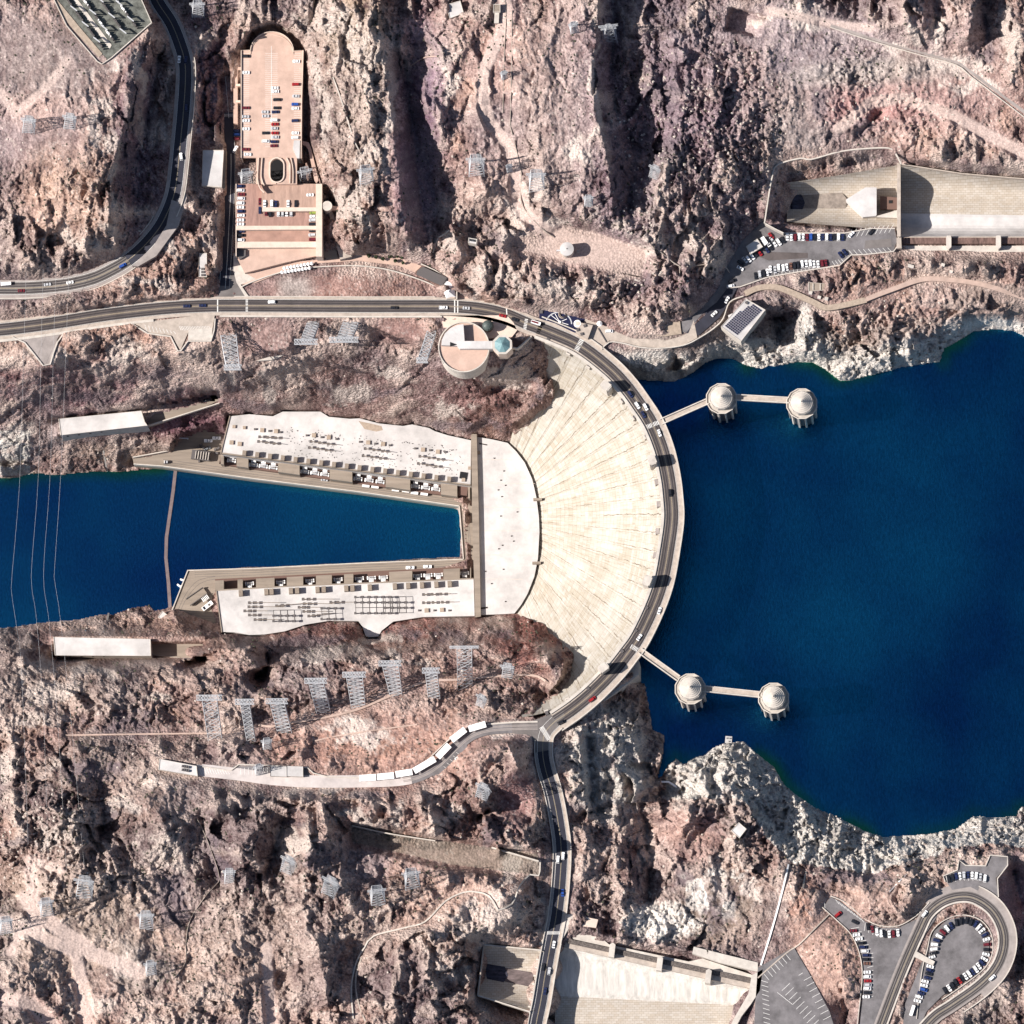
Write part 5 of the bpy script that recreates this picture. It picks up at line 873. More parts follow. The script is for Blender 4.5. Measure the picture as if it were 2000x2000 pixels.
# --- switchyard, top left
t = thing('switchyard', 'fenced electrical yard of lattice frames at the top left corner', 'switchyard', 200, 40, 58)
SY = [(96,-20),(100,-60),(250,-60),(296,44),(218,112),(199,125),(190,120),(130,50)]
B().prism(SY, 60, 52).build('gravel_pad', mat('yard_gravel', (0.13,0.135,0.12), var=.8, scale=.25), t)
wl = B()
for a, b_ in zip(SY, SY[1:]+SY[:1]): wl.strip([(*a, 60), (*b_, 60)], -.8, .8, 1.6, 3)
wl.build('perimeter_wall', 'cream', t)
B().prism([(112,0),(158,56),(200,105),(193,112),(147,62),(100,5)], 60.4, 60).build('service_lane', 'tan', t); B().prism([(136,-10),(145,-10),(218,88),(214,96)], 60.3, 60).build('service_lane', 'cream', t)
r_ = random.Random(5)
for i in range(11):
    for j in range(4):
        u = i*12-10; v = j*22; x = 128+u*.62+v*1.0; y = -6+u*.85-v*.62
        if not (-15 < y < 112 and x < 285): continue
        if (i+j) % 3 == 0: B().box(x, y, 5.5, .7, -38, 66, 65).bar(P(x-6,y-5,60), P(x-6,y-5,66), .5).bar(P(x+6,y+5,60), P(x+6,y+5,66), .5).build('busbar_gantry', 'steel', t)
        else:
            b = B().box(x, y, 1.8, 1.3, -38, 62.5, 60)
            for k in range(4): p = P(x+k*3-3, y+k*4-4, 61); b.cyl(p, .75, .4, 60, 63.5, 7)
            b.build('circuit_breaker', 'white' if (i*j) % 2 else 'darksteel', t)
# --- multi-level garage
g_ = thing('parking_garage', 'pink multi level parking garage with an arched north end and oval ramp well', 'garage', 540, 260, 0)
UZ = 20
arc = [(531+42*math.cos(a), 100-38*math.sin(a)) for a in np.linspace(0, math.pi, 22)]
up_ = [(588,98),(590,180),(588,309),(580,309),(580,358),(500,358),(500,309),(471,308),(471,98),(489,98)]
hole = [(540.5+14.5*math.cos(a)*(1), 322-14+14*1*0+ (0)) for a in (0,)]
def deck_with_hole(outline, cx, cy, rx, ry, half, z, th, m, name):
    # outline is cut into a left and a right polygon round the oval well
    N_ = 20; y0 = min(p[1] for p in outline); 
    return None
# upper deck
B().prism(arc+[(489,98),(471,98),(471,308),(500,308),(588,309),(592,98)], UZ, UZ-3).build('upper_deck', 'pink', g_)
ov = [(540.5+14*math.cos(a), 322-(0)+14*math.sin(a)) for a in np.linspace(math.pi, 2*math.pi, 10)]+[(540.5+14*math.cos(a), 342+14*math.sin(a)) for a in np.linspace(0, math.pi, 10)]
left = [(500,306),(540.5,306)]+[p for p in ov[:5]][::-1]+[]
top = [p for p in ov if p[0] <= 540.6 and p[1] <= 322.5]; 
leftpoly = [(500,308),(540.5,308)]+sorted([p for p in ov if p[0] <= 540.5], key=lambda p: p[1])+[(540.5,360),(500,360)]
rightpoly = [(540.5,308),(580,308),(580,360),(540.5,360)]+sorted([p for p in ov if p[0] >= 540.5], key=lambda p: -p[1])
B().prism(leftpoly, UZ-.5, UZ-4).prism(rightpoly, UZ-.5, UZ-4).build('ramp_deck', 'pink', g_)
B().strip([(p[0], p[1], UZ-.5) for p in ov+[ov[0]]], -1.2, 1.2, 1.1, 5).build('well_parapet', 'pinkwall', g_)
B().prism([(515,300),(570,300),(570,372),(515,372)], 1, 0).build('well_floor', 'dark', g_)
for pts, zz in (([(505,308),(503,350),(508,368),(516,376)],UZ),([(512,308),(510,345),(516,362)],UZ),([(568,308),(572,330),(572,358)],UZ),([(560,308),(566,320),(566,358)],UZ)): B().strip(spline(zc(pts, zz)), -.8, .8, .8, 3).build('ramp_kerb', 'pinkwall', g_)
edge_ = [(471,308),(471,98),(489,98)]+[(p[0], p[1]) for p in arc[::-1]]+[(592,98),(589,200),(588,309)]
B().strip(zc(edge_, UZ), -.7, .7, 1.1, UZ+2).build('outer_wall', 'pinkwall', g_)
B().strip(zc([(x, y+6) for x, y in arc], UZ), -.4, .4, .5, 1).build('inner_kerb', 'pinkwall', g_)
B().prism([(574,274),(586,274),(585,309),(580,309),(572,290)], UZ+1.2, 0).build('stair_house', 'whiteroof', g_)
B().prism([(586,274),(603,278),(608,290),(622,352),(618,358),(614,352),(602,292),(597,284),(586,281)], UZ-5, UZ-8).build('outer_ramp', 'pink', g_)
B().prism([(456,131),(471,131),(471,137),(464,137),(464,242),(456,240)], 12, 8).build('side_ledge', 'pink', g_); 
for y in (166, 198): B().box(465, y, 3, 1.6, 0, 14, 0).build('side_beam', 'pinkwall', g_)
B().prism([(461,359),(513,359),(513,441),(461,441)], 13, 0).prism([(513,415),(617,415),(617,441),(513,441)], 13, 0).build('middle_deck', mat('red_brown_deck', (0.33,0.20,0.165), var=.35, scale=.3, streak=(1.5,.25,1)), g_)
B().prism([(511,359),(617,359),(617,405),(511,405)], 16, 12).build('raised_deck', mat('stained_deck', (0.40,0.27,0.215), var=.35, scale=.3, streak=(1.5,.25,1)), g_)
B().prism([(512,405),(618,405),(618,412),(512,413)], 17, 8).build('cross_beam', 'pinkwall', g_); B().prism([(461,441),(629,441),(629,448),(461,449)], 14, 0).build('cross_beam', 'pinkwall', g_); B().prism([(461,472),(629,472),(629,483),(461,484)], 11, 0).build('cross_beam', 'pinkwall', g_)
B().prism([(461,448),(618,448),(618,472),(461,472)], 9, 0).build('lower_deck', mat('lower_deck_red', (0.36,0.22,0.175), var=.3, scale=.15), g_); B().prism([(461,484),(618,484),(618,500),(560,512),(490,530),(478,533),(461,500)], 5, 0).build('terrace', 'pink', g_)
B().prism([(617,359),(629,359),(629,501),(617,501)], 17.5, 0).build('east_block', 'pinkwall', g_)
B().strip([(461,359,13),(461,500,10)], -.8, .8, 1, 12).build('outer_wall', 'pinkwall', g_)
B().prism([(463,488),(480,488),(480,500),(468,507),(463,498)], 7, 0).build('equipment_court', 'darksteel', g_)
sc = P(639, 402, 17); st = B().cyl(sc, 3.4, 3.4, 0, 17, 24).build('stair_tower', 'cream', g_)
B().cyl(P(644,396,14), 5.2, 5.2, 6, 14, 24).build('stair_drum', 'whiteroof', st); B().prism([(650,402),(664,404),(664,409),(648,409)], 14, 0).build('stair_bridge', 'pink', g_)
b = B()
for i in range(53):
    y = 104+i*3.8
    if y < 300: b.prism([(473,y),(487,y),(487,y+.4),(473,y+.4)], UZ+.05, UZ); b.prism([(574,y),(588,y),(588,y+.4),(574,y+.4)], UZ+.05, UZ)
    if y < 288: b.prism([(518,y),(542,y),(542,y+.4),(518,y+.4)], UZ+.05, UZ)
b.prism([(529.6,90),(530.4,90),(530.4,290),(529.6,290)], UZ+.06, UZ)
for i in range(11): y = 362+i*7.6; b.prism([(462,y),(477,y),(477,y+.5),(462,y+.5)], 13.05, 13) if y < 440 else None
b.build('bay_lines', 'line', g_)
# --- plaza, walkway, umbrellas, sails
PZ = [(462,548),(468,556),(500,552),(560,528),(610,515),(700,509),(780,519),(840,545),(858,560),(872,580),(960,592),(1000,606),(1030,600),(1110,606),(1120,616),(1040,596),(985,588),(930,578),(905,560),(880,535),(835,502),(760,497),(690,495),(680,470),(668,470),(672,504),(560,512),(480,534)]
tag(B().prism(PZ, .05, -3).build('plaza', 'pink'), kind='structure')
tag(B().prism([(456,490),(480,534),(500,545),(470,556),(488,582),(478,578),(462,552),(456,530)], .06, -3).build('plaza_corner', 'cream'), kind='structure')
RP = [(472,560),(488,552),(530,537),(580,525),(640,520),(700,519),(760,527),(820,546),(850,560),(868,580)]
tag(B().strip(spline([(x, y, 0) for x, y in RP]), -1, 1, 1.0, 6).build('plaza_parapet', 'cream'), 'curved pale parapet between the plaza and the gravel pit', 'parapet')
tag(B().prism([(642,414),(650,414),(668,470),(687,501),(664,507),(655,470)], 6, -3).build('walkway_roof', 'walk'), 'long tapering covered walkway running from the garage stairs to the plaza', 'walkway')
tag(B().prism([(630,500),(630,455),(650,450),(660,505),(640,508)], .5, -3).build('side_court', 'ramp'), kind='structure')
def umbrella():
    t = thing('umbrella', 'x', 'umbrella', 1000, 1000, 0, 'white umbrellas on the plaza'); c = t.location
    B().cyl(c, 1.22, .15, 2.3, 3.1, 12).build('canopy', 'white', t); B().bar((c.x, c.y, 0), (c.x, c.y, 3.2), .12).build('pole', 'steel', t); B().cyl(c, .5, .5, .65, .75, 10).build('table', 'cream', t); reg(t); return t
u0 = umbrella(); k = 0
for r__, row in enumerate(((553,530),(549.5+11.5,0))):
    for i in range(9 if r__ == 0 else 9):
        x = (555.5 if r__ == 0 else 551)+i*7.1*.94; y = (523.5 if r__ == 0 else 531.5)-i*(1.15 if r__ == 0 else 1.05)
        o = u0 if k == 0 else copy_tree(u0); o.location = P(x, y, 2.7)-Vector((0,0,2.7)); k += 1
        o['label'] = 'white umbrella, %s in the %s row below the garage' % (('first from the left','second from the left','third from the left','fourth from the left','middle one','fourth from the right','third from the right','second from the right','rightmost')[i], ('back','front')[r__])
t = thing('escalator_canopy', 'dark slatted canopy roof at the right end of the plaza', 'canopy', 850, 535, 3)
for i in range(5): x = i*4.2; B().prism([(812+x*.3,531+x),(824+x*.55-2,519+x*1.0+2),(871+x*.1,548+x*1.05),(857+x*.3,551+x*.95)][0:0] or [(813+i*1.5,530-i*2.2+6),(815+i*2.6,526-i*1.9+2),(868+i*1.6,553-i*3+2),(862+i*1.6,556-i*3+2)], 5+.2*i, 4.4).build('roof_slat', 'darksteel', t)
B().prism([(811,531),(826,517),(873,548),(860,560)], 3.6, 0).build('canopy_base', 'brown', t)
B().strip(zc([(822,515),(850,528),(888,553),(892,560),(892,584)], 3), -1, 1, 1.2, 5).build('side_wall', 'cream', t)
t = thing('shade_sail', 'white pointed tensile sail at the plaza end by the main road', 'sail', 880, 570, 6)
cz = P(876, 569, 8.5); pts = [P(872,547,4),P(889,553,5),P(890,580,4),P(872,583,5),P(860,560,4)]
mesh('sail_fabric', [cz]+pts+[(p+q)/2*.88+cz*.12 for p, q in zip(pts, pts[1:]+pts[:1])], [[0,i+1,6+i] for i in range(5)]+[[0,6+i,(i+1)%5+1] for i in range(5)], 'white', t)
for p in pts: B().bar((p.x, p.y, 0), p, .25).build('mast', 'steel', t)
B().bar((cz.x, cz.y, 0), cz, .3).build('mast', 'steel', t)
# ribs on the gravel slope are rock; trees on the plaza
def tree(x, y, r, lab):
    z = 0 if True else hz(x, y); t = thing('plaza_tree', lab, 'tree', x, y, z, 'small trees planted on the plaza'); c = P(x, y, z+3); rr = random.Random(int(x*7+y))
    b = B()
    for i in range(90):
        a = rr.uniform(0, 6.28); q = rr.random()**.5*r; zz = z+1.6+rr.random()*2.6*(1-(q/r)**2*.6); s = rr.uniform(.25,.5); n_ = Vector((rr.uniform(-1,1), rr.uniform(-1,1), rr.uniform(.2,1))).normalized(); u = n_.orthogonal()*s; v = n_.cross(u)
        o_ = Vector((c.x+q*math.cos(a), c.y+q*math.sin(a), zz)); b.add([o_+u, o_+v, o_-u, o_-v], [[0,1,2,3]])
    b.build('crown', 'leaf', t); B().bar((c.x, c.y, z-.3), (c.x+.1, c.y, z+2.4), .25).build('trunk', 'bark', t)
for i, (x, y, r) in enumerate(((720,499,1.3),(734,502,1.1),(748,505,1.2),(762,499,1.7),(772,509,1.1),(785,502,1.1),(787,513,.8),(808,501,1),(823,500,.9),(834,508,.9),(841,518,1),(776,500,.9))):
    tree(x, y, r, ('leftmost dark tree on the plaza','second tree from the left on the plaza','third plaza tree from the left','largest tree of the plaza row','low tree just right of the largest one','tree midway along the plaza row','small tree in the lower plaza row','tree right of the middle against the rock','small tree fourth from the right end','tree near the bend of the plaza','last tree by the slatted canopy','little tree tucked behind the largest one')[i])
# palms at the road corner
# --- water tank on the dirt terrace
t = thing('water_tank', 'round white water tank on the dirt terrace', 'tank', 1107, 485, 16); c = P(1107, 486, 26); B().cyl(c, 4.7, 4.7, 15, 25.5, 36).build('shell', 'cream', t); B().cyl(c, 4.75, .3, 25.5, 26.3, 36).build('roof', 'whiteroof', t); B().cyl(c, .35, .35, 26, 26.6, 8).build('roof_vent', 'gap', t); B().box(1091, 489, 3, 1, 0, 18, 15).build('inlet_pipe', 'steel', t)
building('valve_box', 'small white box on the terrace right of the water tank', 'box', [(1126,488),(1132,488),(1132,493),(1126,493)], 18.5, 15.5)
tag(B().prism([(1180,533),(1188,527),(1252,541),(1249,550)], 15.5, 0).build('retaining_wall', 'cream'), 'bright concrete wall under the right end of the dirt terrace', 'wall')
tag(B().strip(zc([(1000,480),(1060,500),(1110,508),(1180,527),(1250,541)], 15.6), -1, 1, .4, 4).build('terrace_wall', 'walk'), 'thin wall along the lower edge of the dirt terrace', 'wall')
tag(B().strip(zc([(922,440),(1008,462)], 16), -1, 1, .6, 4).build('terrace_wall', 'walk'), 'short pale wall left of the dirt terrace', 'wall')
# --- visitor centre
v_ = thing('visitor_centre', 'round cream visitor building with a disc terrace and octagonal green skylight', 'building', 905, 680, 0)
vc = P(906, 678, 6); ring_ = [(vc.x, vc.y)]
B().cyl(vc, 17.6, 17.6, -22, 6, 56).build('drum', 'cream', v_); B().cyl(vc, 16.6, 16.6, 6, 6.1, 56).build('terrace', 'pink', v_)
V = []; 
for r, z in ((17.6,6),(17.6,7.2),(16.9,7.2),(16.9,6)): V += [Vector((vc.x+r*math.cos(2*math.pi*i/56), vc.y+r*math.sin(2*math.pi*i/56), z)) for i in range(56)]
mesh('terrace_parapet', V, [[k*56+i, k*56+(i+1)%56, (k+1)*56+(i+1)%56, (k+1)*56+i] for k in range(3) for i in range(56)], 'cream', v_)
q = [(863,670),(864,660),(870,648),(882,638),(895,633),(906,634),(905,668),(898,668),(895,690),(890,668),(878,672)]
B().prism([(908,676),(905,633),(893,635),(880,641),(869,651),(863,664),(862,674)], 11.5, 6).build('theatre_roof', 'whiteroof', v_); B().prism([(879,668),(893,673),(879,677)], 11.7, 11.4).build('roof_slot', 'dark', v_)
B().prism([(907,634),(939,634),(938,664),(907,664)], .5, -6).build('sunken_court', 'ramp', v_)
B().prism([(860,616),(990,616),(1003,630),(1010,645),(1000,658),(940,662),(905,640),(866,640)], .12, -6).build('forecourt', 'pinkwall', v_)
hall = B().prism([(893,670),(898,666),(962,666),(962,681),(898,681),(893,676)], 12, 0).build('link_hall', 'whiteroof', v_); B().prism([(903,670),(913,670),(913,676),(903,676)], 12.3, 12).build('roof_light', 'dark', hall)
oc = P(981, 673, 14); B().cyl(oc, 7.0, 7.0, -8, 13, 8, math.pi/8).build('rotunda', 'pinkwall', v_); B().cyl(oc, 7.1, 7.1, 13, 13.8, 8, math.pi/8).build('rotunda_rim', 'cream', v_)
for i in range(8):
    a, b2 = math.pi/8+i*math.pi/4, math.pi/8+(i+1)*math.pi/4; mesh('skylight_pane', [Vector((oc.x, oc.y, 17)), Vector((oc.x+5.6*math.cos(a), oc.y+5.6*math.sin(a), 13.85)), Vector((oc.x+5.6*math.cos(b2), oc.y+5.6*math.sin(b2), 13.85))], [[0,1,2]], 'green', v_)
B().strip(zc([(1000,678),(1010,680),(1018,674),(1038,656)], 1), -1.2, 1.2, 0, 8).build('stair_wall', 'cream', v_); B().prism([(1000,664),(1015,660),(1034,657),(1014,676),(1000,676)], -3, -9).build('stair_pit', 'brown', v_)
t = thing('domed_kiosk', 'dark patinated domed kiosk on the visitor centre forecourt', 'kiosk', 953, 638, 0); c = P(953, 636, 6); b = B()
for (r0, z0), (r1, z1) in zip(((4,6),(3.7,7.2),(2.9,8.4),(1.5,9.2)), ((3.7,7.2),(2.9,8.4),(1.5,9.2),(.2,9.5))): b.cyl(c, r0, r1, z0, z1, 12, cap=False)
b.build('dome', 'copper', t); B().cyl(c, 3.6, 3.6, 0, 6, 12).build('kiosk_wall', 'brown', t)
# --- star map plaza and cafe
t = thing('memorial_plaza', 'blue black terrazzo plaza with a pale ring and rays beside the road', 'plaza', 1100, 625, 0)
B().prism([(1053,600),(1075,598),(1110,601),(1145,612),(1140,632),(1133,640),(1128,652),(1118,648),(1085,632),(1053,622)], .25, -3).build('terrazzo_floor', 'plaza', t)
rr = [(1089+26*math.cos(a)*.98+2, 634-24*math.sin(a)) for a in np.linspace(.05, 3.0, 26)]
b = B().strip([(x, y, .25) for x, y in rr if inside([(1053,600),(1075,598),(1110,601),(1145,612),(1140,632),(1128,652),(1085,632),(1053,622)], np.array([x]), np.array([y]))[0]], -1.1, 1.1, .05, .1)
b.build('pale_ring', 'steel', t); b = B()
for ex, ey in ((1077,616),(1084,613),(1107,623),(1110,634)): b.strip([(1093,629,.25),(ex,ey,.25)], -.5, .5, .06, .1)
b.build('pale_ray', 'white', t); B().cyl(P(1093,629,.5), .9, .9, .2, 1, 12).build('hub', 'white', t)
c = P(1099, 614, .5); b = B(); 
for r in (3.0, 2.2): b.cyl(c, r, r-.35, .3, 1.2, 24, cap=False)
b.build('bench_ring', 'walk', t); B().prism([(1054,602),(1060,602),(1060,612),(1054,612)], 1, .2).build('planter', 'darksteel', t)
t = thing('round_kiosk', 'small white ringed kiosk right of the dark plaza', 'kiosk', 1128, 632, 0); B().cyl(P(1128,632,3), 2.6, 2.6, 0, 3, 20).build('wall', 'cream', t); B().cyl(P(1128,632,3), 2.6, 2.2, 3, 3.3, 20).build('roof_ring', 'white', t); B().cyl(P(1128,632,3), 1.6, 1.5, 3.3, 3.5, 20).build('roof_centre', 'pinkwall', t)
for x, y, lb in ((1171,632,'white round cap post by the promenade gate'),): t = thing('round_kiosk', lb, 'kiosk', x, y, 0); B().cyl(P(x,y,4), 1.9, .4, 4, 5, 18).build('cap', 'white', t); B().cyl(P(x,y,3), .7, .7, 0, 4, 10).build('column', 'cream', t)
tag(B().prism([(1110,601),(1145,612),(1158,622),(1230,627),(1232,650),(1300,665),(1320,660),(1345,650),(1355,625),(1362,660),(1330,676),(1285,679),(1240,676),(1205,668),(1190,665),(1175,680),(1140,662),(1128,652),(1140,632)], .1, -4).build('promenade', 'walk'), kind='structure')
tag(B().prism([(1232,625),(1328,627),(1331,652),(1300,657),(1228,650)], .9, -2).build('gravel_bed', 'tan'), 'speckled gravel bed framed by the pale promenade', 'gravel bed')
tag(B().strip(spline([(1175,682,.2),(1190,668,.2),(1215,670,.2),(1250,678,.2),(1290,680,.2),(1335,674,.2),(1365,660,.2),(1395,640,.2),(1412,622,.2),(1425,590,.2),(1452,578,.2)]), -1, 1, 1, 3).build('promenade_wall', 'cream'), 'thin pale wall along the lake side of the promenade', 'wall')
tag(B().strip(zc([(1168,641),(1184,668)], .3), -.8, .8, .5, 1).build('gate_bar', 'darksteel'), 'dark barrier bar across the promenade entrance', 'barrier')
t = thing('snack_building', 'flat pale building with rooftop units between road and promenade', 'building', 1140, 640, 3); B().prism([(1133,630),(1158,635),(1148,662),(1124,650)], 3.2, 0).build('roof_block', 'walk', t)
for x, y in ((1128,644),(1136,652),(1142,636)): B().box(x, y, 1.8, 1.8, 20, 4.2, 3.2).build('air_unit', 'darksteel', t)
# --- solar roofed building
sp = [(1457,583),(1495,605),(1447,667),(1408,638)]
t, rf = building('solar_building', 'white roofed building covered with rows of solar panels', 'building', sp, 9, -10, group=None)
A_, Bq_, D_ = P(1468,594,9), P(1486,607,9), P(1421,641,9); u = (Bq_-A_)/5; v = (D_-A_)/15.5; an = math.degrees(math.atan2(u.y, u.x))
for i in range(7):
    for j in range(16):
        if i < 2 and j < 2+2*(1-i)*2: continue
        p = A_+u*(i-1.2)+v*(j); p.z = 8.9; B().wbox(p.x, p.y, 1.15, .95, an, 9.15, 8.8).build('solar_panel', 'solar', t)
B().box(1458,591,2.0,1.6,-30,9.6,8.7).build('roof_unit', 'darksteel', t); B().prism([(1422,616),(1430,612),(1433,620),(1426,625)], 6, 0).build('porch', 'whiteroof', t)
# --- north car park and its shed
tag(B().prism(LOTN, 0.0, -3).build('car_park', 'asphalt3'), kind='structure')
tag(B().prism([(1340,650),(1372,612),(1400,590),(1423,560),(1440,562),(1425,590),(1405,620),(1365,655)], .04, -2).build('road_patch', 'asphalt'), kind='structure')
tag(B().prism([(1480,500),(1505,492),(1578,494),(1578,504),(1502,509)], .03, -1).build('road_patch', 'bridge'), kind='structure'); tag(B().prism([(1690,470),(1740,466),(1742,482),(1688,486)], .03, -1).build('road_patch', 'asphalt2'), kind='structure')
building('carport', 'plain white roofed carport in the north car park', 'carport', [(1457,481),(1479,466),(1490,482),(1465,497)], 4, 0)
t, rf = building('box_truck', 'white box truck backed against the rock in the north car park', 'truck', [(1484,465),(1491,461),(1500,474),(1493,480)], 3.4, .8, 'white', 'white', rim=False)
B().box(1502, 478, 2.4, 2.3, -55, 2.4, .5).build('cab', 'white', t); B().box(1502, 478, 1.0, 2.0, -55, 2.6, 2.3).build('windscreen', 'glass', t)
for x, y in ((1486,468),(1495,472)):
    for s in (-2.2, 2.2): B().box(x+s, y+s*.6, .4, 1.0, -55, 1.0, 0).build('wheel', 'tyre', t)
def lines(pts_list, z, name='parking_line', hw=.35):
    b = B()
    for a, b_ in pts_list: b.strip([(*a, z), (*b_, z)], -hw, hw, .02, .01)
    tag(b.build(name, 'line'), kind='structure')
lines([((1655+i*9, 464-i*1.1),(1664+i*9, 448-i*1.1)) for i in range(10)]+[((1648+i*9.5,489+i*.2-i*.8),(1657+i*9.5,500-i*.8)) for i in range(10)]+[((1625+i*6,510-i*1.5),(1632+i*6,520-i*2)) for i in range(4)]+[((1535+i*7.6,456),(1535+i*7.6,471)) for i in range(16)]+[((1488+i*7.6,529-i*.7),(1490+i*7.6,543-i*1.1)) for i in range(18)], .02)
tag(B().strip(zc([(1424,562),(1445,560),(1500,541),(1570,529),(1640,518),(1662,498),(1690,497),(1745,491),(1757,475),(1752,446)], 0), -1, 1, 1.0, 4).build('car_park_wall', 'cream'), 'pale wall along the lake side of the north car park', 'wall')
tag(B().strip(zc([(1530,455),(1650,455),(1700,446),(1748,446)], 0), -1, 1, 1.0, 4).build('car_park_wall', 'cream'), 'pale wall between the north car park and the spillway', 'wall')
tag(B().strip(spline([(1493,436,14),(1500,390,14),(1508,345,14),(1518,322,14),(1563,309,14),(1584,311,14),(1640,296,14),(1690,290,14),(1735,289,14),(1748,298,13),(1760,320,11)]), -1.3, 1.3, .6, 3).build('pit_wall', 'cream'), 'curving pale wall around the rim of the north spillway pit', 'wall')
tag(B().strip(zc([(1494,436),(1512,446),(1530,455)], 8), -1, 1, .6, 9).build('pit_wall', 'cream'), 'short wall joining the pit rim to the north car park', 'wall')
# --- gravel track north of the lake
tag(B().strip(spline([(1455,573,.3),(1480,562,.3),(1515,560,.3),(1550,572,.3),(1590,590,.3),(1612,600,.3),(1640,597,.2),(1692,585,.2)]), [-5]*200, [6]*200, 0, 3).build('lake_track', 'tan'), kind='structure')
tag(B().strip(spline([(1690,585,.2),(1740,566,.2),(1800,546,.2),(1850,546,.2),(1920,556,0),(2010,585,-2),(2100,620,-2)]), -4.5, 4.5, 0, 3).build('lake_track', 'dirt'), kind='structure')
t, rf = building('long_shed', 'narrow pale open shed between the north car park and the lake track', 'shed', [(1579,551),(1625,555),(1623,566),(1579,569)], 2, -6, 'ramp')
for i in range(3): B().box(1588+i*14, 560, .6, 4.5, 0, 2.2, 1.5).build('roof_beam', 'cream', t)
for x, y, lb in ((1583,571,'small white box beside the long shed'),(1600,580,'tiny white box on the bank above the lake track'),(1614,583,'tiny white box nearest the track fork'),(1779,520,'white hut on the spur north of the lake track'),(1842,520,'white box beneath the spillway, left of a pair'),(1858,531,'white box beneath the spillway, right of a pair')):
    s = 2.2 if 'hut' not in lb else 4; c = P(x, y, 2); z = hz(x, y); tt = thing('utility_box', lb, 'box', x, y, z); B().wbox(c.x, c.y, s, 1.8, -15, z+2.2, z-1).build('case', 'white', tt); B().wbox(c.x, c.y, s+.2, 2.0, -15, z+2.35, z+2.2).build('lid', 'cream', tt)
# --- small things on the water
t = thing('raft', 'small square white raft with fittings off the rocky point', 'raft', 1423, 1445, LAKE_Z); c = P(1423, 1445, LAKE_Z); B().wbox(c.x, c.y, 4.6, 4.8, -5, LAKE_Z+.8, LAKE_Z-.3).build('deck', 'whiteroof', t)
for dx, dy in ((-1,1),(1,.8),(.4,-1.2)): B().wbox(c.x+dx, c.y+dy, .8, .7, 10, LAKE_Z+1.5, LAKE_Z+.8).build('locker', 'darksteel', t)
tag(B().strip([(1273,1529,-38),(1293,1527,-38),(1306,1527,-37),(1325,1539,-35)], -1.8, 1.8, 0, 2).build('pipe_flume', 'white'), 'pale flume crossing the dark gully at the lake corner', 'flume')
t, rf = building('hill_hut', 'white square hut on the pale knob above the south shore', 'hut', [(1428,1622),(1443,1606),(1458,1619),(1444,1637)], hz(1443,1620)+5, hz(1443,1620)-4)
tag(B().strip([(343,915,-169.5),(338,960,-169.5),(325,1050,-169.5),(324,1090,-169.5),(329,1140,-169.5),(332,1187,-169.5)], -3.2, 3.2, .8, 1.4).build('floating_boom', 'wood'), 'long brown floating boom across the river', 'boom')
t, rf = building('dock_shed', 'white square shed on the rocks west of the south yard', 'shed', [(317,1193),(326,1200),(318,1213),(308,1205)], -148, -165)
for x0, y0, x1, y1, lb in ((352,1131,360,1134,'upper white jetty finger at the south yard'),(346,1141,354,1147,'lower white jetty finger at the south yard')): tag(B().strip([(x0,y0,-167),(x1,y1,-167)], -1.4, 1.4, 0, 3).build('jetty', 'white'), lb, 'jetty')
tag(B().strip([(355,1143,-160),(350,1160,-160),(344,1175,-160)], -1.5, 1.5, 0, 4).build('gangway', 'white'), 'white gangway beside the south yard parapet', 'gangway')
# --- yards
t = thing('flat_wagon', 'long open dark framed trailer on the south yard', 'trailer', 385, 1165, -156); B().box(384, 1165, 14.5, 5.4, 35, -153.6, -154.6).build('bed', 'ramp', t)
for s in (-1, 1):
    c = P(384, 1165, -154); a = math.radians(35); q = c+Vector((-math.sin(a), math.cos(a), 0))*s*2.7; B().wbox(q.x, q.y, 14.5, .5, 35, -152.8, -155).build('side_rail', 'darksteel', t)
    for k in (-4, 4): q2 = q+Vector((math.cos(a), math.sin(a), 0))*k; B().wbox(q2.x, q2.y, 1.2, .6, 35, -154.8, -156).build('wheel', 'tyre', t)
b = B()
for i in range(5): b.box(399+i*2.4-3, 1170-i*1.7+2, .5, 3.2, 35, -152.4, -153.6)
b.build('stacked_beams', 'white', t)
t = thing('bus', 'white bus parked on the south yard beside the open trailer', 'bus', 405, 1183, -156); B().box(405, 1183, 8.4, 2.9, 38, -153, -155.4).build('body', 'white', t); B().box(399, 1187.5, 1.6, 2.2, 38, -152.9, -153.2).build('windscreen', 'glass', t); B().box(408, 1181, 1.5, 1.3, 38, -152.6, -153.2).build('air_unit', 'darksteel', t)
for k in (-2.6, 2.6):
    for s in (-1.3, 1.3): a = math.radians(38); c = P(405,1183,-155); B().wbox(c.x+k*math.cos(a)-s*math.sin(a), c.y+k*math.sin(a)+s*math.cos(a), 1, .4, 38, -155, -156).build('wheel', 'tyre', t)
t = thing('crane_carriage', 'dark machine with pale ribs on the north yard', 'machine', 392, 890, -156); B().box(392, 889, 13, 6.5, -8, -151.5, -155).build('chassis', 'darksteel', t)
for i in range(6): B().box(382+i*5, 888+i*.6, .5, 5.4, -8, -150.6, -151.6).build('rib', 'cream', t)
for k in (-5, 5): B().box(392+k*2.5, 895, 1.4, .8, -8, -154.8, -156).build('wheel', 'tyre', t)
b = B(); rr = random.Random(8)
for i in range(14): b.box(378+rr.random()*48, 868+rr.random()*34, rr.uniform(1,2.6), rr.uniform(.8,1.8), rr.uniform(0,90), -154.4+rr.random(), -156)
tag(b.build('scrap_pile', 'darksteel'), 'dark pile of parts and crates on the north yard', 'scrap', kind='stuff')
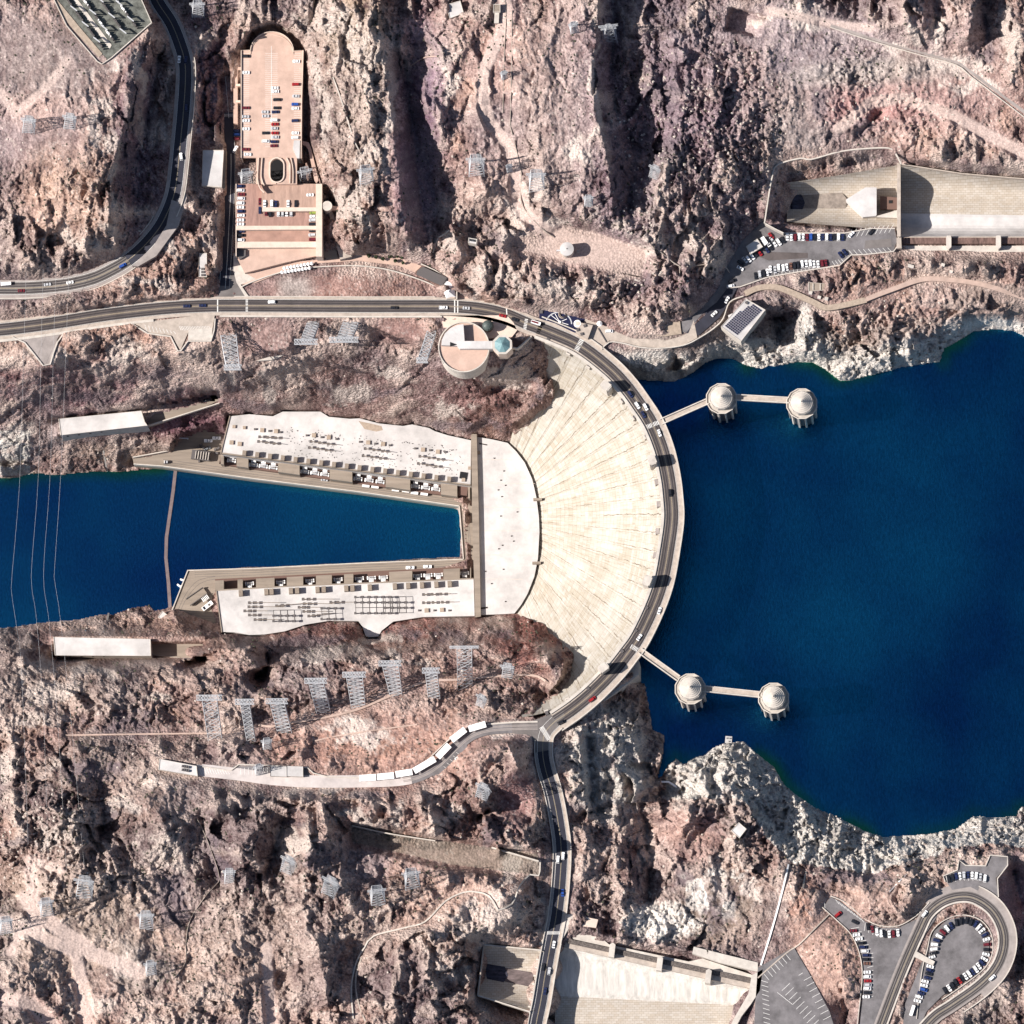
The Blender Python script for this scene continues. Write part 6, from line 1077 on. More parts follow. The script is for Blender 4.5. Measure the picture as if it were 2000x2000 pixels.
t = thing('forklift', 'small pale forklift near the tip of the north yard', 'forklift', 324, 902, -156); B().box(324, 902, 2.6, 2.0, 0, -154, -155.5).build('body', 'white', t); B().box(322, 902, .4, 2.2, 0, -152.6, -155.8).build('mast', 'darksteel', t); B().box(325, 902, 1.6, 1.6, 0, -153.2, -153.5).build('overhead_guard', 'steel', t)
for s in (-1, 1): B().box(324+s*3, 905, .7, .4, 0, -155.2, -156).build('wheel', 'tyre', t)
t = thing('gantry_crane', 'thin steel cableway frame at the edge of the north yard', 'crane', 355, 857, -156); B().bar(P(343,855,-142), P(368,856,-142), .7).build('beam', 'steel', t)
for x in (345, 366): B().bar(P(x,856,-142), P(x+1,858,-156), .5).build('post', 'steel', t)
# --- lower road parking shades
SHD = [((700,1520),(733,1514),(735,1522),(701,1528),None)]
def shade(cx, cy, L_, ang, lab):
    t = thing('shade_canopy', lab, 'canopy', cx, cy, 0, 'white shade canopies on the lower road'); c = P(cx, cy, 3.4); B().wbox(c.x, c.y, L_, 4.4, ang, 3.5, 3.3).build('roof', 'white', t); a = math.radians(ang)
    for s in (-1, 1):
        for q in (-1, 1): B().wbox(c.x+s*(L_/2-.6)*math.cos(a)-q*1.9*math.sin(a), c.y+s*(L_/2-.6)*math.sin(a)+q*1.9*math.cos(a), .25, .25, ang, 3.3, -1).build('post', 'steel', t)
for cx, cy, l, a, lb in ((718,1519,11.5,3,'leftmost of the curved row'),(753,1516,11.5,5,'second from the left of the curved row'),(789,1510,11.5,9,'third from the left of the curved row'),(829,1494,16.5,30,'fourth and longest of the curved row'),(866,1467,11.5,46,'fifth of the curved row, on the bend'),(895,1435,12,38,'sixth of the curved row, above the bend'),(932,1419,12,16,'rightmost of the curved row, nearest the dam')): shade(cx, cy, l, a, 'white shade canopy, '+lb)
for x, lb in ((545,'left'),(577,'right')): building('parking_cover', '%s white square parking cover beside the marked bays' % lb, 'carport', [(x-17,1496),(x+14.6,1497),(x+15,1517),(x-17,1516)], 3.5, 0, rim=False)
t, rf = building('long_house', 'long white roofed shed with dark rooftop units at the lower road end', 'shed', [(311,1482),(384,1496),(386,1516),(309,1503)], 4, -8)
for i in range(4):
    for j in range(2): B().box(356+i*4, 1496+j*7+i*.8, .9, 1.6, -10, 5.2, 3.6).build('roof_unit', 'darksteel', t)
# --- lay-by viewing decks under the main road
tag(B().prism([(26,657),(122,646),(112,662),(102,712),(84,714),(62,684),(48,668)], 0, -8).build('viewing_deck', 'shoulder'), kind='structure')
tag(B().strip(zc([(24,658),(48,669),(62,686),(84,714),(98,711),(104,690),(112,668),(124,652)], 0), -1.2, 1.2, .9, 9).build('deck_wall', 'cream'), 'pale wall round the pointed viewing deck at the left', 'wall')
tag(B().prism([(257,632),(420,612),(414,648),(368,648),(352,684),(335,655),(288,650)], 0, -8).build('viewing_deck', 'walk'), kind='structure')
tag(B().strip(zc([(257,632),(288,651),(333,657),(347,685),(353,685),(367,666),(412,666),(418,645),(420,622)], 0), -1.2, 1.2, .9, 9).build('deck_wall', 'cream'), 'pale wall round the marked viewing deck below the junction', 'wall')
tag(B().prism([(368,645),(415,640),(413,665),(367,664)], .3, -8).build('raised_bay', 'cream'), kind='structure')
lines([((283+i*7,634+i*1.6),(287+i*7,648+i*.5)) for i in range(9)]+[((350+i*3.2,637),(354+i*3.2,645)) for i in range(19)], .02)
for x, y, x1, y1, lb in ((500,705,558,684,'left'),(742,648,824,671,'right')): tag(B().prism([(x,y),(x1,y1),(x1+1,y1+8),(x+30,y+(-2 if x<600 else 16))], -20, -34).build('ravine_dam_wall', 'cream'), '%s wedge shaped concrete wall holding the ravine gravel' % lb, 'wall')
# ================================================================== SPILLWAYS
def loft(name, prof, xs_fn, m, parent): pass
t = thing('spillway', 'north spillway, long pale concrete trough with gates along its lake side', 'spillway', 1760, 400, -8)
def sect(top, bot, n=16):                      # trough between two edge lines: y and z over a curved section
    return top, bot
def trough(xs, ytop, ybot, ztop, zmid, zbot, name, m, n=18, parent=None):
    V = []; F = []
    for x in xs:
        for k in range(n+1):
            s = k/n; y = ytop(x)+(ybot(x)-ytop(x))*s; c = math.sin(math.pi*min(1, max(0, s)))**.8; e = ztop+(zbot-ztop)*s; V.append(P(x, y, e+(zmid-e)*c))
    nx = len(xs)
    for i in range(nx-1):
        for k in range(n): F.append([i*(n+1)+k, (i+1)*(n+1)+k, (i+1)*(n+1)+k+1, i*(n+1)+k+1])
    return mesh(name, V, F, m, parent)
blocks = mat('block_concrete', (0.54,0.495,0.44), var=.3, scale=.12)
nn = blocks.node_tree; bk = nn.nodes.new('ShaderNodeTexBrick'); gp = nn.nodes.new('ShaderNodeNewGeometry'); bk.inputs['Scale'].default_value = .16; bk.inputs['Mortar Size'].default_value = .012; bk.inputs['Color1'].default_value = (.62,.58,.53,1); bk.inputs['Color2'].default_value = (.54,.48,.41,1); bk.inputs['Mortar'].default_value = (.30,.25,.2,1); nn.links.new(gp.outputs['Position'], bk.inputs[0])
mxx = nn.nodes.new('ShaderNodeMix'); mxx.data_type = 'RGBA'; mxx.blend_type = 'MULTIPLY'; mxx.inputs[0].default_value = .5; src = nn.nodes['Principled BSDF'].inputs['Base Color'].links[0].from_socket; nn.links.new(bk.outputs[0], mxx.inputs[6]); nn.links.new(src, mxx.inputs[7]); nn.links.new(mxx.outputs[2], nn.nodes['Principled BSDF'].inputs['Base Color'])
f = lambda pts: (lambda x: float(np.interp(x, [p[0] for p in pts], [p[1] for p in pts])))
xs = list(range(1758, 2341, 12))
trough(xs, f([(1758,324),(2000,350),(2340,380)]), f([(1758,417),(2340,425)]), 4, -16, -14, 'upper_slope', blocks, parent=t)
trough(xs, f([(1758,417),(2340,425)]), f([(1758,462),(2340,462)]), -14, -15, -2, 'weir_face', 'whiteroof', parent=t, n=8)
B().prism([(1758,462),(2340,462),(2340,470),(1758,470)], -2, -14).build('gate_sill', 'walk', t)
B().prism([(1762,464),(2340,464),(2340,476),(1762,476)], -1.6, -8).build('drum_gate', mat('gate_rust', (0.16,0.10,0.085), var=.8, scale=.9, streak=(1,.2,1)), t)
B().prism([(1755,480),(2340,480),(2340,500),(1850,500),(1830,505),(1755,505)], -4, -30).build('apron', 'cream', t)
for i, x in enumerate((1853, 1950, 2047)): 
    q = B().prism([(x-5,464),(x-4,460),(x+4,460),(x+5,464),(x+5,482),(x,487),(x-5,482)], 2.2, -10).build('gate_pier', 'cream', t); B().prism([(x-3,463),(x+3,463),(x+3,478),(x-3,478)], 2.6, 2.2).build('pier_slot', 'darksteel', q); B().prism([(x-3,492),(x+4,492),(x+4,496),(x-3,496)], -3.5, -4).build('drain', 'dark', q)
B().strip([(1757,320,5),(1880,339,5),(2000,349,5),(2340,380,5)], -1, 1, .8, 5).build('rim_wall', 'walk', t)
B().prism([(1752,318),(1759,320),(1759,462),(1752,462)], 3, -14).build('cross_wall', 'walk', t); B().prism([(1751,464),(1760,464),(1761,485),(1751,485)], 3.5, -6).build('end_tower', 'walk', t)
# pit end: floor, sloped plates, tunnel mouth
V = []; F = []; nA = 28
B().prism([(1536,358),(1757,322),(1757,460),(1700,448),(1535,433)], -16, -20).build('pit_floor', 'ramp', t)
trough(list(range(1537, 1756, 8)), f([(1537,357),(1640,342),(1756,322)]), f([(1537,433),(1700,446),(1756,450)]), 0, -15, -1, 'pit_slope', blocks, parent=t)
B().prism([(1652,390),(1690,366),(1712,366),(1712,420),(1710,422),(1685,424)], -3, -16).build('wedge_block', 'whiteroof', t)
V = [P(1712,366,-3), P(1712,422,-3), P(1757,383,-13), P(1757,410,-13), P(1718,383,-12), P(1718,410,-12)]
B().prism([(1719,383),(1755,386),(1755,409),(1719,409)], -9, -12).build('block_recess', 'brown', t); B().prism([(1712,422),(1757,409),(1757,426),(1712,424)], -4, -14).build('block_skirt', 'cream', t)
B().prism([(1736,391),(1743,391),(1743,397),(1736,397)], -8.6, -9).build('hatch', 'dark', t)
tm = B()
rad = [(1543+17*(1-math.sin(math.pi*s))*.0+ (0 if True else 0), 362+68*s) for s in np.linspace(0, 1, 15)]
fan = [(1546,430)]+[(1550-7*math.sin(math.pi*s), 428-64*s) for s in np.linspace(0, 1, 15)]+[(1560,372),(1568,385),(1572,396),(1568,408),(1560,420)]
m2 = mat('dark_invert', (0.05,0.05,0.075), var=.8, scale=.5, streak=(.4,1.5,1))  # near-black, uneven; fills the flat sheets of the tunnel mouths
mesh('tunnel_mouth', [P(x, y, -13.2) for x, y in fan], [list(range(len(fan)))], m2, t)
mesh('stained_floor', [P(x, y, -13.6) for x, y in [(1545,372),(1600,366),(1640,370),(1655,390),(1650,412),(1628,430),(1560,428),(1548,420)]], [list(range(8))], mat('stained_floor', (0.26,0.22,0.19), var=.5, scale=.25), t)
# south spillway
WEIR = mat('streaked_weir', (0.56,0.53,0.49), var=.4, scale=.35, streak=(.9,.12,1))
t = thing('spillway', 'south spillway, pale trough crossed by the road with gates on the lake side', 'spillway', 1250, 1920, -8)
B().prism([(946,1846),(1058,1857),(1042,1975),(932,1943)], -14, -20).build('pit_floor', 'ramp', t)
Vv = []; 
for i in range(13):
    s = i/12; xa, ya = 946+(1062-946)*s, 1846+(1858-1846)*s; xb, yb = 934+(1043-934)*s, 1944+(1974-1944)*s
    for k in range(15):
        u = k/14; c = math.sin(math.pi*u)**.7; Vv.append(P(xa+(xb-xa)*u, ya+(yb-ya)*u, 1-14*c))
mesh('pit_slope', Vv, [[i*15+k, (i+1)*15+k, (i+1)*15+k+1, i*15+k+1] for i in range(12) for k in range(14)], blocks, t)
fan = [(949,1936)]+[(957-8*math.sin(math.pi*s), 1930-70*s) for s in np.linspace(0, 1, 13)]+[(975,1868),(985,1885),(992,1905),(980,1925)]
mesh('tunnel_mouth', [P(x, y, -12.0) for x, y in fan], [list(range(len(fan)))], m2, t)
mesh('stained_floor', [P(x, y, -12.2) for x, y in [(955,1868),(1000,1872),(1042,1890),(1040,1925),(1020,1940),(960,1930)]], [list(range(6))], mat('stained_floor_dark', (0.14,0.11,0.11), var=.6, scale=.3, streak=(.5,1.5,1)), t)
B().strip([(945,1845,1),(1058,1856,1)], -1.4, 1.4, .6, 6).build('rim_wall', 'cream', t); B().strip([(945,1845,1),(933,1944,1)], -1.2, 1.2, .6, 6).build('rim_wall', 'walk', t); B().strip([(933,1944,1),(1035,1976,1)], -1.2, 1.2, .6, 6).build('rim_wall', 'cream', t)
xs = list(range(1084, 1475, 10)); s1 = f([(1084,1846),(1106,1846),(1470,1928)]); s2 = f([(1084,1945),(1470,1965)]); s3 = f([(1084,2120),(1470,2120)])
trough(xs, s1, s2, -4, -12, -14, 'weir_face', WEIR, n=10, parent=t); trough(xs, s2, s3, -14, -16, 8, 'lower_slope', blocks, n=16, parent=t)
B().prism([(1106,1836),(1474,1916),(1472,1932),(1102,1850)], -3.6, -12).build('gate_sill', 'walk', t)
B().prism([(1108,1833),(1474,1912),(1473,1922),(1107,1842)], -2.8, -9).build('drum_gate', mat('gate_grime', (0.13,0.11,0.10), var=.9, scale=1.2), t)
B().prism([(1112,1811),(1165,1824),(1190,1845),(1345,1878),(1372,1872),(1472,1905),(1474,1914),(1110,1832)], -4.2, -16).build('apron', 'cream', t)
B().prism([(1120,1786),(1168,1796),(1164,1812),(1128,1808)], 1, -8).build('wing_wall', 'pinkwall', t); B().prism([(1355,1849),(1480,1880),(1480,1898),(1405,1880),(1352,1862)], 1, -8).build('wing_wall', 'cream', t)
for x, y in ((1196,1850),(1289,1876),(1384,1901)): 
    q = B().prism([(x-5,y-6),(x+1,y-9),(x+6,y-5),(x+3,y+20),(x-8,y+18)], 2.2, -12).build('gate_pier', 'cream', t); B().prism([(x-2,y-4),(x+3,y-3),(x+1,y+11),(x-4,y+10)], 2.6, 2.2).build('pier_slot', 'darksteel', q)
B().prism([(1468,1905),(1490,1893),(1484,1935),(1466,1962),(1448,1985),(1425,2030),(1412,2030),(1436,1985),(1462,1940)], 2, -10).build('end_wall', 'cream', t)
sb = thing('road_bridge', 'narrow road bridge carrying the south road across the spillway', 'bridge', 1065, 1900, 0)
R_ = [p for p in RE if 1838 < p[1] < 1990]
B().strip(R_, -18.5, 16, -.2, 2.2).build('bridge_deck', 'walk', sb)
for o0, o1 in ((-20.5,-18),(15,17.5)): B().strip(R_, o0, o1, 1.1, 2.6).build('bridge_parapet', 'cream', sb)
for i, p in enumerate(offs(R_[1:-1:2], 20, -.3)): B().wbox(p.x, p.y, 1.6, 1.2, -10, 0, -2).build('bracket', 'cream', sb)
tag(B().prism([(1070,1770),(1075,1760),(1062,1838),(1030,1842),(1044,1800),(1056,1780)][0:0] or [(1068,1770),(1075,1768),(1070,1800),(1062,1845),(1032,1846),(1040,1815)], -.3, -3).build('roadside_pad', 'walk'), kind='structure')
tag(B().prism([(1108,1786),(1122,1785),(1118,1797),(1110,1815),(1100,1832),(1094,1812)], .3, -4).build('roadside_pad', 'cream'), kind='structure')
# --- walls and paths on the hills
def wall(lab, pts, z=None, w_=1.6, m='cream', h=1.0, name='boundary_wall', cat='wall'):
    q = spline(pts, 10); q = [(x, y, (hz(x, y) if z is None else z)) for x, y, _ in q]; return tag(B().strip(q, -w_/2, w_/2, h, h+2.5).build(name, m), lab, cat)
def path(pts, w_, m, lift=.25, name='path'):
    q = spline(pts, 8); zz = [hz(x, y) for x, y, _ in q]; zz = np.convolve(np.pad(zz, 2, mode='edge'), np.ones(5)/5, 'valid'); return tag(B().strip([(x, y, float(z)) for (x, y, _), z in zip(q, zz)], -w_/2, w_/2, lift, 1.4).build(name, m), kind='structure')
path([(128,1436),(250,1434),(340,1433),(400,1432),(455,1430),(475,1420),(485,1419)], 3.0, 'dirt', 1); path([(505,1416),(530,1419),(560,1413),(640,1400),(700,1385),(760,1360),(830,1332),(900,1327),(980,1320),(1040,1319),(1065,1330),(1090,1352)], 4.2, 'dirt', 1.2)
path([(615,1447),(660,1437),(740,1425),(815,1415)], 2.6, 'dirt', .6); path([(860,485),(900,440)][:0] or [(845,494),(857,463),(870,456),(882,444),(887,434)], 1.6, 'cream', .6)
path([(1282,485),(1320,516),(1340,520),(1405,515),(1425,532)], 1.4, 'walk', 1.0); path([(1327,520),(1328,558)], 1.2, 'walk', 1.0); path([(650,150),(668,200),(690,270),(705,300)], 2.2, 'cream', .8)
path([(870,110),(830,112),(800,130)], 1.5, 'dirt', .6); path([(60,1530),(105,1518)], 2, 'dirt'); path([(985,-30),(988,40),(985,100),(982,220)], 1.0, 'walk', .6); path([(1000,20),(999,130),(996,245)], 1.2, 'walk', .8)
path([(996,245),(1010,300),(1018,340),(1020,400),(1060,448),(1082,463)], 1.4, 'walk', .8)
path([(1622,50),(1700,74),(1800,102),(1870,122),(1900,143),(1950,180),(2010,226)], 6, 'shoulder', .4); wall('thin pale wall along the upper right hillside road', [(1622,53),(1700,79),(1800,108),(1868,127),(1896,149),(1945,186),(2010,236)], w_=1.6)
wall('winding pale wall on the hill left of the south spillway', [(690,1990),(686,1930),(696,1880),(712,1850),(730,1828),(790,1812),(830,1800),(870,1760),(905,1743),(930,1742),(955,1750),(973,1778)], w_=2.8); wall('winding pale wall climbing to the green trench', [(973,1778),(1000,1765),(1015,1730),(1035,1708),(1052,1710),(1055,1680)], w_=2.8)
path([(706,1870),(695,1910),(700,1960),(720,2010)], 3, 'walk', .4)
wall('long pale wall on the upper edge of the green trench', [(687,1612),(760,1628),(850,1642)], z=9, w_=2.0); wall('pale wall at the right end of the green trench', [(960,1655),(1052,1682)], z=9, w_=3)
wall('double white wall running downhill to the south spillway end', [(1540,1688),(1528,1740),(1512,1800),(1497,1850),(1486,1885)], w_=3.4, m='white'); wall('thin wall from the triangle car park to the lower left', [(1620,1785),(1590,1815),(1560,1845),(1535,1862),(1480,1910)], w_=2.4, m='walk')
wall('short white wall on the slope above the hairpin', [(1737,1742),(1750,1728),(1772,1706)], w_=2.0, m='white'); wall('grey steps between red slopes left of the triangle car park', [(1574,1702),(1568,1735)], w_=3.5, m='walk')
wall('thin grey pipe line winding down the dark southwest gully', [(385,1600),(400,1630),(425,1698),(427,1722),(415,1735),(405,1745),(372,1795),(363,1840),(362,1880),(340,1910)], w_=.9, m='walk', h=1.5, name='pipe_line', cat='pipe')
# --- south-east car parks and hairpin road
tag(B().prism(LOTSE1, 3.0, -2).build('car_park', 'asphalt3'), kind='structure'); tag(B().prism(LOTSE2, 2.0, -2).build('car_park', 'asphalt3'), kind='structure'); tag(B().prism(LOTSE3, 5.0, -2).build('car_park', 'asphalt3'), kind='structure'); tag(B().prism(LOTS4, 2.0, -2).build('car_park', 'asphalt3'), kind='structure')
surf('hairpin_road', HAIR, -10, 9, 'asphalt2', 2, .05); hp = [p for p in HAIR]; surf('road_shoulder', HAIR, -14, -10, 'shoulder', 2); surf('road_shoulder', HAIR, 9, 12, 'cream', 2, .15); surf('road_shoulder', [p for p in HAIR if p[0] > 1815 and p[1] < 1930], -24, -14, 'shoulder', 2, -.02)
for o0, o1 in ((-8,-6),(-4,-2),(2.5,4.5),(6.2,8)): surf('tyre_track', HAIR, o0, o1, 'tyre', .01, .08)
tag(B().strip(HAIR, -.7, -.2, .09, .01).strip(HAIR, .2, .7, .09, .01).build('road_centre_line', 'yellow'), kind='structure')
wall_ = [p for p in HAIR if p[0] > 1900 and p[1] > 1745 or (p[0] > 1850 and p[1] > 1900)]
tag(B().strip(wall_, -26, -24, .8, 3).build('roadside_wall', 'cream'), 'thin pale wall round the outside of the hairpin bend', 'wall')
tag(B().strip([(x, y, 5) for x, y in [(1846,1722),(1842,1711),(1870,1699),(1873,1680),(1886,1690),(1925,1691),(1934,1670),(1968,1673),(1968,1690),(1948,1716),(1950,1752)]], -1, 1, .9, 3).build('viewpoint_wall', 'cream'), 'angular pale wall round the viewpoint above the shore', 'wall')
tag(B().strip(spline([(1622,1750,3),(1650,1762,3),(1690,1795,3),(1720,1808,3),(1755,1808,3),(1790,1788,3),(1815,1762,4)]), -.8, .8, .8, 2).build('car_park_wall', 'cream'), 'curved kerb wall above the row of eight cars', 'wall')
tag(B().strip(spline([(1606,1772,3),(1635,1798,3),(1662,1825,3),(1678,1860,3),(1684,1900,3),(1680,1950,3),(1672,2020,3)]), -.8, .8, .8, 2).build('car_park_wall', 'cream'), 'curved kerb wall behind the long left column of cars', 'wall')
tag(B().strip(spline([(1790,1990,2),(1800,1900,2),(1811,1855,2),(1820,1820,2),(1845,1797,2),(1880,1787,2),(1915,1797,2),(1936,1825,2),(1938,1862,2),(1922,1892,2),(1880,1925,2),(1840,1952,2)]), -.8, .8, .8, 2).build('car_park_wall', 'cream'), 'kerb wall round the teardrop car park', 'wall')
tag(B().prism([(1786,1861),(1790,1858),(1826,1878),(1822,1886),(1784,1868)], 3.6, 1).build('steps', 'cream'), 'pale concrete steps linking the hairpin road and the teardrop car park', 'steps')
lines([((1487+i*.5,1915+i*9),(1500+i*.5,1919+i*9)) for i in range(12)]+[((1492+i*7,1902-i*6.5),(1502+i*7,1914-i*6.5)) for i in range(7)]+[((1527+i*7,1935+i*9),(1543+i*7,1920+i*9)) for i in range(9)]+[((1518,1938),(1548,1962)),((1575+i*5.5,1915+i*10),(1590+i*5,1908+i*10)) if False else ((1560,1905),(1568,1900))]+[((1570+i*5.4,1915+i*11),(1585+i*5.4,1907+i*11)) for i in range(8)], 2.0)
lines([((1690+i*8.3,1803+min(i,3)*4),(1688+i*8.3,1818+min(i,3)*4)) for i in range(9)]+[((1662+i*.5+min(i,6)*4.6,1814+i*8.4),(1678+min(i,6)*4.6,1811+i*8.4)) for i in range(17)]+[((1632+i*6,1757+i*4.4),(1639+i*6,1766+i*4.4)) for i in range(9)], 3.0)
lines([((1848+i*8.4,1711-min(i,4)*1.0),(1850+i*8.4,1724-min(i,4))) for i in range(10)], 5.0)
lines([((1620,1930+i*6.5),(1634,1925+i*6.5)) for i in range(0)]+[((1600+i*3,1985),(1602+i*3,1996)) for i in range(0)]+[((1610,1758),(1612,1780))], 3.05)
# ================================================================== PYLONS
def lattice(name, base, zb, wb, top, zt, wt, lab, group, nseg=5, arms=(), tb=.2, ang=0, dep=None):
    """base/top photo px of the centre; wb, wt widths in metres"""
    t = thing(name, lab, 'pylon', base[0], base[1], zb, group); A = P(*base, zb); T = P(*top, zt); a = math.radians(ang); ca, sa = math.cos(a), math.sin(a); db = dep or wb; dt = (dep or wt) if dep is None else dep*.8
    def cor(s): 
        c = A.lerp(T, s); w_ = wb+(wt-wb)*s; d = db+(dt-db)*s
        return [c+Vector((u*w_/2*ca-v*d/2*sa, u*w_/2*sa+v*d/2*ca, 0)) for u, v in ((-1,-1),(1,-1),(1,1),(-1,1))]
    L_ = [cor(i/nseg) for i in range(nseg+1)]
    for k in range(4): B().bar(L_[0][k]-Vector((0,0,3)), L_[-1][k], tb*1.5).build('leg', 'steel', t)
    b = B()
    for i in range(nseg):
        for k in range(4):
            k2 = (k+1) % 4; b.bar(L_[i][k], L_[i+1][k2], tb); b.bar(L_[i][k2], L_[i+1][k], tb); b.bar(L_[i+1][k], L_[i+1][k2], tb)
    b.build('bracing', 'steel', t)
    for aw, s, th in arms:
        c = A.lerp(T, s); u = Vector((ca, sa, 0)); b = B(); v = Vector((-sa, ca, 0))*th/2; h = Vector((0,0,th*.6)); e0, e1 = c-u*aw/2, c+u*aw/2
        for q in (v, -v): b.bar(e0+q, e1+q, tb*1.3); b.bar(e0+q+h, e1+q+h, tb*1.3)
        n_ = max(4, int(aw/2))
        for i in range(n_): p, q = e0.lerp(e1, i/n_), e0.lerp(e1, (i+1)/n_); b.bar(p+v, q-v, tb); b.bar(p-v, q+v, tb); b.bar(p+v, p-v, tb)
        b.build('cross_arm', 'steel', t)
    return t
HF = [((908,1346),10,(907,1264),10,20,'tallest leaning frame pylon, rightmost above the trail'),((848,1362),8,(842,1310),8,12,'small leaning frame pylon left of the tallest one'),((774,1358),8.2,(762,1296),11,15.5,'leaning frame pylon standing fourth from the dam side'),((700,1380),9.5,(692,1318),11,16,'leaning frame pylon beside the bend in the trail'),((632,1391),9.5,(617,1330),10,15.5,'leaning frame pylon above the left part of the trail'),((556,1430),9.8,(541,1370),9.6,15,'leaning frame pylon whose feet straddle the trail'),((490,1445),5.8,(478,1371),6,13,'slim leaning frame pylon second from the left'),((420,1443),9.4,(409,1363),10,17.5,'large leaning frame pylon leftmost above the trail')]
for i, (b_, wb, t_, wt, aw, lb) in enumerate(HF):
    zb = hz(*b_); lattice('frame_pylon', b_, zb, wb, t_, zb+32, wt, lb, 'leaning frame pylons on the south canyon rim', 9 if i not in (0,7) else 6, [(aw, 1.0, 3.4 if i else 1.4)], .24, 0, dep=2.2)
for b_, wb, t_, wt, aw, lb in (((612,630),8,(598,668),8,16,'leaning frame pylon below the crossing, left of two with wide arms'),((688,624),10.5,(672,664),10,20,'large leaning frame pylon below the middle of the crossing'),((444,640),11,(455,718),9,12,'long leaning lattice pylon under the road junction'),((848,632),6,(825,704),6,8,'grey leaning lattice pylon left of the round terrace')):
    zb = -4; lattice('frame_pylon', b_, zb, wb, t_, zb+16, wt, lb, 'leaning frame pylons on the north canyon rim', 8, [(aw, 1.0, 3.4)], .24, 0, dep=2.6)
PY = [(57,238,26,'left of two pylons on the west hill'),(137,232,24,'right of two pylons on the west hill'),(387,12,26,'pylon at the top edge right of the highway'),(482,342,26,'pylon in the court left of the oval well'),(597,338,26,'pylon in the dark court right of the oval well'),(716,336,30,'pylon on the ridge right of the garage'),(931,316,32,'large pylon left of the dirt track'),(1049,346,33,'large pylon right of the dirt track'),(985,144,13,'small pylon beside the fence line and track'),(995,326,12,'tiny pylon in the track bend between two large pylons'),(1121,50,17,'faint pylon on the top centre plateau'),(1150,389,18,'small pylon below the plateau edge'),(1280,332,21,'tilted pylon alone on the purple rock slope'),(1190,56,32,'bright tall pylon at the top edge on the dark slope'),(166,1726,34,'pylon with an upper box, topmost in the lower left'),(91,1766,27,'pylon left of the topmost one in the lower left'),(12,1802,26,'pylon cut by the left edge of the photo'),(286,1792,29,'pylon on the purple slope of the lower left'),(295,1886,22,'small pylon at the end of the pale dirt ramp'),(449,1706,22,'small pylon beside the pipe line junction'),(564,1684,27,'pylon on the pale slope below the parking covers'),(646,1725,29,'pylon left of the trench among four'),(738,1744,31,'lower pylon of the pair left of the winding wall'),(805,1710,31,'pylon just under the green trench'),(522,1450,19,'small pylon under the slim frame pylons'),(992,1306,24,'bright pylon on the rock beside the dam'),(941,1365,19,'small tilted pylon below the dam end trail'),(944,1541,25,'tilted pylon on the hill between the two roads'),(506,1500,17,'small pylon over the marked parking bays')]
for x, y, s, lb in PY:
    w_ = s*S*.95; z = hz(x, y+s*.4) if not (460 < x < 612 and y < 400) else 0; tall = y == 56; h = w_*(4.2 if tall else 2.6); z = max(z, -40); rr = random.Random(int(x+y)); an = rr.choice((0, 6, -8, 12)) if x not in (1280, 941, 944, 564, 646) else -28
    lattice('lattice_pylon', (x, y+s*.42), z, w_, (x-s*.06, y-s*.18*1), z+h, w_*(.62 if not tall else .25), lb, 'lattice pylons on the hills', 5, [(w_*1.25, .97, 1.2), (w_*1.0, .7, 1.0)], .17, an)
# cables
def cable(pts, z0, zm, lab, r=.22):
    n_ = len(pts); q = spline([(x, y, z0+(zm-z0)*math.sin(math.pi*i/(n_-1))) for i, (x, y) in enumerate(pts)], 14); b = B()
    W_ = [P(*p) for p in q]
    for a, b_ in zip(W_[:-1], W_[1:]): b.bar(a, b_, r)
    tag(b.build('power_line', 'wire'), lab, 'cable', 'power lines strung across the river')
for i, (pts, lb) in enumerate((([(52,500),(46,700),(39,925),(31,1038),(23,1130),(23,1160),(32,1222),(42,1310),(55,1650)],'leftmost power line across the river'),([(85,500),(80,700),(75,925),(63,1090),(62,1145),(72,1216),(85,1400),(95,1700)],'second power line from the left across the river'),([(110,500),(104,700),(98,925),(87,1080),(86,1145),(96,1216),(112,1400),(130,1700)],'third power line from the left across the river'),([(136,500),(128,700),(119,920),(107,1105),(107,1135),(118,1210),(140,1420),(165,1700)],'rightmost power line across the river'))): cable(pts, 30, -30, lb, .07)
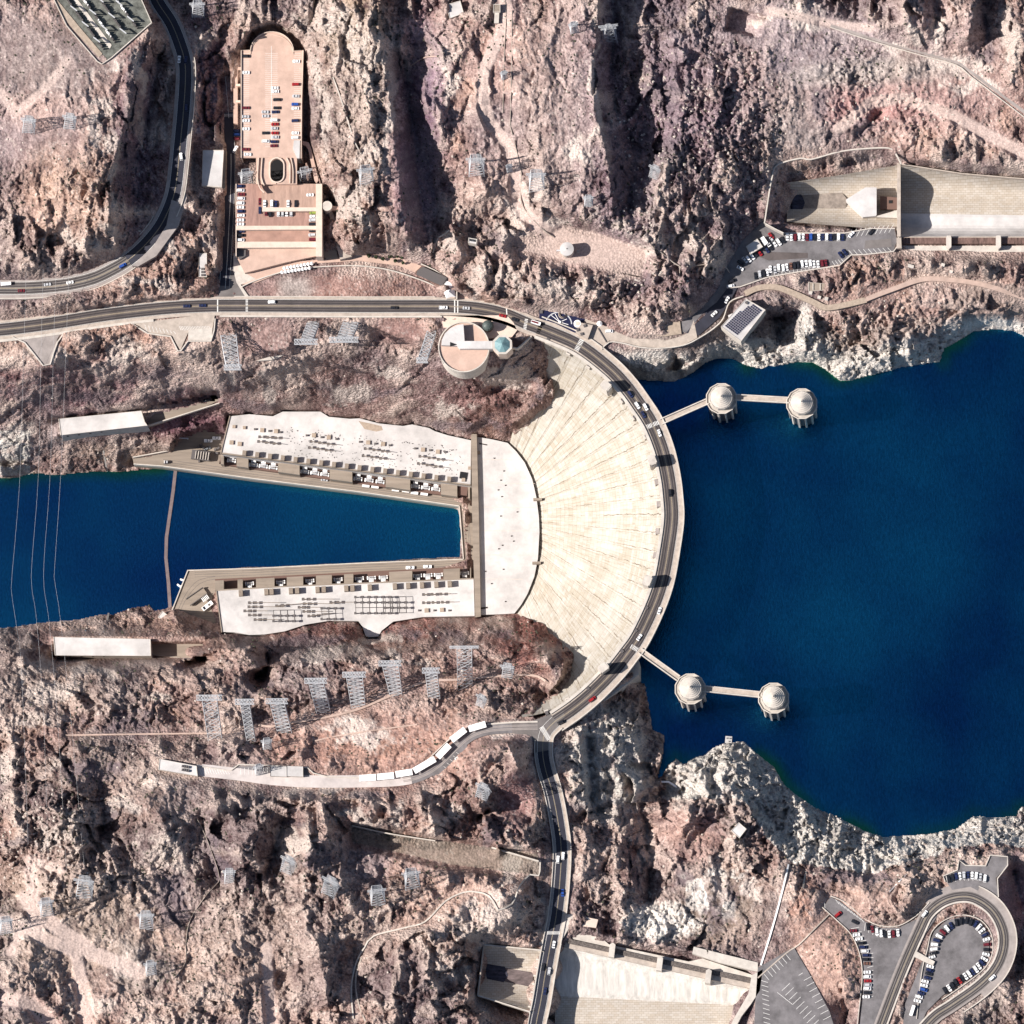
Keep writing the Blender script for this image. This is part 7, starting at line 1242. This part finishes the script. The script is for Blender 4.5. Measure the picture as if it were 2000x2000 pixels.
# ================================================================== CARS
def rbox(b, l, w_, z0, z1, x0=0.0, ch=.28, tl=0, tw=0):
    def ringp(hl, hw, z): return [Vector((x0+sx*(hl-cx), sy*(hw-cy), z)) for sx, sy, cx, cy in ((1,-1,0,ch*hw/.9),(1,1,0,ch*hw/.9),(1,1,ch*1.6,0),(-1,1,ch,0),(-1,1,0,ch),(-1,-1,0,ch),(-1,-1,ch,0),(1,-1,ch*1.6,0))]
    A = ringp(l/2, w_/2, z0); T = ringp(l/2-tl, w_/2-tw, z1); b.add(A+T, [[i, (i+1)%8, 8+(i+1)%8, 8+i] for i in range(8)]+[list(range(8, 16)), list(range(7, -1, -1))])
CAR = {}
def car_meshes(col, style):
    k = (col, style)
    if k in CAR: return CAR[k]
    L_, W_, H = {'car':(5.0,2.15,1.4),'suv':(5.3,2.25,1.8),'pickup':(6.0,2.3,1.8)}[style]
    b = B(); rbox(b, L_, W_, .3, .78, 0, .3); rbox(b, L_-.15, W_-.12, .78, .95, 0, .35, .12, .1); 
    if style == 'pickup': 
        for s in (-1, 1): b.wbox(-1.75, s*1.0, 2.3, .14, 0, 1.3, .95)
        b.wbox(-2.88, 0, .12, 2.0, 0, 1.3, .95)
    def tomesh(b, nm, ml):
        me = bpy.data.meshes.new(nm); me.from_pydata([tuple(v) for v in b.V], [], b.F); me.materials.append(MT[ml]); me.update(); return me
    body = tomesh(b, 'body', 'car_'+col)
    g = B(); cl, cx = {'car':(2.9,-.25),'suv':(3.9,-.45),'pickup':(2.1,.35)}[style]
    rbox(g, cl, W_-.25, .95, H-.05, cx, .25, .5 if style == 'car' else .32, .18); glass = tomesh(g, 'cabin_windows', 'glass')
    r = B(); rl = cl-(1.15 if style == 'car' else .75); rbox(r, rl, W_-.62, H-.05, H+.03, cx, .2, .04, .04); roof = tomesh(r, 'roof', 'car_'+col)
    w_ = B(); q = B()
    for a in range(10): pass
    n = 10; V = [Vector((.34*math.cos(2*math.pi*i/n), y, .34*math.sin(2*math.pi*i/n))) for y in (-.12, .12) for i in range(n)]
    w_.add(V, [[i, (i+1)%n, n+(i+1)%n, n+i] for i in range(n)]+[list(range(n)), list(range(2*n-1, n-1, -1))]); wh = tomesh(w_, 'wheel', 'tyre')
    CAR[k] = (body, glass, roof, wh, L_, W_); return CAR[k]
NC = [0]
def car(x, y, z, ang, col, lab, group, style=None):
    style = style or ('car' if (int(x*3+y*7) % 5) < 3 else 'suv'); body, glass, roof, wh, L_, W_ = car_meshes(col, style)
    o = bpy.data.objects.new('parked_car' if 'road' not in group and 'driv' not in group else 'car', body); C.objects.link(o); o.location = P(x, y, z+.02); o.rotation_euler = (0, 0, math.radians(ang))
    nmx = {'suv':'car','car':'car','pickup':'pickup truck'}[style]; tag(o, lab.replace('{v}', nmx), nmx, group)
    for nm, me_ in (('cabin_windows', glass), ('roof', roof)): c = bpy.data.objects.new(nm, me_); C.objects.link(c); c.parent = o
    for sx in (-1, 1):
        for sy in (-1, 1): c = bpy.data.objects.new('wheel', wh); C.objects.link(c); c.parent = o; c.location = (sx*L_*.31, sy*(W_/2-.16), .34)
    NC[0] += 1; return o
ORD = ['first','second','third','fourth','fifth','sixth','seventh','eighth','ninth','tenth','eleventh','twelfth','thirteenth','fourteenth','fifteenth','sixteenth','seventeenth','eighteenth','nineteenth','twentieth']
CN_ = dict(w='white', s='silver', k='black', b='blue', r='red', g='grey', n='navy', o='brown', m='maroon', l='lime')
def row(items, z, ang, where, group, style=None):
    """items: (x, y, colour letter[, angle]); the label counts within the row, from its first car"""
    for i, it in enumerate(items):
        a = it[3] if len(it) > 3 else ang; c = CN_[it[2]]; lab = '%s {v}, %s %s' % ({'lime':'lime green','navy':'dark blue'}.get(c, c), ORD[i], where); car(it[0], it[1], z, a+random.uniform(-2, 2), c, lab, group, style)
GU = 'cars parked on the upper garage deck'; GL = 'cars parked on the lower garage decks'
row([(481,110,'k'),(481,142,'w'),(481,211,'m'),(480,228,'s'),(481,236,'w'),(481,252,'w'),(481,292,'m'),(484,302,'w')], UZ, 0, 'from the top in the left row of the upper deck', GU)
row([(579,120,'w'),(578,165,'r'),(578,188,'s'),(577,204,'b'),(577,212,'w'),(577,236,'n'),(577,260,'w'),(577,269,'w')], UZ, 180, 'from the top in the right row of the upper deck', GU)
row([(537,172,'w'),(538,179,'w'),(541,195,'k'),(541,211,'k'),(538,219,'n'),(536,235,'w'),(537,243,'r'),(536,251,'s'),(537,260,'r'),(538,268,'s'),(536,277,'n'),(535,285,'m')], UZ, 180, 'from the top of the middle row on the upper deck', GU)
row([(518,219,'s'),(519,227,'s'),(519,260,'k'),(519,276,'w')], UZ, 0, 'from the top in the short row left of centre', GU)
row([(470,364,'n'),(470,372,'w'),(472,380,'m'),(471,388,'w'),(470,397,'w'),(470,405,'w'),(471,413,'n'),(471,421,'w'),(470,430,'w'),(470,438,'w')], 13, 0, 'from the top in the left column of the middle deck', GL)
row([(471,452,'n'),(471,460,'k'),(470,469,'w')], 9, 0, 'from the top at the left of the lower deck', GL)
row([(612,416,'l'),(612,423,'w'),(611,430,'s'),(611,438,'k')], 13, 180, 'from the top at the right of the middle deck', GL)
row([(611,451,'k'),(610,459,'s'),(611,468,'m')], 9, 180, 'from the top at the right of the lower deck', GL)
row([(517,398,'w'),(531,398,'w'),(539,399,'n'),(563,398,'w'),(578,398,'k')], 16, 90, 'from the left along the raised deck edge', GL)
row([(520,415,'m'),(528,417,'k'),(544,416,'w'),(552,416,'s'),(560,416,'w'),(569,416,'s')], 13, 90, 'from the left just below the raised deck beam', GL)
car(606, 381, 16, 0, 'white', 'white {v} alone at the right of the raised deck', GL); car(508, 394, 13, 90, 'maroon', 'maroon {v} beside the left end of the raised deck', GL); car(508, 411, 13, 90, 'navy', 'dark blue {v} at the left corner below the raised deck', GL)
row([(464,256,'n'),(464,263,'b'),(464,271,'m')], 2.6, 0, 'from the top in the shaded bays left of the garage', 'cars by the garage access road'); car(460, 292, 2.4, 62, 'white', 'white {v} parked aslant at the access road bend', 'cars by the garage access road')
RD_ = 'cars driving on the roads'
def zr(R, x, y): return min(R, key=lambda p: (p[0]-x)**2+(p[1]-y)**2)[2]+.05
for x, y, c, a, R, lb in ((350,116,'white',85,RA,'on the upper highway, left lane'),(363,117,'navy',85,RA,'on the upper highway beside the white one'),(364,211,'navy',92,RA,'on the highway near the warehouse'),(354,306,'white',97,RA,'on the highway level with the warehouse'),(240,519,'blue',28,RA,'on the highway bend'),(93,556,'silver',6,RA,'second from the left on the highway'),(137,552,'white',10,RA,'on the highway just before the gravel pull off'),(42,568,'maroon',0,RA,'near the left edge of the highway'),
   (365,598,'navy',0,RB,'waiting at the junction, rear one'),(396,597,'navy',0,RB,'waiting at the junction, front one'),(531,590,'white',180,RB,'on the straight crossing near the zebra'),(770,601,'black',0,RB,'on the straight crossing'),(911,602,'silver',-5,RB,'just past the crossing end'),(982,617,'red',-14,RB,'by the visitor centre forecourt'),(1006,624,'black',-18,RB,'just behind the red one'),
   (1231,770,'navy',-54,RB,'in the tower shadow on the dam'),(1245,792,'white',-58,RB,'left of two side by side on the dam'),(1261,795,'white',-62,RB,'right of two side by side on the dam'),(1257,810,'navy',-62,RB,'right behind the pair on the dam'),(1288,846,'white',-72,RB,'just below the upper dam crosswalk'),(1309,963,'black',-86,RB,'in shade at the middle of the dam'),(1288,1193,'white',72,RB,'on the lower half of the dam'),(1249,1245,'white',55,RB,'just above the lower dam crosswalk'),(1157,1366,'red',35,RB,'near the lower end of the dam'),(1097,1411,'black',25,RB,'entering the junction at the dam end'),
   (1090,1679,'white',85,RE,'left one of a pair on the south road'),(1100,1672,'white',86,RE,'right one of a pair on the south road'),(1099,1744,'blue',92,RE,'on the south road above the spillway'),(1082,1845,'white',80,RE,'just past the spillway crosswalk'),(1073,1897,'silver',80,RE,'on the spillway bridge'),(1061,1889,'black',80,RE,'left lane of the spillway bridge'),(1065,1936,'navy',80,RE,'near the foot of the spillway bridge'),(1806,1785,'white',52,HAIR,'climbing into the hairpin'),(1938,1910,'white',42,HAIR,'leaving the hairpin at the lower right')):
    car(x, y, zr(R, x, y), a, c, c.replace('navy','dark blue')+' {v} '+lb, RD_)
car(866, 601, .05, 0, 'white', 'long white {v} at the end of the straight crossing', RD_, 'pickup'); car(1190, 647, .15, 0, 'white', 'white {v} standing on the promenade by the barrier', 'cars by the plaza')
def van(x, y, z, a, L_, lab, m_='white', nm='van', grp=None, roofm=None):
    t = thing(nm, lab, nm.replace('_',' '), x, y, z, grp); b = B(); rbox(b, L_, 2.4, .5, 2.5, 0, .15, .15, .12); c = P(x, y, z); ar = math.radians(a)
    def tr(b): b.V = [Vector((c.x+v.x*math.cos(ar)-v.y*math.sin(ar), c.y+v.x*math.sin(ar)+v.y*math.cos(ar), z+v.z)) for v in b.V]; return b
    tr(b).build('body', m_, t); g2 = B(); rbox(g2, .9, 2.15, 1.6, 2.4, L_/2-.25, .1, .35, .15); tr(g2).build('windscreen', 'glass', t)
    if roofm: g3 = B(); g3.wbox(-.6, 0, L_-2, 1.2, 0, 2.62, 2.5); tr(g3).build('roof_stripe', roofm, t)
    for sx in (-1, 1):
        for sy in (-1, 1): q = B(); q.wbox(sx*L_*.3, sy*1.1, .8, .3, 0, .8, 0); tr(q).build('wheel', 'tyre', t)
van(12, 555, 11.1, 5, 7.4, 'white delivery truck at the left edge of the highway', 'white', 'truck'); van(1047, 631, .05, -18, 7.0, 'white and purple van crossing below the dark plaza', 'white', 'van', roofm='car_maroon')
for x, y, a, lb in ((715,949,-8,'left van of the pair'),(733,951,-8,'right van of the pair'),(773,957,-8,'first van of the four'),(793,959,-8,'second van of the four'),(810,963,-8,'third van of the four'),(829,965,-8,'last van of the four, nearest the dam')): van(x, y, -155.9, a, 5.4, 'white '+lb+' parked on the north river deck', grp='vans on the north river deck')
RV = 'cars on the river decks'
car(634, 937, -155.9, -7, 'silver', 'silver {v} alone on the north river deck', RV); car(801, 1109, -155.9, 180, 'white', 'left white {v} on the south river deck', RV, 'pickup'); car(835, 1107, -155.9, 180, 'white', 'right white {v} on the south river deck', RV, 'pickup'); car(407, 861, -155.9, 0, 'white', 'lower white {v} on the north yard', RV, 'pickup'); car(423, 856, -155.9, 0, 'white', 'upper white {v} beside the powerhouse on the north yard', RV, 'pickup'); car(362, 1217, -155.9, -5, 'blue', 'pale blue {v} in the shade at the back of the south yard', RV); car(405, 844+32, -155.9, 20, 'grey', 'grey {v} among the parts on the north yard', RV)
car(404, 782, -115.9, 12, 'black', 'black {v} at the end of the ledge road', RV)
GN = 'cars in the north car park'
row([(1538+7.7*i, 463+(i % 3)*.5, c) for i, c in enumerate('wwmwwmbkwnwnkwn')], 0.1, 90, 'from the left in the straight upper row', GN)
row([(1446,524,'w',-28),(1447,514,'k',-32),(1455,508,'s',-48),(1462,506,'w',-50),(1469,501,'w',-52),(1475,496,'k',-54),(1484,494,'r',-55)], .1, -50, 'from the lower left in the diagonal row by the carport', GN)
row([(1491,484,'k'),(1498,488,'n'),(1505,483,'k'),(1513,476,'w'),(1521,473,'w'),(1529,469,'k')], .1, -58, 'from the left in the diagonal row right of the carport', GN); row([(1506,461,'r'),(1508,469,'s')], .1, -55, 'of two tucked behind the box truck', GN)
row([(1476,539,'k'),(1484,536,'s'),(1492,534,'k'),(1499,532,'w'),(1505,526,'w'),(1514,527,'s'),(1521,523,'w'),(1530,524,'w'),(1537,522,'w'),(1545,520,'o'),(1552,519,'k'),(1559,518,'k'),(1567,516,'w'),(1575,515,'w'),(1583,515,'w'),(1590,516,'w'),(1598,516,'w'),(1606,515,'m'),(1613,514,'m')], .1, 96, 'from the left in the curved lower row', GN)
row([(1642,498,'n'),(1650,493,'n')], .1, 128, 'of two dark ones at the kink of the lower wall', GN); row([(1663,458,'w'),(1702,453,'k')], .1, 48, 'of two parked aslant at the upper right', GN)
row([(1430,549,'k',20),(1427,559,'w',10),(1420,586,'w',60),(1395,613,'w',45)], .1, 30, 'from the top along the shaded kerb', GN)
G1 = 'cars in the triangle car park'
row([(1637,1786,'r',38),(1670,1801,'k',-25)], 3.1, 0, 'from the left standing loose near the top', G1)
row([(1695,1810,'k',-80),(1704,1815,'m',-80),(1713,1820,'w'),(1721,1823,'w'),(1729,1825,'k'),(1737,1825,'w'),(1745,1824,'m'),(1754,1822,'w')], 3.1, -84, 'from the left in the arc of eight', G1)
row([(1667,1818,'m'),(1673,1826,'w',10),(1678,1834,'w',8),(1683,1842,'k'),(1686,1850,'n'),(1689,1858,'w'),(1692,1866,'n'),(1692,1874,'k'),(1694,1882,'o'),(1694,1899,'w'),(1694,1908,'w'),(1695,1916,'r'),(1695,1924,'s'),(1694,1931,'w'),(1694,1939,'k'),(1692,1947,'w')], 3.1, 0, 'from the top in the left column', G1)
G2 = 'cars in the teardrop car park'
row([(1792,1955,'w'),(1795,1947,'w'),(1799,1940,'n'),(1804,1933,'b'),(1805,1925,'w'),(1807,1917,'w'),(1812,1910,'n'),(1814,1902,'k'),(1816,1895,'n'),(1817,1888,'w')], 2.1, -15, 'from the bottom in the straight left column', G2)
loop = [(1820,1870,'w'),(1823,1862,'k'),(1825,1854,'w'),(1826,1845,'w'),(1830,1837,'n'),(1835,1829,'w'),(1842,1821,'m'),(1850,1814,'w'),(1858,1808,'n'),(1868,1802,'k'),(1877,1799,'k'),(1888,1798,'k'),(1897,1801,'k'),(1906,1805,'n'),(1912,1811,'w'),(1918,1818,'w'),(1924,1826,'n'),(1927,1835,'w'),(1928,1845,'m'),(1928,1855,'k')]
row([(x, y, c, math.degrees(math.atan2(-(y-1850), x-1876))) for x, y, c in loop], 2.1, 0, 'clockwise round the teardrop, counted from the steps', G2)
row([(1846,1935,'k'),(1854,1930,'w'),(1861,1925,'k'),(1867,1919,'k'),(1874,1915,'r'),(1880,1910,'k'),(1886,1907,'w'),(1893,1902,'w'),(1900,1898,'n'),(1906,1893,'w'),(1912,1887,'w'),(1918,1880,'n',-45),(1923,1873,'w',-30),(1926,1864,'w',-15)], 2.1, -58, 'from the lower left in the diagonal row', G2)
van(1782, 1974, 2.1, 72, 7.5, 'white camper van at the bottom of the teardrop car park', 'white', 'camper_van')
row([(1853,1717,'k',100),(1861,1714,'k',98),(1868,1712,'n',96),(1875,1711,'w',94),(1883,1710,'s',92),(1891,1709,'n'),(1899,1710,'w'),(1907,1711,'w',86),(1915,1713,'s',84),(1924,1716,'w',82)], 5.1, 90, 'from the left in the row at the viewpoint', 'cars at the viewpoint')
row([(895,1480,'w',35),(898,1485,'k',35)], .1, 35, 'of two under the curved row of canopies', 'cars on the lower road')
# ================================================================== SCRUB AND LOOSE ROCK
rs = np.random.default_rng(5)
def scatter(name, n_, m_, smin, smax, dens, kindlab, cat, flat=.7):
    X = rs.uniform(-10, 2010, n_); Y = rs.uniform(-10, 2010, n_); ii = np.clip(np.searchsorted(g, X), 1, N-1); jj = np.clip(np.searchsorted(g, Y), 1, N-1)
    ok = (FLAT[jj, ii] > 5) & ~inl[jj, ii] & ~DMZ[jj, ii] & (rs.random(n_) < dens(X, Y, jj, ii)); X, Y = X[ok], Y[ok]; Zs = ZT[jj[ok], ii[ok]]; Xw, Yw = Pn(X, Y, Zs); k = len(X)
    ico_v = np.array([(0,0,1),(.9,0,.2),(.28,.85,.25),(-.73,.53,.15),(-.73,-.53,.25),(.28,-.85,.1),(.5,.4,.75),(-.5,-.3,.8)]); 
    F0 = [(6,1,2),(6,2,0),(6,0,1),(0,2,3),(7,0,3),(7,3,4),(7,4,0),(0,4,5),(0,5,1)]
    s = rs.uniform(smin, smax, k)**1.0; rot = rs.uniform(0, 6.28, k); jit = rs.uniform(.7, 1.3, (k, 8, 3)); v = ico_v[None]*jit*s[:, None, None]; v[..., 2] *= flat
    cx, sx = np.cos(rot)[:, None], np.sin(rot)[:, None]; vx = v[..., 0]*cx-v[..., 1]*sx+Xw[:, None]; vy = v[..., 0]*sx+v[..., 1]*cx+Yw[:, None]; vz = v[..., 2]+Zs[:, None]-.15*s[:, None]
    VV = np.stack([vx, vy, vz], -1).reshape(-1, 3).astype(np.float32); FF = (np.array(F0)[None]+8*np.arange(k)[:, None, None]).reshape(-1, 3).astype(np.int32)
    me = bpy.data.meshes.new(name); me.vertices.add(len(VV)); me.vertices.foreach_set('co', VV.ravel()); me.loops.add(FF.size); me.loops.foreach_set('vertex_index', FF.ravel()); me.polygons.add(len(FF)); me.polygons.foreach_set('loop_start', np.arange(0, FF.size, 3, dtype=np.int32)); me.update(calc_edges=True); me.materials.append(MT[m_]); tag(link(bpy.data.objects.new(name, me)), kindlab, cat, kind='stuff')
lowf = vn(GX, GY, 70, 55)
def d1(X, Y, j, i): return np.clip((lowf[j, i]-.3)*1.6, 0, 1)*np.where((Y > 640) & (Y < 900) & (X < 1060), .12, 1)*np.where(pal[j, i] > .4, .15, 1)*.9
scatter('desert_scrub', 30000, 'scrub', .35, 1.05, d1, 'small dark desert bushes dotted over the rocky hills', 'scrub')
def d2(X, Y, j, i): return np.clip(scree[j, i]*1.0+pal[j, i]*.5+.06, 0, 1)
scatter('loose_boulders', 24000, 'boulder', .3, 1.2, d2, 'loose pale boulders and rubble on the slopes and shore', 'rubble', .8)
